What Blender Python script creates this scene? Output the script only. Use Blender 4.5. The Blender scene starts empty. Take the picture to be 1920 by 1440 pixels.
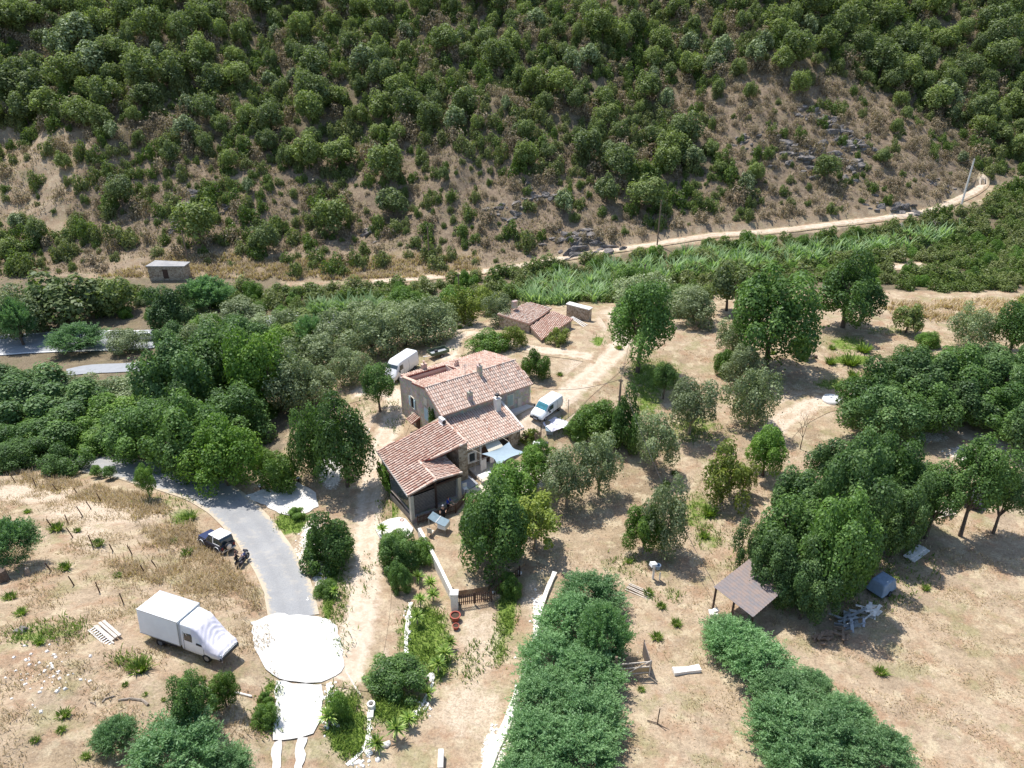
import bpy, bmesh, math, random
import numpy as np
from mathutils import Matrix, Vector
from math import sin, cos, radians, pi, hypot, atan2, degrees, sqrt
random.seed(7)
RNG = np.random.default_rng(11)
SC = bpy.context.scene
COL = SC.collection

# ---------------------------------------------------------------- camera, sky, sun, exposure
CAMH, PITCH, FPX = 45.0, radians(28.0), 1378.0
cam = bpy.data.cameras.new("camera"); camo = bpy.data.objects.new("camera", cam); COL.objects.link(camo)
camo.location = (0, 0, CAMH); camo.rotation_euler = (pi / 2 - PITCH, 0, 0)
cam.sensor_width = 36; cam.lens = FPX / 1920 * 36; cam.clip_start = 0.5; cam.clip_end = 3000
SC.camera = camo
SUN_EL, SUN_DIR = radians(64), (0.62, -0.78)          # shadows fall towards SUN_DIR
w = bpy.data.worlds.new("World"); SC.world = w; w.use_nodes = True
nt = w.node_tree; bg = nt.nodes["Background"]
sky = nt.nodes.new("ShaderNodeTexSky"); sky.sky_type = 'NISHITA'; sky.sun_disc = False
sky.sun_elevation = SUN_EL; sky.sun_rotation = atan2(-SUN_DIR[0], -SUN_DIR[1])
nt.links.new(sky.outputs[0], bg.inputs[0]); bg.inputs[1].default_value = 0.145
sl = bpy.data.lights.new("sun", 'SUN'); sl.energy = 4.3; sl.angle = radians(0.53); sl.color = (1.0, 0.96, 0.9)
so = bpy.data.objects.new("sun", sl); COL.objects.link(so); so.location = (-40, 60, 120)
L = Vector((SUN_DIR[0] * cos(SUN_EL), SUN_DIR[1] * cos(SUN_EL), -sin(SUN_EL)))
so.rotation_euler = L.to_track_quat('-Z', 'Y').to_euler()
vs = SC.view_settings; vs.view_transform = 'Standard'; vs.look = 'None'; vs.exposure = 0.5; vs.gamma = 1; vs.use_curve_mapping = False

# ---------------------------------------------------------------- photo geometry helpers
CT, ST = cos(PITCH), sin(PITCH)
def ray(px, py):
    a = (px - 960) / FPX; b = (py - 720) / FPX
    return np.array([a, CT - b * ST, -ST - b * CT])
def P(px, py, h=0.0):
    d = ray(px, py); t = (CAMH - h) / -d[2]
    return np.array([d[0] * t, d[1] * t, h])
def project(x, y, z):
    zc = y * CT + (CAMH - z) * ST; yc = (z - CAMH) * CT + y * ST
    return 960 + FPX * x / zc, 720 - FPX * yc / zc, zc

# ---------------------------------------------------------------- terrain
def tps_fit(pts):
    p = np.array([q[:2] for q in pts]) / 50.0; v = np.array([q[2] for q in pts]); n = len(p)
    d = np.linalg.norm(p[:, None] - p[None], axis=2); K = np.where(d > 0, d * d * np.log(d + 1e-12), 0) + np.eye(n) * 0.002
    Q = np.hstack([np.ones((n, 1)), p]); A = np.zeros((n + 3, n + 3)); A[:n, :n] = K; A[:n, n:] = Q; A[n:, :n] = Q.T
    s = np.linalg.solve(A, np.concatenate([v, np.zeros(3)])); return p, s
CP = [(340,1215,4.5),(250,1190,4.9),(430,1230,4.1),(100,1150,5.0),(40,1400,7),(230,1400,5.6),(400,1400,4.3),(560,1400,3.0),(560,1220,2.0),(545,1150,1.3),
 (530,1050,0.2),(430,950,-0.9),(300,890,-1.9),(150,868,-2.7),(0,900,-1.2),(100,955,0.6),(250,1000,1.2),(20,1020,2.6),(400,1030,-0.2),(330,1090,2.4),
 (655,1180,0.9),(665,1090,0.1),(690,1000,-0.9),(690,920,-1.0),(700,860,-0.6),(740,770,0.0),(590,930,-1.2),(620,860,-0.6),(900,868,-0.15),(850,925,-0.15),
 (750,690,0.3),(830,665,0.8),(975,762,2.3),(1025,790,2.1),(1010,832,0.9),(1050,870,-0.1),(1085,735,1.9),(1000,620,1.4),(1080,610,1.5),(1165,620,1.3),(1200,700,1.2),
 (1060,960,-0.7),(1100,870,-0.2),(1230,800,0.4),(1000,940,-0.5),(860,1040,-0.3),(760,1060,-1.1),(800,1110,-1.1),(880,1160,-0.45),(960,1120,-0.45),(1000,1085,-0.3),
 (850,1260,0.0),(850,1390,0.9),(1000,1400,1.0),(1300,1400,0.9),(1300,1050,-0.3),(1400,900,0),(1700,1300,0.5),(1900,1400,1),(1500,720,0.6),(1800,620,0.8),
 (1900,800,1.0),(1650,900,0.2),(1350,620,0.9),(1500,560,0.0),(400,800,-2.2),(560,790,-1.2),(600,720,-0.8),(200,800,-3.4),(0,780,-3.6),(200,695,-4.2),(200,645,-5.2),(0,700,-5),(0,640,-5.5),
 (480,600,-5),(700,600,-3),(850,575,-2.2),(1000,560,-2.5),(1200,530,-2.5),(1500,490,-1.5),(1800,440,-0.5),(1900,560,0.3)]
TRK = [(170,522,-3.5),(400,528,-3.5),(740,527,-3.2),(860,516,-2.8),(980,498,-2.2),(1100,476,-1.2),(1240,456,-0.2),(1330,441,0.4),(1480,430,1.2),(1640,411,2.2),(1700,403,2.6),(1760,390,3.0),(1820,363,3.6),(1840,350,4.0)]
tp = [P(*t) for t in TRK]; pts = [tuple(P(*t)) for t in CP] + [tuple(t) for t in tp]
pts += [(-90,50,1),(-110,90,-3),(-130,120,-4),(60,35,1.5),(100,60,2),(150,120,2.5),(150,180,3.5),(-60,10,9),(0,10,3),(60,0,2.5)]
TP, TS = tps_fit(pts)
TX = np.array([-220] + [t[0] for t in tp] + [260]); TY = np.array([126] + [t[1] for t in tp] + [tp[-1][1] + 40])
def wob(x, y, s, seed, n=5):
    r = np.random.default_rng(seed); o = 0
    for i in range(n):
        a = r.uniform(0, 2 * pi); k = 2 * pi / s * r.uniform(0.7, 1.6); o = o + np.sin(k * (x * cos(a) + y * sin(a)) + r.uniform(0, 6.28))
    return o / sqrt(n)
def H(x, y):
    x = np.asarray(x, float); y = np.asarray(y, float)
    yt = np.interp(x, TX, TY); ye = np.minimum(y, yt)
    q = np.stack([np.broadcast_to(x, ye.shape).ravel(), ye.ravel()], 1) / 50.0
    q[:, 0] = np.clip(q[:, 0], -3.2, 3.6); q[:, 1] = np.clip(q[:, 1], -0.1, 9)
    out = np.empty(len(q))
    for i in range(0, len(q), 20000):
        d2 = ((q[i:i + 20000, None] - TP[None]) ** 2).sum(2)
        out[i:i + 20000] = (np.where(d2 > 0, 0.5 * d2 * np.log(d2 + 1e-20), 0)) @ TS[:len(TP)] + TS[len(TP)] + q[i:i + 20000] @ TS[len(TP) + 1:]
    z = np.clip(out.reshape(ye.shape), -9, 12)
    d = np.maximum(y - yt - 2.0, 0)
    wsh = np.interp(x, [-90, -60, -10, 15, 40], [14, 16, 14, 2, 0.5])
    e = d - wsh; sp = np.where(e > 12, e, 3 * np.log1p(np.exp(np.clip(e / 3, -30, 30))))
    hill = 0.16 * np.minimum(d, wsh) + 0.56 * sp * (d > 0)
    k = np.clip(d / 45, 0, 1)
    hill = hill + k * (2.6 * wob(x, y, 60, 3) + 0.9 * wob(x, y, 22, 4)) + np.clip(d / 12, 0, 1) * 0.3 * wob(x, y, 9, 5)
    leftk = np.clip((-14 - x) / 8, 0, 1) * np.clip((66 - y) / 12, 0, 1)
    return z + hill * (d > 0) + leftk * 0.10 * wob(x, y, 5, 8) + 0.03 * wob(x, y, 6, 9)
def Hs(x, y): return float(H(np.array([x]), np.array([y]))[0])
def at(px, py, dz=0.0):
    """point of the terrain seen at a photo pixel"""
    d = ray(px, py); t = np.linspace(25, 420, 800); z = CAMH + d[2] * t; g = H(d[0] * t, d[1] * t) + dz
    i = int(np.argmax(z <= g)); i = max(i, 1) if (z <= g).any() else len(t) - 1
    a, b = t[i - 1], t[i]
    tt = np.linspace(a, b, 40); z = CAMH + d[2] * tt; g = H(d[0] * tt, d[1] * tt) + dz
    j = int(np.argmax(z <= g)) if (z <= g).any() else 39
    q = tt[j]; return Vector((d[0] * q, d[1] * q, CAMH + d[2] * q))
def slope_mat(x, y, head, tilt=1.0):
    e = 1.5; gx = (Hs(x + e, y) - Hs(x - e, y)) / (2 * e) * tilt; gy = (Hs(x, y + e) - Hs(x, y - e)) / (2 * e) * tilt
    n = Vector((-gx, -gy, 1)).normalized(); f = Vector((cos(head), sin(head), 0)); f = (f - n * f.dot(n)).normalized(); s = n.cross(f)
    return Matrix(((f.x, s.x, n.x), (f.y, s.y, n.y), (f.z, s.z, n.z)))
def inpoly(poly, x, y):
    x = np.asarray(x, float); y = np.asarray(y, float); c = np.zeros(x.shape, bool); n = len(poly); j = n - 1
    for i in range(n):
        xi, yi = poly[i]; xj, yj = poly[j]
        c ^= ((yi > y) != (yj > y)) & (x < (xj - xi) * (y - yi) / (yj - yi + 1e-12) + xi); j = i
    return c

# ---------------------------------------------------------------- materials
class NT:
    def __init__(s, name):
        s.m = bpy.data.materials.new(name); s.m.use_nodes = True; s.t = s.m.node_tree; s.t.nodes.clear()
        s.out = s.t.nodes.new('ShaderNodeOutputMaterial')
    def n(s, typ, **k):
        nd = s.t.nodes.new(typ)
        for a, v in k.items(): setattr(nd, a, v)
        return nd
    def l(s, a, b): s.t.links.new(a, b)
    def val(s, sock, v):
        if hasattr(v, 'is_linked') or isinstance(v, bpy.types.NodeSocket): s.l(v, sock)
        else: sock.default_value = v
    def noise(s, vec, scale, detail=4, rough=.6, off=None):
        nd = s.n('ShaderNodeTexNoise'); nd.inputs['Scale'].default_value = scale; nd.inputs['Detail'].default_value = detail; nd.inputs['Roughness'].default_value = rough
        if off is not None:
            vm = s.n('ShaderNodeVectorMath', operation='ADD'); s.l(vec, vm.inputs[0]); vm.inputs[1].default_value = (off, off * 1.7, off * .3); vec = vm.outputs[0]
        s.l(vec, nd.inputs['Vector']); return nd.outputs['Fac']
    def ramp(s, fac, stops, interp='LINEAR'):
        nd = s.n('ShaderNodeValToRGB'); nd.color_ramp.interpolation = interp; e = nd.color_ramp.elements
        while len(e) < len(stops): e.new(0.5)
        for q, (p, c) in zip(e, stops): q.position = p; q.color = (*c, 1) if len(c) == 3 else c
        s.l(fac, nd.inputs[0]); return nd.outputs[0]
    def mix(s, fac, a, b, mode='MIX'):
        nd = s.n('ShaderNodeMix', data_type='RGBA', blend_type=mode); s.val(nd.inputs[0], fac)
        for sk, v in ((nd.inputs[6], a), (nd.inputs[7], b)):
            if isinstance(v, tuple) and len(v) == 3: v = (*v, 1)
            s.val(sk, v)
        return nd.outputs[2]
    def math(s, op, a, b=0.0, clamp=False):
        nd = s.n('ShaderNodeMath', operation=op, use_clamp=clamp); s.val(nd.inputs[0], a); s.val(nd.inputs[1], b); return nd.outputs[0]
    def attr(s, name): return s.n('ShaderNodeAttribute', attribute_name=name).outputs['Fac']
    def step(s, x, lo, hi):
        nd = s.n('ShaderNodeMapRange', interpolation_type='SMOOTHSTEP'); s.l(x, nd.inputs[0]); nd.inputs[1].default_value = lo; nd.inputs[2].default_value = hi; return nd.outputs[0]
    def pos(s): return s.n('ShaderNodeNewGeometry').outputs['Position']
    def obj(s): return s.n('ShaderNodeTexCoord').outputs['Object']
    def surf(s, col, rough=.9, metal=0.0, bump=None, bstr=.3, bdist=.05, spec=.3, coat=0):
        b = s.n('ShaderNodeBsdfPrincipled'); s.val(b.inputs['Base Color'], col if not isinstance(col, tuple) else (*col, 1)[:4])
        s.val(b.inputs['Roughness'], rough); b.inputs['Metallic'].default_value = metal; b.inputs['Specular IOR Level'].default_value = spec; b.inputs['Coat Weight'].default_value = coat
        if bump is not None:
            bp = s.n('ShaderNodeBump'); bp.inputs['Strength'].default_value = bstr; bp.inputs['Distance'].default_value = bdist; s.l(bump, bp.inputs['Height']); s.l(bp.outputs[0], b.inputs['Normal'])
        s.l(b.outputs[0], s.out.inputs[0]); return s.m

def ground_color(t):
    p = t.pos()
    a = t.noise(p, .12, 5, .62); b = t.noise(p, 1.1, 5, .7, 3.1); c = t.noise(p, 5.5, 4, .75, 9.0); e = t.noise(p, .45, 4, .6, 21.)
    base = t.ramp(a, [(.3, (.255, .19, .12)), (.45, (.385, .295, .195)), (.56, (.445, .345, .24)), (.7, (.30, .23, .16))])
    base = t.mix(t.step(e, .45, .68), base, (.36, .24, .155))                       # reddish straw
    base = t.mix(t.math('MULTIPLY', t.step(b, .48, .66), .7), base, (.29, .22, .15))     # darker soil / straw litter
    base = t.mix(t.math('MULTIPLY', t.step(t.noise(p, .7, 3, .6, 40.), .50, .66), .7), base, (.53, .44, .30))  # pale straw
    grn = t.math('MULTIPLY', t.step(t.noise(p, .33, 4, .7, 60.), .50, .66), .6)
    base = t.mix(grn, base, (.26, .245, .12))
    sp = t.math('MULTIPLY', t.step(t.noise(p, 2.6, 5, .8, 77.), .58, .70), .7); base = t.mix(sp, base, (.22, .165, .11)); sq = t.math('MULTIPLY', t.step(t.noise(p, 3.3, 5, .8, 91.), .60, .72), .6); base = t.mix(sq, base, (.66, .60, .52))
    g = t.step(t.math('ADD', t.attr('green'), t.math('MULTIPLY', t.math('SUBTRACT', b, .5), 1.3)), .35, .75)
    gcol = t.ramp(c, [(.3, (.07, .12, .022)), (.5, (.14, .21, .04)), (.72, (.27, .30, .09))])
    base = t.mix(g, base, gcol)
    hl = t.ramp(b, [(.3, (.095, .07, .05)), (.48, (.19, .14, .10)), (.58, (.26, .20, .14)), (.72, (.33, .26, .19))])
    hl = t.mix(t.math('MULTIPLY', t.step(t.noise(p, 1.9, 6, .8, 55.), .5, .62), .6), hl, (.13, .11, .075)); hl = t.mix(t.math('MULTIPLY', t.step(t.noise(p, 2.3, 6, .8, 66.), .60, .68), .7), hl, (.40, .36, .32))
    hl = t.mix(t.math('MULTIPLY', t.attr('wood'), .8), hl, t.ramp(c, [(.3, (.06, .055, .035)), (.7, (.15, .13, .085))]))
    hl = t.mix(t.math('MULTIPLY', t.step(e, .5, .65), .6), hl, (.23, .19, .11))
    base = t.mix(t.math('MULTIPLY', t.attr('hill'), .92), base, hl)
    d = t.step(t.math('ADD', t.attr('dirt'), t.math('MULTIPLY', t.math('SUBTRACT', b, .5), .7)), .3, .7)
    dc = t.ramp(c, [(.3, (.46, .365, .265)), (.6, (.58, .475, .36)), (.75, (.50, .395, .29))])
    base = t.mix(d, base, dc)
    wv = t.step(t.math('ADD', t.attr('white'), t.math('MULTIPLY', t.math('SUBTRACT', c, .5), .9)), .4, .6)
    base = t.mix(wv, base, (.80, .74, .66))
    base = t.mix(1.0, base, t.ramp(c, [(.28, (.60, .60, .60)), (.5, (.98, .98, .98)), (.75, (1.2, 1.2, 1.2))]), 'MULTIPLY')
    base = t.mix(.8, base, t.ramp(t.noise(p, 17, 3, .7, 5.), [(.3, (.66, .64, .62)), (.5, (1, 1, 1)), (.7, (1.15, 1.15, 1.15))]), 'MULTIPLY')
    bump = t.math('ADD', t.math('MULTIPLY', b, .8), t.math('MULTIPLY', c, .5))
    return base, bump, b
def mat_ground():
    t = NT("dry_ground"); c, b, _ = ground_color(t); return t.surf(c, .95, bump=b, bstr=.7, bdist=.22, spec=.1)
def mat_track():
    t = NT("track_dirt"); c, b, bn = ground_color(t); p = t.pos()
    e = t.attr('edge'); ru = t.attr('rut')
    tc = t.ramp(t.noise(p, 4, 4, .7, 2.), [(.3, (.50, .40, .30)), (.6, (.62, .52, .41)), (.8, (.70, .61, .51))])
    mid = t.math('MULTIPLY', t.math('SUBTRACT', 1.0, ru), t.step(t.noise(p, .8, 4, .7, 31.), .40, .62))
    tc = t.mix(t.math('MULTIPLY', mid, .75), tc, (.40, .30, .205))
    k = t.step(t.math('ADD', e, t.math('MULTIPLY', t.math('SUBTRACT', bn, .5), 1.1)), .35, .72)
    return t.surf(t.mix(k, tc, c), .95, bump=b, bstr=.4, bdist=.12, spec=.1)
def simple(name, col, rough=.8, metal=0, var=.25, scale=2.0, bump=0.0, spec=.3, obj=False, coat=0):
    t = NT(name); p = t.obj() if obj else t.pos(); n = t.noise(p, scale, 5, .65); lo = tuple(c * (1 - var) for c in col); hi = tuple(min(1, c * (1 + var)) for c in col)
    return t.surf(t.ramp(n, [(.3, lo), (.7, hi)]), rough, metal, bump=n if bump else None, bstr=bump, spec=spec, coat=coat)
def leaf(name, dark, mid, light, trans=.35, hue2=None):
    t = NT(name); r = t.attr('r'); oi = t.n('ShaderNodeObjectInfo'); big = t.noise(t.pos(), .045, 3, .6, 7.)
    c = t.ramp(r, [(0, dark), (.5, mid), (1, light)])
    if hue2: c = t.mix(t.math('MULTIPLY', t.step(t.math('ADD', t.math('MULTIPLY', oi.outputs['Random'], .5), t.math('MULTIPLY', big, 1.0)), .5, .95), .75), c, t.ramp(r, [(0, tuple(q * .55 for q in hue2)), (.6, hue2), (1, tuple(q * 1.4 for q in hue2))]))
    v = t.math('ADD', .62, t.math('MULTIPLY', t.math('ADD', oi.outputs['Random'], big), .42)); hs = t.n('ShaderNodeHueSaturation'); t.l(v, hs.inputs['Value']); t.l(c, hs.inputs['Color']); c = hs.outputs[0]
    d = t.n('ShaderNodeBsdfDiffuse'); t.l(c, d.inputs[0]); tr = t.n('ShaderNodeBsdfTranslucent')
    t.l(t.mix(1.0, c, (1.0, 1.15, .55), 'MULTIPLY'), tr.inputs[0]); g = t.n('ShaderNodeBsdfGlossy'); g.inputs['Roughness'].default_value = .5; g.inputs[0].default_value = (.6, .65, .7, 1)
    m = t.n('ShaderNodeMixShader'); m.inputs[0].default_value = trans; t.l(d.outputs[0], m.inputs[1]); t.l(tr.outputs[0], m.inputs[2])
    m2 = t.n('ShaderNodeMixShader'); m2.inputs[0].default_value = .025; t.l(m.outputs[0], m2.inputs[1]); t.l(g.outputs[0], m2.inputs[2]); t.l(m2.outputs[0], t.out.inputs[0]); return t.m
def mat_tile(name, stops):
    t = NT(name); c = t.ramp(t.attr('r'), stops); n = t.noise(t.pos(), 3.5, 5, .75); n2 = t.noise(t.pos(), .5, 4, .6, 4.)
    c = t.mix(1.0, c, t.ramp(n, [(.3, (.62, .60, .58)), (.55, (1, 1, 1)), (.75, (1.2, 1.2, 1.2))]), 'MULTIPLY')
    c = t.mix(t.math('MULTIPLY', t.step(n2, .55, .75), .45), c, (.40, .33, .27)); return t.surf(c, .9, spec=.15)
def mat_wall():
    t = NT("stone_render"); p = t.obj(); n = t.noise(p, .7, 6, .75); n2 = t.noise(p, 5, 4, .7, 3.); vo = t.n('ShaderNodeTexVoronoi'); vo.inputs['Scale'].default_value = 3.2; t.l(p, vo.inputs['Vector'])
    c = t.ramp(n, [(.3, (.30, .25, .21)), (.5, (.44, .385, .325)), (.7, (.56, .50, .43))]); c = t.mix(.45, c, t.ramp(n2, [(.3, (.25, .21, .17)), (.7, (.62, .55, .46))]))
    c = t.mix(.25, c, vo.outputs['Color'], 'SOFT_LIGHT'); return t.surf(c, .95, bump=n2, bstr=.5, bdist=.05)
def mat_stone():
    t = NT("rubble_stone"); p = t.obj(); vo = t.n('ShaderNodeTexVoronoi'); vo.inputs['Scale'].default_value = 4.; t.l(p, vo.inputs['Vector'])
    ve = t.n('ShaderNodeTexVoronoi', feature='DISTANCE_TO_EDGE'); ve.inputs['Scale'].default_value = 4.; t.l(p, ve.inputs['Vector'])
    sx = t.n('ShaderNodeSeparateColor'); t.l(vo.outputs['Color'], sx.inputs[0])
    c = t.ramp(sx.outputs[0], [(0, (.22, .16, .11)), (.5, (.36, .28, .20)), (1, (.50, .42, .33))]); c = t.mix(t.step(ve.outputs[0], .0, .06), (.46, .41, .34), c)
    return t.surf(c, .95, bump=ve.outputs[0], bstr=.5, bdist=.04)
def mat_rock():
    t = NT("grey_rock"); p = t.pos(); n = t.noise(p, .9, 7, .75); n2 = t.noise(p, 3.5, 5, .7, 8.)
    c = t.ramp(n, [(.32, (.07, .065, .065)), (.5, (.20, .185, .175)), (.68, (.36, .32, .29))]); c = t.mix(t.step(n2, .55, .7), c, (.36, .25, .17)); return t.surf(c, .9, bump=n2, bstr=1, bdist=.3)
def mat_asphalt():
    t = NT("old_asphalt"); p = t.pos(); n = t.noise(p, .35, 5, .6); n2 = t.noise(p, 9, 4, .8); e = t.attr('edge')
    c = t.ramp(n, [(.3, (.26, .265, .27)), (.7, (.34, .34, .335))]); c = t.mix(.6, c, t.ramp(n2, [(.3, (.22, .22, .225)), (.7, (.40, .40, .395))]))
    wv = t.step(t.math('ADD', e, t.math('MULTIPLY', t.math('SUBTRACT', t.noise(p, 2.2, 4, .7, 7.), .5), .9)), .74, .95)
    c = t.mix(t.math('MULTIPLY', t.step(t.noise(p, .9, 5, .7, 13.), .5, .68), .45), c, (.46, .42, .36)); c = t.mix(t.math('MULTIPLY', t.attr('rut'), .25), c, (.20, .20, .205)); c = t.mix(t.math('MULTIPLY', t.step(t.noise(p, .55, 3, .6, 23.), .6, .64), .35), c, (.24, .24, .245))
    return t.surf(t.mix(wv, c, (.50, .42, .31)), .85, bump=n2, bstr=.2, bdist=.02)
def mat_concrete():
    t = NT("pale_concrete"); p = t.pos(); n = t.noise(p, .5, 6, .65); n2 = t.noise(p, 6, 5, .75)
    vo = t.n('ShaderNodeTexVoronoi', feature='DISTANCE_TO_EDGE'); vo.inputs['Scale'].default_value = .28
    wv = t.n('ShaderNodeVectorMath', operation='ADD'); nz = t.n('ShaderNodeTexNoise'); nz.inputs['Scale'].default_value = 1.2; t.l(p, nz.inputs['Vector']); t.l(p, wv.inputs[0]); t.l(nz.outputs['Color'], wv.inputs[1]); t.l(wv.outputs[0], vo.inputs['Vector'])
    c = t.ramp(n, [(.3, (.56, .53, .48)), (.6, (.68, .655, .61))]); c = t.mix(.4, c, t.ramp(n2, [(.3, (.50, .46, .41)), (.6, (.70, .68, .65))]))
    c = t.mix(t.math('MULTIPLY', t.step(vo.outputs[0], .012, .0), .5), c, (.42, .38, .33)); return t.surf(c, .9, bump=n2, bstr=.2, bdist=.02)
def mat_corr(name, c1, c2, scale):
    t = NT(name); n = t.noise(t.obj(), scale, 6, .75); return t.surf(t.ramp(n, [(.35, c1), (.62, c2)]), .7, .1, bump=n, bstr=.2)

M = {}
M['ground'] = mat_ground(); M['track'] = mat_track(); M['asphalt'] = mat_asphalt(); M['concrete'] = mat_concrete()
M['oak'] = leaf("oak_leaves", (.044, .090, .022), (.096, .176, .042), (.20, .32, .085), .4)
M['oak2'] = leaf("bluish_oak_leaves", (.036, .078, .022), (.096, .170, .052), (.22, .32, .115), .38)
M['olive'] = leaf("olive_leaves", (.11, .145, .065), (.200, .245, .115), (.37, .42, .24), .3)
M['mimosa'] = leaf("mimosa_leaves", (.040, .105, .034), (.105, .220, .082), (.27, .42, .19), .4)
M['green'] = leaf("bright_leaves", (.060, .125, .016), (.125, .225, .036), (.25, .37, .075), .42)
M['yellow'] = leaf("yellow_green_leaves", (0.10, 0.135, 0.022), (0.20, 0.255, 0.045), (0.35, 0.39, 0.08), .4)
M['hilltree'] = leaf("cork_oak_leaves", (.078, .112, .042), (.17, .22, .085), (.31, .365, .16), .42, (.215, .26, .075))
M['maquis'] = leaf("maquis_leaves", (.062, .108, .020), (.135, .205, .038), (.24, .325, .078), .42, (.20, .205, .09))
M['dryscrub'] = leaf("dry_scrub", (0.165, 0.127, 0.083), (0.275, 0.215, 0.138), (0.418, 0.330, 0.220), .2)
M['reed'] = leaf("reed_leaves", (.12, .20, .07), (.24, .34, .15), (.42, .52, .29), .4)
M['weed'] = leaf("weed_leaves", (.08, .135, .022), (.16, .245, .04), (.28, .36, .08), .35)
M['drygrass'] = leaf("dry_grass", (.28, .20, .12), (.46, .345, .215), (.66, .54, .38), .3)
M['yucca'] = leaf("yucca_leaves", (.09, .17, .03), (.24, .36, .07), (.48, .56, .18), .3)
M['bark'] = simple("bark", (.12, .09, .07), .95, var=.4, scale=6, bump=.5)
M['palebark'] = simple("pale_bark", (.30, .25, .20), .95, var=.35, scale=6, bump=.5)
M['wall'] = mat_wall(); M['stone'] = mat_stone(); M['rock'] = mat_rock()
M['tile'] = mat_tile("sun_bleached_tiles", [(0, (.46, .29, .22)), (.2, (.60, .42, .33)), (.45, (.68, .51, .415)), (.8, (.75, .62, .52)), (1, (.52, .43, .37))])
M['redtile'] = mat_tile("red_tiles", [(0, (.48, .29, .22)), (.4, (.61, .42, .33)), (.8, (.69, .52, .42)), (1, (.57, .43, .35))])
M['undertile'] = simple("tile_channels", (.26, .09, .07), .95, var=.3, scale=3)
M['white'] = simple("white_paint", (.80, .80, .80), .35, var=.04, scale=1, spec=.5, obj=True, coat=.3)
M['whitedull'] = simple("white_lacquer_box", (.80, .80, .79), .6, var=.05, scale=1.5, obj=True)
M['sheet'] = simple("pale_cloth", (.74, .70, .76), .9, var=.07, scale=3, obj=True)
M['cream'] = simple("cream_render", (.62, .56, .46), .9, var=.15, scale=3)
M['whitewash'] = simple("whitewashed_stone", (.78, .74, .68), .9, var=.18, scale=3, bump=.4)
M['glass'] = simple("window_glass", (.03, .045, .05), .08, var=.1, spec=.9, obj=True)
M['tealglass'] = simple("windscreen_glass", (.06, .22, .26), .08, var=.3, scale=2, spec=.9, obj=True)
M['rubber'] = simple("rubber", (.025, .025, .025), .8, var=.2); M['rim'] = simple("grey_rim", (.32, .32, .33), .4, .5, var=.2, obj=True)
M['darkplastic'] = simple("dark_plastic", (.035, .035, .04), .5, var=.2); M['navy'] = simple("navy_paint", (.018, .028, .09), .35, var=.2, spec=.5, obj=True, coat=.2); M['blackpaint'] = simple("black_paint", (.035, .033, .045), .5, var=.3, obj=True)
M['steel'] = simple("galvanised_steel", (.42, .44, .46), .45, .6, var=.2, obj=True); M['chrome'] = simple("bare_metal", (.5, .5, .52), .3, .9, var=.1, obj=True)
M['wood'] = simple("weathered_wood", (.24, .17, .12), .9, var=.35, scale=5, obj=True); M['darkwood'] = simple("dark_wood", (.085, .05, .038), .85, var=.3, scale=5, obj=True); M['greywood'] = simple("bleached_wood", (.55, .49, .42), .9, var=.25, scale=5, obj=True)
M['slat'] = simple("grey_slats", (.30, .25, .22), .8, var=.25, scale=4, obj=True); M['dark'] = simple("painted_interior_shade", (.02, .018, .016), .9, var=.2)  # 'dark': near-black colour stands in for the shade of unlit interiors
M['shutter'] = simple("pale_blue_shutter", (.46, .58, .60), .7, var=.12, scale=4, obj=True); M['greenshutter'] = simple("grey_green_shutter", (.42, .50, .44), .7, var=.12, scale=4, obj=True)
M['sail'] = simple("blue_grey_sailcloth", (.31, .39, .44), .8, var=.06, scale=3, obj=True); M['awning'] = simple("cream_canvas", (.66, .63, .52), .85, var=.08, scale=3, obj=True)
M['terracotta'] = simple("terracotta", (.36, .09, .06), .7, var=.2, scale=6, obj=True); M['soil'] = simple("dark_soil", (.07, .045, .03), .95, var=.3, scale=6)
M['paving'] = simple("pale_paving", (.60, .52, .43), .9, var=.18, scale=1.6, bump=.3)
M['greypave'] = simple("grey_paving", (.34, .35, .37), .9, var=.15, scale=2)
M['rust'] = mat_corr("rusty_corrugated", (.17, .165, .175), (.26, .195, .165), 1.6)
M['undertile2'] = simple("pale_tile_channels", (.50, .31, .24), .95, var=.3, scale=3); M['greysheet'] = mat_corr("grey_corrugated", (.24, .24, .245), (.36, .35, .34), .8)
M['tarp'] = simple("blue_grey_tarp", (.20, .27, .36), .6, var=.2, scale=3, obj=True); M['solar'] = simple("grey_blue_lid", (.20, .27, .31), .35, var=.15, scale=3, spec=.6, obj=True)
M['blue'] = simple("blue_cotton", (.03, .06, .35), .9, var=.2); M['blackcloth'] = simple("black_cloth", (.02, .02, .025), .9, var=.2); M['skin'] = simple("skin", (.48, .29, .21), .6, var=.08); M['greyhair'] = simple("grey_hair", (.42, .42, .44), .9, var=.15, scale=30); M['brownhair'] = simple("brown_hair", (.10, .05, .035), .9, var=.2, scale=30)
M['pinkcloth'] = simple("pale_pink_cotton", (.55, .38, .36), .9, var=.15); M['whitecloth'] = simple("white_cotton", (.75, .73, .76), .9, var=.06); M['redlens'] = simple("red_lens", (.28, .02, .02), .3, var=.1); M['lamp'] = simple("headlamp_glass", (.55, .58, .60), .15, var=.1, spec=.8)
M['mark'] = simple("road_marking", (.75, .75, .73), .8, var=.1); M['greenplastic'] = simple("green_netting", (.10, .13, .08), .9, var=.3)

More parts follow.
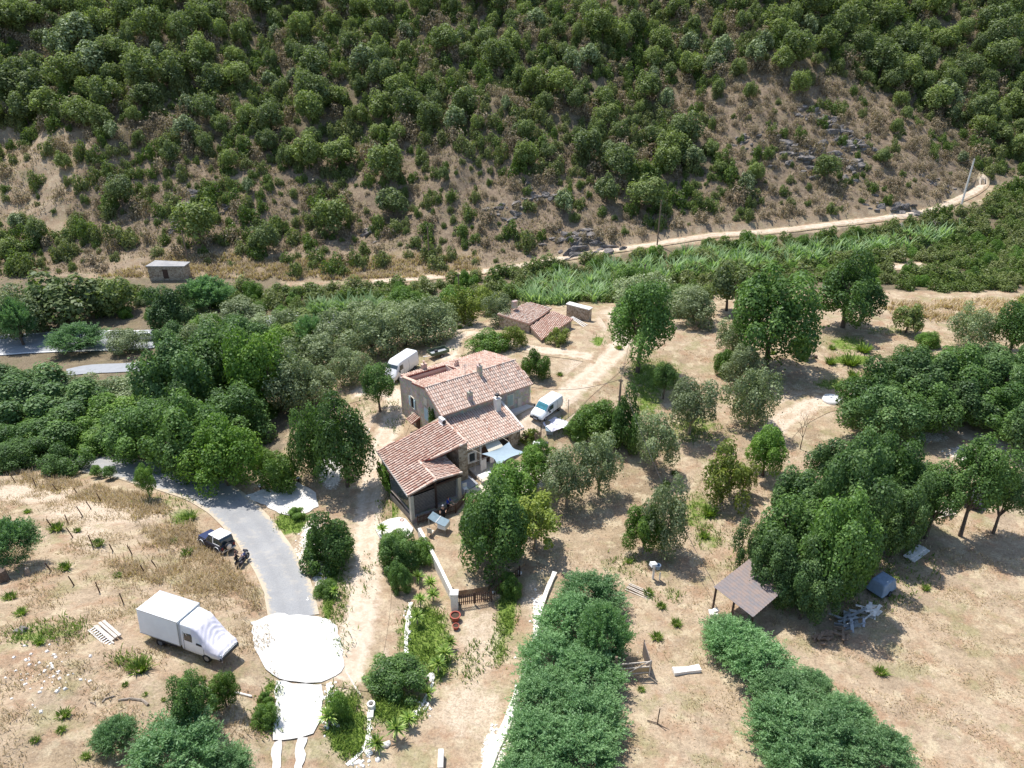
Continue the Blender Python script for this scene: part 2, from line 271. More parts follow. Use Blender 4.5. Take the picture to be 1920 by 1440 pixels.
# ---------------------------------------------------------------- mesh builders
class MB:
    def __init__(s): s.v = []; s.f = []; s.r = []; s.m = []; s.X = None
    def add(s, vs, fs, r=.5, mi=0):
        o = len(s.v)
        if s.X is not None: vs = [s.X @ Vector(q) for q in vs]
        s.v += [tuple(q) for q in vs]; s.f += [tuple(i + o for i in q) for q in fs]; s.r += [r] * len(fs); s.m += [mi] * len(fs); return s
    def box(s, c, d, rz=0, ry=0, rx=0, r=.5, mi=0, taper=1.0):
        Rm = Matrix.Rotation(rz, 3, 'Z') @ Matrix.Rotation(ry, 3, 'Y') @ Matrix.Rotation(rx, 3, 'X'); vs = []
        for z in (-.5, .5):
            k = taper if z > 0 else 1
            for x, y in ((-.5, -.5), (.5, -.5), (.5, .5), (-.5, .5)): vs.append(Rm @ Vector((x * d[0] * k, y * d[1] * k, z * d[2])) + Vector(c))
        return s.add(vs, [(3, 2, 1, 0), (4, 5, 6, 7), (0, 1, 5, 4), (1, 2, 6, 5), (2, 3, 7, 6), (3, 0, 4, 7)], r, mi)
    def prism(s, poly, z0, z1, r=.5, mi=0):
        n = len(poly); f0 = z0 if callable(z0) else (lambda a, b: z0); f1 = z1 if callable(z1) else (lambda a, b: z1)
        ar = sum(poly[i][0] * poly[(i + 1) % n][1] - poly[(i + 1) % n][0] * poly[i][1] for i in range(n))
        if ar < 0: poly = poly[::-1]
        vs = [(x, y, f0(x, y)) for x, y in poly] + [(x, y, f1(x, y)) for x, y in poly]
        fs = [tuple(range(n))[::-1], tuple(range(n, 2 * n))] + [(i, (i + 1) % n, n + (i + 1) % n, n + i) for i in range(n)]
        return s.add(vs, fs, r, mi)
    def tube(s, pts, rad, n=6, r=.5, mi=0, cap=True):
        pts = [Vector(p) for p in pts]; rad = rad if hasattr(rad, '__len__') else [rad] * len(pts); vs = []
        for i, p in enumerate(pts):
            t = (pts[min(i + 1, len(pts) - 1)] - pts[max(i - 1, 0)]).normalized()
            a = t.orthogonal().normalized() if i == 0 else (a - t * a.dot(t)).normalized(); b = t.cross(a)
            for k in range(n): vs.append(p + (a * cos(2 * pi * k / n) + b * sin(2 * pi * k / n)) * rad[i])
        fs = [(i * n + k, i * n + (k + 1) % n, (i + 1) * n + (k + 1) % n, (i + 1) * n + k) for i in range(len(pts) - 1) for k in range(n)]
        if cap: fs += [tuple(range(n))[::-1], tuple(range((len(pts) - 1) * n, len(pts) * n))]
        return s.add(vs, fs, r, mi)
    def lathe(s, prof, c=(0, 0, 0), n=16, axis='Z', r=.5, mi=0):
        vs = []
        for (rr, h) in prof:
            for k in range(n):
                x, y = rr * cos(2 * pi * k / n), rr * sin(2 * pi * k / n)
                q = (x, y, h) if axis == 'Z' else ((x, h, y) if axis == 'Y' else (h, x, y)); vs.append((q[0] + c[0], q[1] + c[1], q[2] + c[2]))
        fs = [(i * n + k, i * n + (k + 1) % n, (i + 1) * n + (k + 1) % n, (i + 1) * n + k) for i in range(len(prof) - 1) for k in range(n)]
        return s.add(vs, fs, r, mi)
    def build(s, name, mat, parent=None, smooth=False, bevel=0, loc=None):
        me = bpy.data.meshes.new(name); me.from_pydata(s.v, [], s.f)
        for m_ in (mat if isinstance(mat, (list, tuple)) else [mat]): me.materials.append(M[m_] if isinstance(m_, str) else m_)
        me.polygons.foreach_set('material_index', s.m)
        a = me.attributes.new('r', 'FLOAT', 'FACE'); a.data.foreach_set('value', s.r)
        if smooth: me.polygons.foreach_set('use_smooth', [True] * len(s.f))
        me.update(); o = bpy.data.objects.new(name, me); COL.objects.link(o)
        if parent is not None: o.parent = parent
        if loc is not None: o.location = loc
        if bevel:
            b = o.modifiers.new('bevel', 'BEVEL'); b.width = bevel; b.segments = 2; b.limit_method = 'ANGLE'
        return o
def tag(o, label=None, cat=None, group=None, kind=None):
    if label: o['label'] = label
    if cat: o['category'] = cat
    if group: o['group'] = group
    if kind: o['kind'] = kind
    return o
def empty(name, loc, rz=0, label=None, cat=None, group=None, mat3=None, scale=None):
    o = bpy.data.objects.new(name, None); COL.objects.link(o); o.empty_display_size = .3
    if mat3 is not None: o.rotation_euler = mat3.to_euler()
    else: o.rotation_euler = (0, 0, rz)
    o.location = loc
    if scale: o.scale = scale
    return tag(o, label, cat, group)
def npmesh(name, V, F, R, mat, smooth=False):
    """V (n,3), F (m,k) numpy, R per face"""
    me = bpy.data.meshes.new(name); k = F.shape[1]; me.vertices.add(len(V)); me.vertices.foreach_set('co', V.astype(np.float32).ravel())
    me.loops.add(F.size); me.loops.foreach_set('vertex_index', F.astype(np.int32).ravel()); me.polygons.add(len(F))
    me.polygons.foreach_set('loop_start', np.arange(0, F.size, k, dtype=np.int32)); 
    if smooth: me.polygons.foreach_set('use_smooth', np.ones(len(F), bool))
    me.materials.append(mat); me.update(calc_edges=True)
    a = me.attributes.new('r', 'FLOAT', 'FACE'); a.data.foreach_set('value', R.astype(np.float32)); return me
def link(name, me, parent=None, loc=(0, 0, 0), scale=(1, 1, 1), rz=0):
    o = bpy.data.objects.new(name, me); COL.objects.link(o); o.parent = parent; o.location = loc; o.scale = scale; o.rotation_euler = (0, 0, rz); return o

# ---------------------------------------------------------------- ground sheet
def axis(segs):
    a = [segs[0][0]]
    for (s0, s1, st) in segs:
        n = max(1, int(round((s1 - s0) / st))); a += list(np.linspace(s0, s1, n + 1)[1:])
    return np.array(a)
gx = axis([(-230, -120, 5), (-120, -55, 1.6), (-55, 60, .5), (60, 130, 1.2), (130, 270, 5)])
gy = axis([(-40, 18, 3), (18, 110, .5), (110, 250, 1.1), (250, 460, 5)])
XX, YY = np.meshgrid(gx, gy); ZZ = H(XX, YY); V = np.stack([XX.ravel(), YY.ravel(), ZZ.ravel()], 1)
ni, nj = len(gy), len(gx); idx = np.arange(ni * nj).reshape(ni, nj)
F = np.stack([idx[:-1, :-1].ravel(), idx[:-1, 1:].ravel(), idx[1:, 1:].ravel(), idx[1:, :-1].ravel()], 1)
me = npmesh("ground", V, F, np.zeros(len(F)), M['ground'], True)
PXv, PYv, ZC = project(V[:, 0], V[:, 1], V[:, 2]); ok = ZC > 5
def blobs(lst):
    a = np.zeros(len(V))
    for q in lst:
        x, y, rx, ry = q[:4]; s = q[4] if len(q) > 4 else 1; d = np.sqrt(((PXv - x) / rx) ** 2 + ((PYv - y) / ry) ** 2); a = np.maximum(a, s * np.clip(1.5 - d, 0, 1) * ok)
    return a
GREEN = [(630,1100,26,55),(625,1150,20,30),(795,1190,45,60),(820,1240,30,40,.8),(650,1370,42,50),(640,1320,40,30,.8),(745,1330,50,35),(720,1290,25,20,.6),(545,980,32,22),(728,965,20,35,.8),(950,1150,18,50),(935,1210,14,40),
 (1225,705,55,30,.8),(1215,740,30,50,.7),(1300,800,55,35,.6),(1130,640,22,10,.9),(1590,645,45,18,.7),(1600,675,40,10),(1660,620,60,10,.5),(1560,720,40,12,.7),(1310,960,35,40,.6),(1330,1010,30,30,.5),(500,1340,22,45,.8),(510,1290,12,14),
 (110,1180,50,20,.6),(60,1190,50,18,.6),(240,1240,40,12,.7),(640,1195,14,40,.5),(1180,1060,40,25,.4),(880,1240,30,40,.4),(1000,1290,25,20,.4),(740,780,18,30,.7),(740,720,25,14,.5),(690,760,25,20,.4),(985,735,12,14,.8),(1250,1120,30,14,.4),
 (300,940,60,14,.5),(340,970,25,18,.8),(1800,700,60,40,.3),(870,660,60,8,.4),(760,905,12,50,.9),(690,1090,10,60,.4),(1050,800,10,20,.6),(1420,1000,60,20,.3),(1560,1060,200,100,.35),(1740,910,80,25,.3)]
DIRT = [(900,1200,60,80,.55),(880,1330,90,70,.6),(1000,1120,25,50,.6),(1240,1250,70,160,.35),(930,650,60,20,.7),(1100,690,60,40,.6),(1150,600,30,25,.9),(1050,790,45,25,.9),(860,615,60,14,.8),(1520,760,70,30,.7),(640,1250,30,60,.9),(690,800,40,50,.5),(740,790,25,25,.8),(860,1050,50,50,.8),(200,960,140,25,.8),(60,925,90,20,.8),(170,1010,50,40,.6),(700,1230,35,40,.7),(1380,640,90,20,.4),(1560,600,60,15,.4),(1250,640,60,25,.3)]
WHITE = [(555,1060,22,45,.55),(585,1010,25,40,.7),(600,1080,16,50,.6),(1010,1160,14,60,.7),(985,1260,10,40,.6),(925,1415,22,45,.9),(960,1370,16,30,.9),(930,630,20,10,.4),(1500,770,40,20,.3),(620,880,25,40,.8),(700,820,15,22,.8),(1840,850,80,25,.6),(1740,820,60,14,.5)]
hillm = np.clip((V[:, 1] - np.interp(V[:, 0], TX, TY) + 1) / 6, 0, 1) * .95
spur = inpoly([(-50, 235), (60, 240), (175, 245), (175, 300), (150, 360), (130, 440), (-50, 460)], PXv, PYv)
shelf = inpoly([(350, 465), (900, 470), (900, 520), (160, 520), (160, 485)], PXv, PYv)
hillm = np.where(spur, hillm * .35, hillm); hillm = np.where(shelf, hillm * .6, hillm)
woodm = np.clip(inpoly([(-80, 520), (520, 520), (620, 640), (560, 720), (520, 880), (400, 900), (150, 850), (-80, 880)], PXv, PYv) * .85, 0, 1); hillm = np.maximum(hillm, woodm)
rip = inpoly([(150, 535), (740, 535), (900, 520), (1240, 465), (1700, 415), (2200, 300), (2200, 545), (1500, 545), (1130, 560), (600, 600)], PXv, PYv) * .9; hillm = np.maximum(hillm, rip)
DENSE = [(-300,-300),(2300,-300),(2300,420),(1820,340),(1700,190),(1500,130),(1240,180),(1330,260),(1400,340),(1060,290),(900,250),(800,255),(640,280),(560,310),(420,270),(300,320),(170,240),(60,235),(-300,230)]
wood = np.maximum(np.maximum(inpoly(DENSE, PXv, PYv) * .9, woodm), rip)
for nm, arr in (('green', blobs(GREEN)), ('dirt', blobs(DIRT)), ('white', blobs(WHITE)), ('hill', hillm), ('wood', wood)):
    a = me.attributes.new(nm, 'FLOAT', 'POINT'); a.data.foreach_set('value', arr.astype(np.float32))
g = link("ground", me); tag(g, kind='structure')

# ---------------------------------------------------------------- draped strips: roads, tracks
def resample(pts, step):
    p = np.array(pts, float); d = np.r_[0, np.cumsum(np.hypot(*np.diff(p, axis=0).T))]; n = max(2, int(d[-1] / step) + 1); s = np.linspace(0, d[-1], n)
    q = np.stack([np.interp(s, d, p[:, 0]), np.interp(s, d, p[:, 1])], 1)
    for _ in range(6): q[1:-1] = q[:-2] * .25 + q[1:-1] * .5 + q[2:] * .25
    return q
def ribbon(name, pts, width, mat, dz, n=12, step=.6, soft=0, kind='structure', const_edge=False):
    q = resample(pts, step); t = np.gradient(q, axis=0); t /= np.linalg.norm(t, axis=1)[:, None]; nr = np.stack([t[:, 1], -t[:, 0]], 1)
    wd = np.interp(np.linspace(0, 1, len(q)), np.linspace(0, 1, len(width)), width) if hasattr(width, '__len__') else np.full(len(q), width)
    c = np.linspace(-.5, .5, n + 1); X = q[:, None, 0] + nr[:, None, 0] * c[None] * wd[:, None]; Y = q[:, None, 1] + nr[:, None, 1] * c[None] * wd[:, None]
    Z = H(X, Y) + dz; Vv = np.stack([X.ravel(), Y.ravel(), Z.ravel()], 1); m_, k_ = X.shape; ii = np.arange(m_ * k_).reshape(m_, k_)
    Ff = np.stack([ii[:-1, :-1].ravel(), ii[1:, :-1].ravel(), ii[1:, 1:].ravel(), ii[:-1, 1:].ravel()], 1)[:, ::-1]
    me = npmesh(name, Vv, Ff, np.zeros(len(Ff)), M[mat], True)
    e = np.tile(np.abs(c) * 2, (m_, 1)); 
    if not const_edge:
        cap = np.minimum(np.arange(m_), np.arange(m_)[::-1])[:, None] * step / 1.5; e = np.maximum(e, np.clip(1 - cap, 0, 1))
    ru = np.exp(-((np.abs(c) * np.mean(wd) - .85) / .38) ** 2); ru = np.tile(ru, (m_, 1))
    for nm, arr in (('edge', e), ('rut', ru)):
        a = me.attributes.new(nm, 'FLOAT', 'POINT'); a.data.foreach_set('value', arr.ravel().astype(np.float32))
    o = link(name, me); 
    if kind: tag(o, kind=kind)
    return o
A2 = lambda l: [tuple(at(*q)[:2]) for q in l]
ribbon("dirt_driveway", A2([(640,1290),(655,1240),(668,1190),(680,1130),(688,1060),(690,1000),(693,940),(700,890),(712,845),(732,800),(745,770),(742,740),(700,728),(650,742)]), 4.6, 'track', .05)
ribbon("dirt_track", A2([(960,830),(990,795),(1035,765),(1080,725),(1125,690),(1160,655),(1172,620),(1150,590)]), 5.0, 'track', .05)
ribbon("dirt_path", A2([(1120,672),(1060,662),(1000,655),(930,640),(880,622),(850,640),(840,680)]), 3.6, 'track', .06)
ribbon("dirt_track", A2([(1430,830),(1470,785),(1530,755),(1600,745),(1680,760),(1780,800),(1900,850)]), 4.6, 'track', .05)
ribbon("valley_track", [tuple(P(690,527,-3.2)[:2])] + [tuple(p[:2]) for p in tp[2:]] + [(tp[-1][0] + 8, tp[-1][1] + 12)], 2.9, 'track', .14, step=1.0)
ribbon("valley_track", A2([(1660,503),(1700,499),(1740,498)]), 3.5, 'track', .1)
ribbon("asphalt_lane", A2([(120,862),(180,872),(260,882),(330,898),(390,922),(440,955),(482,1000),(515,1050),(540,1100),(552,1158)]), [4.2, 4.6, 5.6, 4.6, 4.2, 4.0, 3.8], 'asphalt', .07, const_edge=True)
def drape_poly(name, poly, mat, dz, kind='structure', res=.45, jag=.11):
    """polygon patch of the terrain, poly in world xy"""
    p = np.array(poly); n = len(p); 
    bm = bmesh.new(); ring = []
    pr = []
    for i in range(n):
        a, b = p[i], p[(i + 1) % n]; k = max(1, int(np.hypot(*(b - a)) / res))
        for j in range(k):
            q = a + (b - a) * j / k; pr.append((q[0] + random.uniform(-jag, jag), q[1] + random.uniform(-jag, jag)))
    vs = [bm.verts.new((x, y, 0)) for x, y in pr]; bm.faces.new(vs)
    x0, y0 = p.min(0); x1, y1 = p.max(0); st = 1.0
    for c in np.arange(x0 + st, x1, st): bmesh.ops.bisect_plane(bm, geom=bm.verts[:] + bm.edges[:] + bm.faces[:], plane_co=(c, 0, 0), plane_no=(1, 0, 0))
    for c in np.arange(y0 + st, y1, st): bmesh.ops.bisect_plane(bm, geom=bm.verts[:] + bm.edges[:] + bm.faces[:], plane_co=(0, c, 0), plane_no=(0, 1, 0))
    bmesh.ops.triangulate(bm, faces=bm.faces[:]); co = np.array([v.co[:2] for v in bm.verts]); z = H(co[:, 0], co[:, 1]) + dz
    for v, h in zip(bm.verts, z): v.co.z = h
    bmesh.ops.recalc_face_normals(bm, faces=bm.faces[:])
    if sum(f.normal.z for f in bm.faces) < 0: bmesh.ops.reverse_faces(bm, faces=bm.faces[:])
    me = bpy.data.meshes.new(name); bm.to_mesh(me); bm.free(); me.materials.append(M[mat]); o = link(name, me)
    if kind: tag(o, kind=kind)
    return o
drape_poly("concrete_apron", A2([(470,1168),(500,1158),(523,1150),(545,1155),(585,1155),(612,1160),(632,1175),(640,1205),(645,1250),(630,1270),(605,1282),(555,1280),(520,1275),(492,1250),(480,1215)]), 'concrete', .11)
drape_poly("concrete_drive", A2([(520,1278),(560,1283),(606,1285),(604,1320),(600,1350),(590,1378),(550,1386),(516,1388),(514,1330)]), 'concrete', .10)
drape_poly("concrete_wheel_strip", A2([(514,1391),(531,1390),(524,1440),(521,1520),(497,1520),(507,1440)]), 'concrete', .09)
drape_poly("concrete_wheel_strip", A2([(558,1386),(575,1384),(568,1440),(562,1520),(540,1520),(552,1440)]), 'concrete', .09)
drape_poly("concrete_pad", A2([(458,932),(490,920),(520,912),(550,900),(572,912),(592,925),(596,950),(570,965),(540,968),(515,960),(490,945)]), 'concrete', .07)
drape_poly("concrete_pad", A2([(604,862),(622,848),(640,862),(630,885),(618,902),(602,895)]), 'concrete', .07)
# the valley highway, seen in gaps between the trees
hwy = A2([(-60,650),(60,645),(130,641),(250,640),(330,634),(430,620),(520,606),(620,600),(760,600)])
M['road'] = simple("pale_road", (.30, .31, .325), .85, var=.1, scale=1.2)
ribbon("highway", hwy, 8.5, 'road', .12, step=1.0)
q = resample(hwy, 1.0); t_ = np.gradient(q, axis=0); t_ /= np.linalg.norm(t_, axis=1)[:, None]; nn = np.stack([t_[:, 1], -t_[:, 0]], 1)
for s_ in (-3.9, 3.9): ribbon("edge_line", q + nn * s_, .35, 'mark', .15, n=1, step=1.0, const_edge=True)
lr = A2([(125,700),(140,694),(210,691),(275,688),(330,690)])
ribbon("access_road", lr, 3.6, 'road', .12, step=1.0)

# ---------------------------------------------------------------- foliage prototypes
def crown_mesh(name, mat, seed, ncl=26, rc=.34, nleaf=4200, size=.085, flat=.8, low=-.55, up=.3, stretch=1.0, inner=.12, loose=.35, droop=0, warp=1.0, drop=.12):
    r = np.random.default_rng(seed); C = []
    gold = pi * (3 - sqrt(5)); ph = r.uniform(0, 6.28, 4)
    for i in range(ncl):
        z = low + (1 - low) * (i + .5) / ncl; a = i * gold + r.uniform(-.5, .5); rr = sqrt(max(0, 1 - z * z)); k = r.uniform(.52, .84) * (1 + warp * (.16 * sin(2 * a + ph[0]) + .12 * sin(3 * a + ph[1]) + .04 * sin(4 * z + ph[2])))
        if r.random() < drop: continue
        C.append((cos(a) * rr * k + warp * .10 * z * sin(ph[3]), sin(a) * rr * k + warp * .10 * z * cos(ph[3]), z * k * flat, rc * r.uniform(.5, 1.3)))
    C.append((0, 0, 0, .42)); C = np.array(C); wgt = C[:, 3] ** 2; ci = r.choice(len(C), nleaf, p=wgt / wgt.sum()); n = nleaf
    d = r.normal(size=(n, 3)); d[:, 2] += .35; d /= np.linalg.norm(d, axis=1)[:, None]
    rad = C[ci, 3] * np.where(r.random(n) < inner, r.uniform(.2, .8, n), r.uniform(.82, 1.08, n)); q = r.random(n) < .12; rad = np.where(q, rad * r.uniform(1.05, 1.05 + loose, n), rad)
    p = C[ci, :3] + d * rad[:, None] * np.array([1, 1, stretch]); p[:, 2] -= droop * (p[:, 0] ** 2 + p[:, 1] ** 2)
    # leaves inside other clumps are culled to the shell
    dist = np.linalg.norm(p[:, None] - C[None, :, :3], axis=2) / C[None, :, 3]; deep = dist.min(1) < .55; keep = ~deep | (r.random(n) < .25); p, d, ci = p[keep], d[keep], ci[keep]; n = len(p)
    nrm = d * 1.25 + r.normal(size=(n, 3)) * .55; nrm[:, 2] += up; nrm /= np.linalg.norm(nrm, axis=1)[:, None]
    a = np.cross(nrm, r.normal(size=(n, 3))); a /= np.linalg.norm(a, axis=1)[:, None] + 1e-9; b = np.cross(nrm, a)
    s = size * r.uniform(.55, 1.35, n)[:, None]; s2 = s * r.uniform(.45, 1.0, n)[:, None]
    hr = np.percentile(np.hypot(p[:, 0], p[:, 1]), 96); zl, zh = np.percentile(p[:, 2], 2), np.percentile(p[:, 2], 98); p = p - np.array([p[:, 0].mean(), p[:, 1].mean(), (zl + zh) / 2]); p = p * np.array([1 / hr, 1 / hr, 1.7 / (zh - zl)]) * .98
    V = np.stack([p - a * s, p - b * s2 * .9 + a * s * .1, p + a * s, p + b * s2 + nrm * s * .2], 1).reshape(-1, 3); F = np.arange(4 * n).reshape(n, 4)
    crand = r.random(len(C)); R = np.clip(.5 + (crand[ci] - .5) * .45 + r.normal(0, .2, n) , 0, 1)
    return npmesh(name, V, F, R, M[mat])
def feather_mesh(name, mat, seed, nsh=240, per=26, size=.05, up=.8, length=.62):
    """feathery shoots fanning up and out, for mimosa and tamarisk like shrubs"""
    r = np.random.default_rng(seed); P_, Nn, R = [], [], []
    cz = r.uniform(-.6, 1.0, 30); ca = np.arange(30) * 2.4 + r.uniform(-.3, .3, 30); cc_ = r.uniform(0, 1, 30); cr_ = r.uniform(.78, 1.08, 30)
    for i in range(nsh):
        ki = i % 30; z = float(np.clip(cz[ki] + r.normal(0, .14), -.75, 1)); a = ca[ki] + r.normal(0, .22); rr = sqrt(max(0, 1 - z * z)) * r.uniform(.75, 1.0) * cr_[ki]; base = np.array([cos(a) * rr * .72, sin(a) * rr * .72, z * .62])
        dr = np.array([cos(a) * rr, sin(a) * rr, max(z, -.3) + up]); dr += r.normal(size=3) * .25; dr /= np.linalg.norm(dr); ln = length * r.uniform(.6, 1.2); ct = cc_[ki] * .6 + r.uniform(0, .4)
        for j in range(per):
            s = j / per; w_ = .075 * (1 - s) + .012; P_.append(base + dr * ln * (s - .3) + r.normal(size=3) * w_ + np.array([0, 0, -.12 * s * s])); Nn.append(dr); R.append(np.clip(.15 + .40 * ct + s * .5 + r.normal(0, .13), 0, 1))
    p = np.array(P_); dr = np.array(Nn); n = len(p); dd = dr + r.normal(size=(n, 3)) * .6; dd /= np.linalg.norm(dd, axis=1)[:, None]; b = np.cross(dd, r.normal(size=(n, 3))); b /= np.linalg.norm(b, axis=1)[:, None]
    s = size * r.uniform(.6, 1.5, n)[:, None]; V = np.stack([p - dd * s, p - b * s * .38, p + dd * s, p + b * s * .38], 1).reshape(-1, 3); return npmesh(name, V, np.arange(4 * n).reshape(n, 4), np.array(R), M[mat])
def trunk_mesh(name, mat, seed, nl=5, r0=.07, fork=.35, spread=.55, up=.55, lean=.12):
    r = random.Random(seed); mb = MB(); ax, ay = r.uniform(-lean, lean), r.uniform(-lean, lean); fk = (ax * fork, ay * fork, fork)
    mb.tube([(0, 0, -.12), (0, 0, 0), (ax * fork * .5, ay * fork * .4, fork * .5), fk], [r0 * 1.5, r0 * 1.25, r0, r0 * .85], 8)
    for i in range(nl):
        a = 2 * pi * i / nl + r.uniform(-.4, .4); sp = spread * r.uniform(.6, 1.15); z1 = fork + (1 - fork) * r.uniform(.7, 1.1); m1 = (fk[0] + cos(a) * sp * .4, fk[1] + sin(a) * sp * .4, fork + (z1 - fork) * .35); e = (fk[0] + cos(a) * sp, fk[1] + sin(a) * sp, z1)
        mb.tube([fk, m1, e], [r0 * .65, r0 * .42, r0 * .14], 5)
        for j in range(3):
            a2 = a + r.uniform(-1.1, 1.1); k = r.uniform(.3, .9); s = [m1[q] + (e[q] - m1[q]) * k for q in range(3)]; mb.tube([s, (s[0] + cos(a2) * .22, s[1] + sin(a2) * .22, s[2] + r.uniform(.05, .3))], [r0 * .24, r0 * .07], 4)
    o = mb.build(name, mat); me = o.data; bpy.data.objects.remove(o); return me
CR = {
 'oak': [crown_mesh("crown", 'oak', 1 + i, 30, .30, 17000, .034, .85) for i in range(4)],
 'oak2': [crown_mesh("crown", 'oak2', 21 + i, 40, .26, 20000, .032, .78, low=-.6, warp=1.3, drop=.25) for i in range(3)],
 'olive': [crown_mesh("crown", 'olive', 41 + i, 26, .28, 10500, .034, .85, loose=.7, up=.1, low=-.6) for i in range(3)],
 'green': [crown_mesh("crown", 'green', 61 + i, 26, .32, 14000, .036, .82, low=-.7) for i in range(3)],
 'yellow': [crown_mesh("crown", 'yellow', 81 + i, 22, .28, 6500, .042, .8, loose=.8, low=-.5) for i in range(2)],
 'mimosa': [feather_mesh("foliage", 'mimosa', 101 + i, 560, 52, .028) for i in range(3)],
 'hilltree': [crown_mesh("crown", 'hilltree', 121 + i, 15 + 2 * i, .34, 4200, .062, .8, low=-.35, loose=.5) for i in range(5)],
 'hillpale': [crown_mesh("crown", 'olive', 131 + i, 15, .36, 3000, .075, .8, low=-.35, loose=.5) for i in range(1)],
 'maquis': [crown_mesh("foliage", 'maquis', 141 + i, 10 + 2 * i, .40, 2200, .075, .72, low=-.15, loose=.5) for i in range(4)],
 'dryscrub': [crown_mesh("foliage", 'dryscrub', 151 + i, 8, .42, 800, .08, .6, low=-.1, loose=.9) for i in range(2)],
}
TK = {'oak': [trunk_mesh("trunk", 'bark', i, 6, .065) for i in range(3)], 'olive': [trunk_mesh("trunk", 'palebark', 10 + i, 5, .06, .3, .6) for i in range(2)], 'hill': [trunk_mesh("trunk", 'bark', 20 + i, 4, .05, .4, .4) for i in range(3)]}
NT_ = [0]
def put_tree(name, kind, x, y, z, rh, Ht, tf, rz, label, cat, group=None, trunk='oak', idx=None):
    """thing: Empty at the foot, crown and trunk as parts"""
    NT_[0] += 1; i = idx if idx is not None else NT_[0]
    e = empty(name, (x, y, z), rz, label, cat, group); hz = Ht * (1 - tf) / 2; c = Ht - hz
    mesh = CR[kind][i % len(CR[kind])]; link(mesh.name.split('.')[0], mesh, e, (0, 0, c), (rh, rh, hz / .85))
    if trunk:
        tm = TK[trunk][i % len(TK[trunk])]; s = c + hz * .2; wr = min(rh * .9, s * .9); link("trunk", tm, e, (0, 0, 0), (wr, wr, s))
    return e
def tree(kind, bx, by, wpx, hpx, label, name='tree', cat='tree', tf=.22, group=None, trunk='oak', rz=None, foot=None, sq=1.0):
    """by = photo row of the trunk foot, or of the lowest leaves for things that are leafy to the ground"""
    p = at(bx, by) if foot is None else foot; low = tf < .12; wpx *= 1.10 if low else 1.03; hpx *= .9 if low else .97
    for it in range(3 if low else 1):
        _, _, zc = project(p.x, p.y, p.z); rh = wpx * zc / FPX / 2 * .98; d = atan2(CAMH - p.z, p.y); ext = hpx * zc / FPX; lo, hi = .2, 30
        for _ in range(30):
            Ht = (lo + hi) / 2; rz_ = Ht * (1 - tf) / 2; c = Ht - rz_; S = sqrt((rz_ * cos(d)) ** 2 + (rh * sin(d)) ** 2); tot = c * cos(d) + S - (min(0, c * cos(d) - S) if low else 0)
            if tot < ext: lo = Ht
            else: hi = Ht
        Ht = max(Ht, rh * .9)
        if low: rz_ = Ht * (1 - tf) / 2; c = Ht - rz_; S = sqrt((rz_ * cos(d)) ** 2 + (rh * sin(d)) ** 2); p = at(bx, by - max(0, S - c * cos(d)) * FPX / zc * .9)
    return put_tree(name, kind, p.x, p.y, p.z, rh, Ht, tf, rz if rz is not None else random.uniform(0, 6.28), label, cat, group, trunk)
# ---------------------------------------------------------------- named trees and shrubs around the house (foot pixel, crown width, height)
T = tree
T('olive',1225,882,88,108,"grey-green olive tree standing alone below the ivy-covered pole",'olive_tree','olive tree',tf=.22,trunk='olive')
T('olive',1292,815,98,108,"grey olive tree with leaning trunk right of the ivy-covered pole",'olive_tree','olive tree',tf=.28,trunk='olive')
T('olive',1402,800,100,112,"silvery olive tree left of the pale dirt track, largest of its row",'olive_tree','olive tree',tf=.12,trunk='olive')
T('olive',1385,722,75,78,"small silvery olive tree just behind the largest silvery olive",'olive_tree','olive tree',tf=.15,trunk='olive')
T('olive',1372,662,66,72,"pale olive tree left of the big dark oak trunk",'olive_tree','olive tree',tf=.1,trunk='olive')
T('green',1355,702,46,52,"round dark green bush at the left foot of the big dark oak",'bush','bush',tf=.02,trunk=None)
T('oak',1195,698,126,170,"tall oak with leaning bare trunk beside the dirt track behind the house",'oak_tree','oak',tf=.32)
T('oak',1436,690,165,180,"big dark oak with thick trunk in the middle of the orchard",'oak_tree','oak',tf=.24)
T('green',1500,668,42,48,"round bright green bush right of the big dark oak",'bush','bush',tf=.02,trunk=None)
T('oak',1580,614,125,136,"broad olive-green oak with thick trunk and round shadow at the far edge of the field",'oak_tree','oak',tf=.22)
T('hilltree',1362,583,82,92,"oak with bare lower trunk at the far field edge behind the pale olive",'oak_tree','oak',tf=.3)
T('hilltree',1698,624,56,56,"small low oak near the long scrub hedge right of the broad oak",'oak_tree','oak',tf=.2)
T('green',1738,652,44,36,"small bright green shrub in the dry field on the right",'shrub','shrub',tf=.0,trunk=None)
T('olive',1812,655,78,82,"pale silvery tree at the right field edge beside a bright green oak",'olive_tree','olive tree',tf=.15,trunk='olive')
T('oak',1893,662,90,94,"bright green oak at the right edge of the photo beyond the canopy",'oak_tree','oak',tf=.2)
T('hilltree',1925,612,70,70,"oak cut by the right edge of the photo at the scrub line",'oak_tree','oak',tf=.2)
T('oak',1243,748,44,68,"small dark lollipop-shaped tree with a thin trunk in the green grass",'small_tree','tree',tf=.4)
T('oak',1172,840,68,118,"dark dense bush around the foot of the ivy pole",'bush','bush',tf=.0,trunk=None)
T('green',1118,820,92,82,"wide mid green bush left of the ivy pole",'bush','bush',tf=.0,trunk=None)
T('green',1080,824,46,44,"bright green bush beside the white sheet near the small van",'bush','bush',tf=.0,trunk=None)
T('olive',1062,950,102,116,"grey olive tree in front of the terrace, nearer of two",'olive_tree','olive tree',tf=.25,trunk='olive')
T('olive',1122,928,84,112,"grey olive tree in front of the terrace, farther of two",'olive_tree','olive tree',tf=.25,trunk='olive')
T('olive',1243,1035,92,128,"tall grey olive tree in the orchard above the white post",'olive_tree','olive tree',tf=.15,trunk='olive')
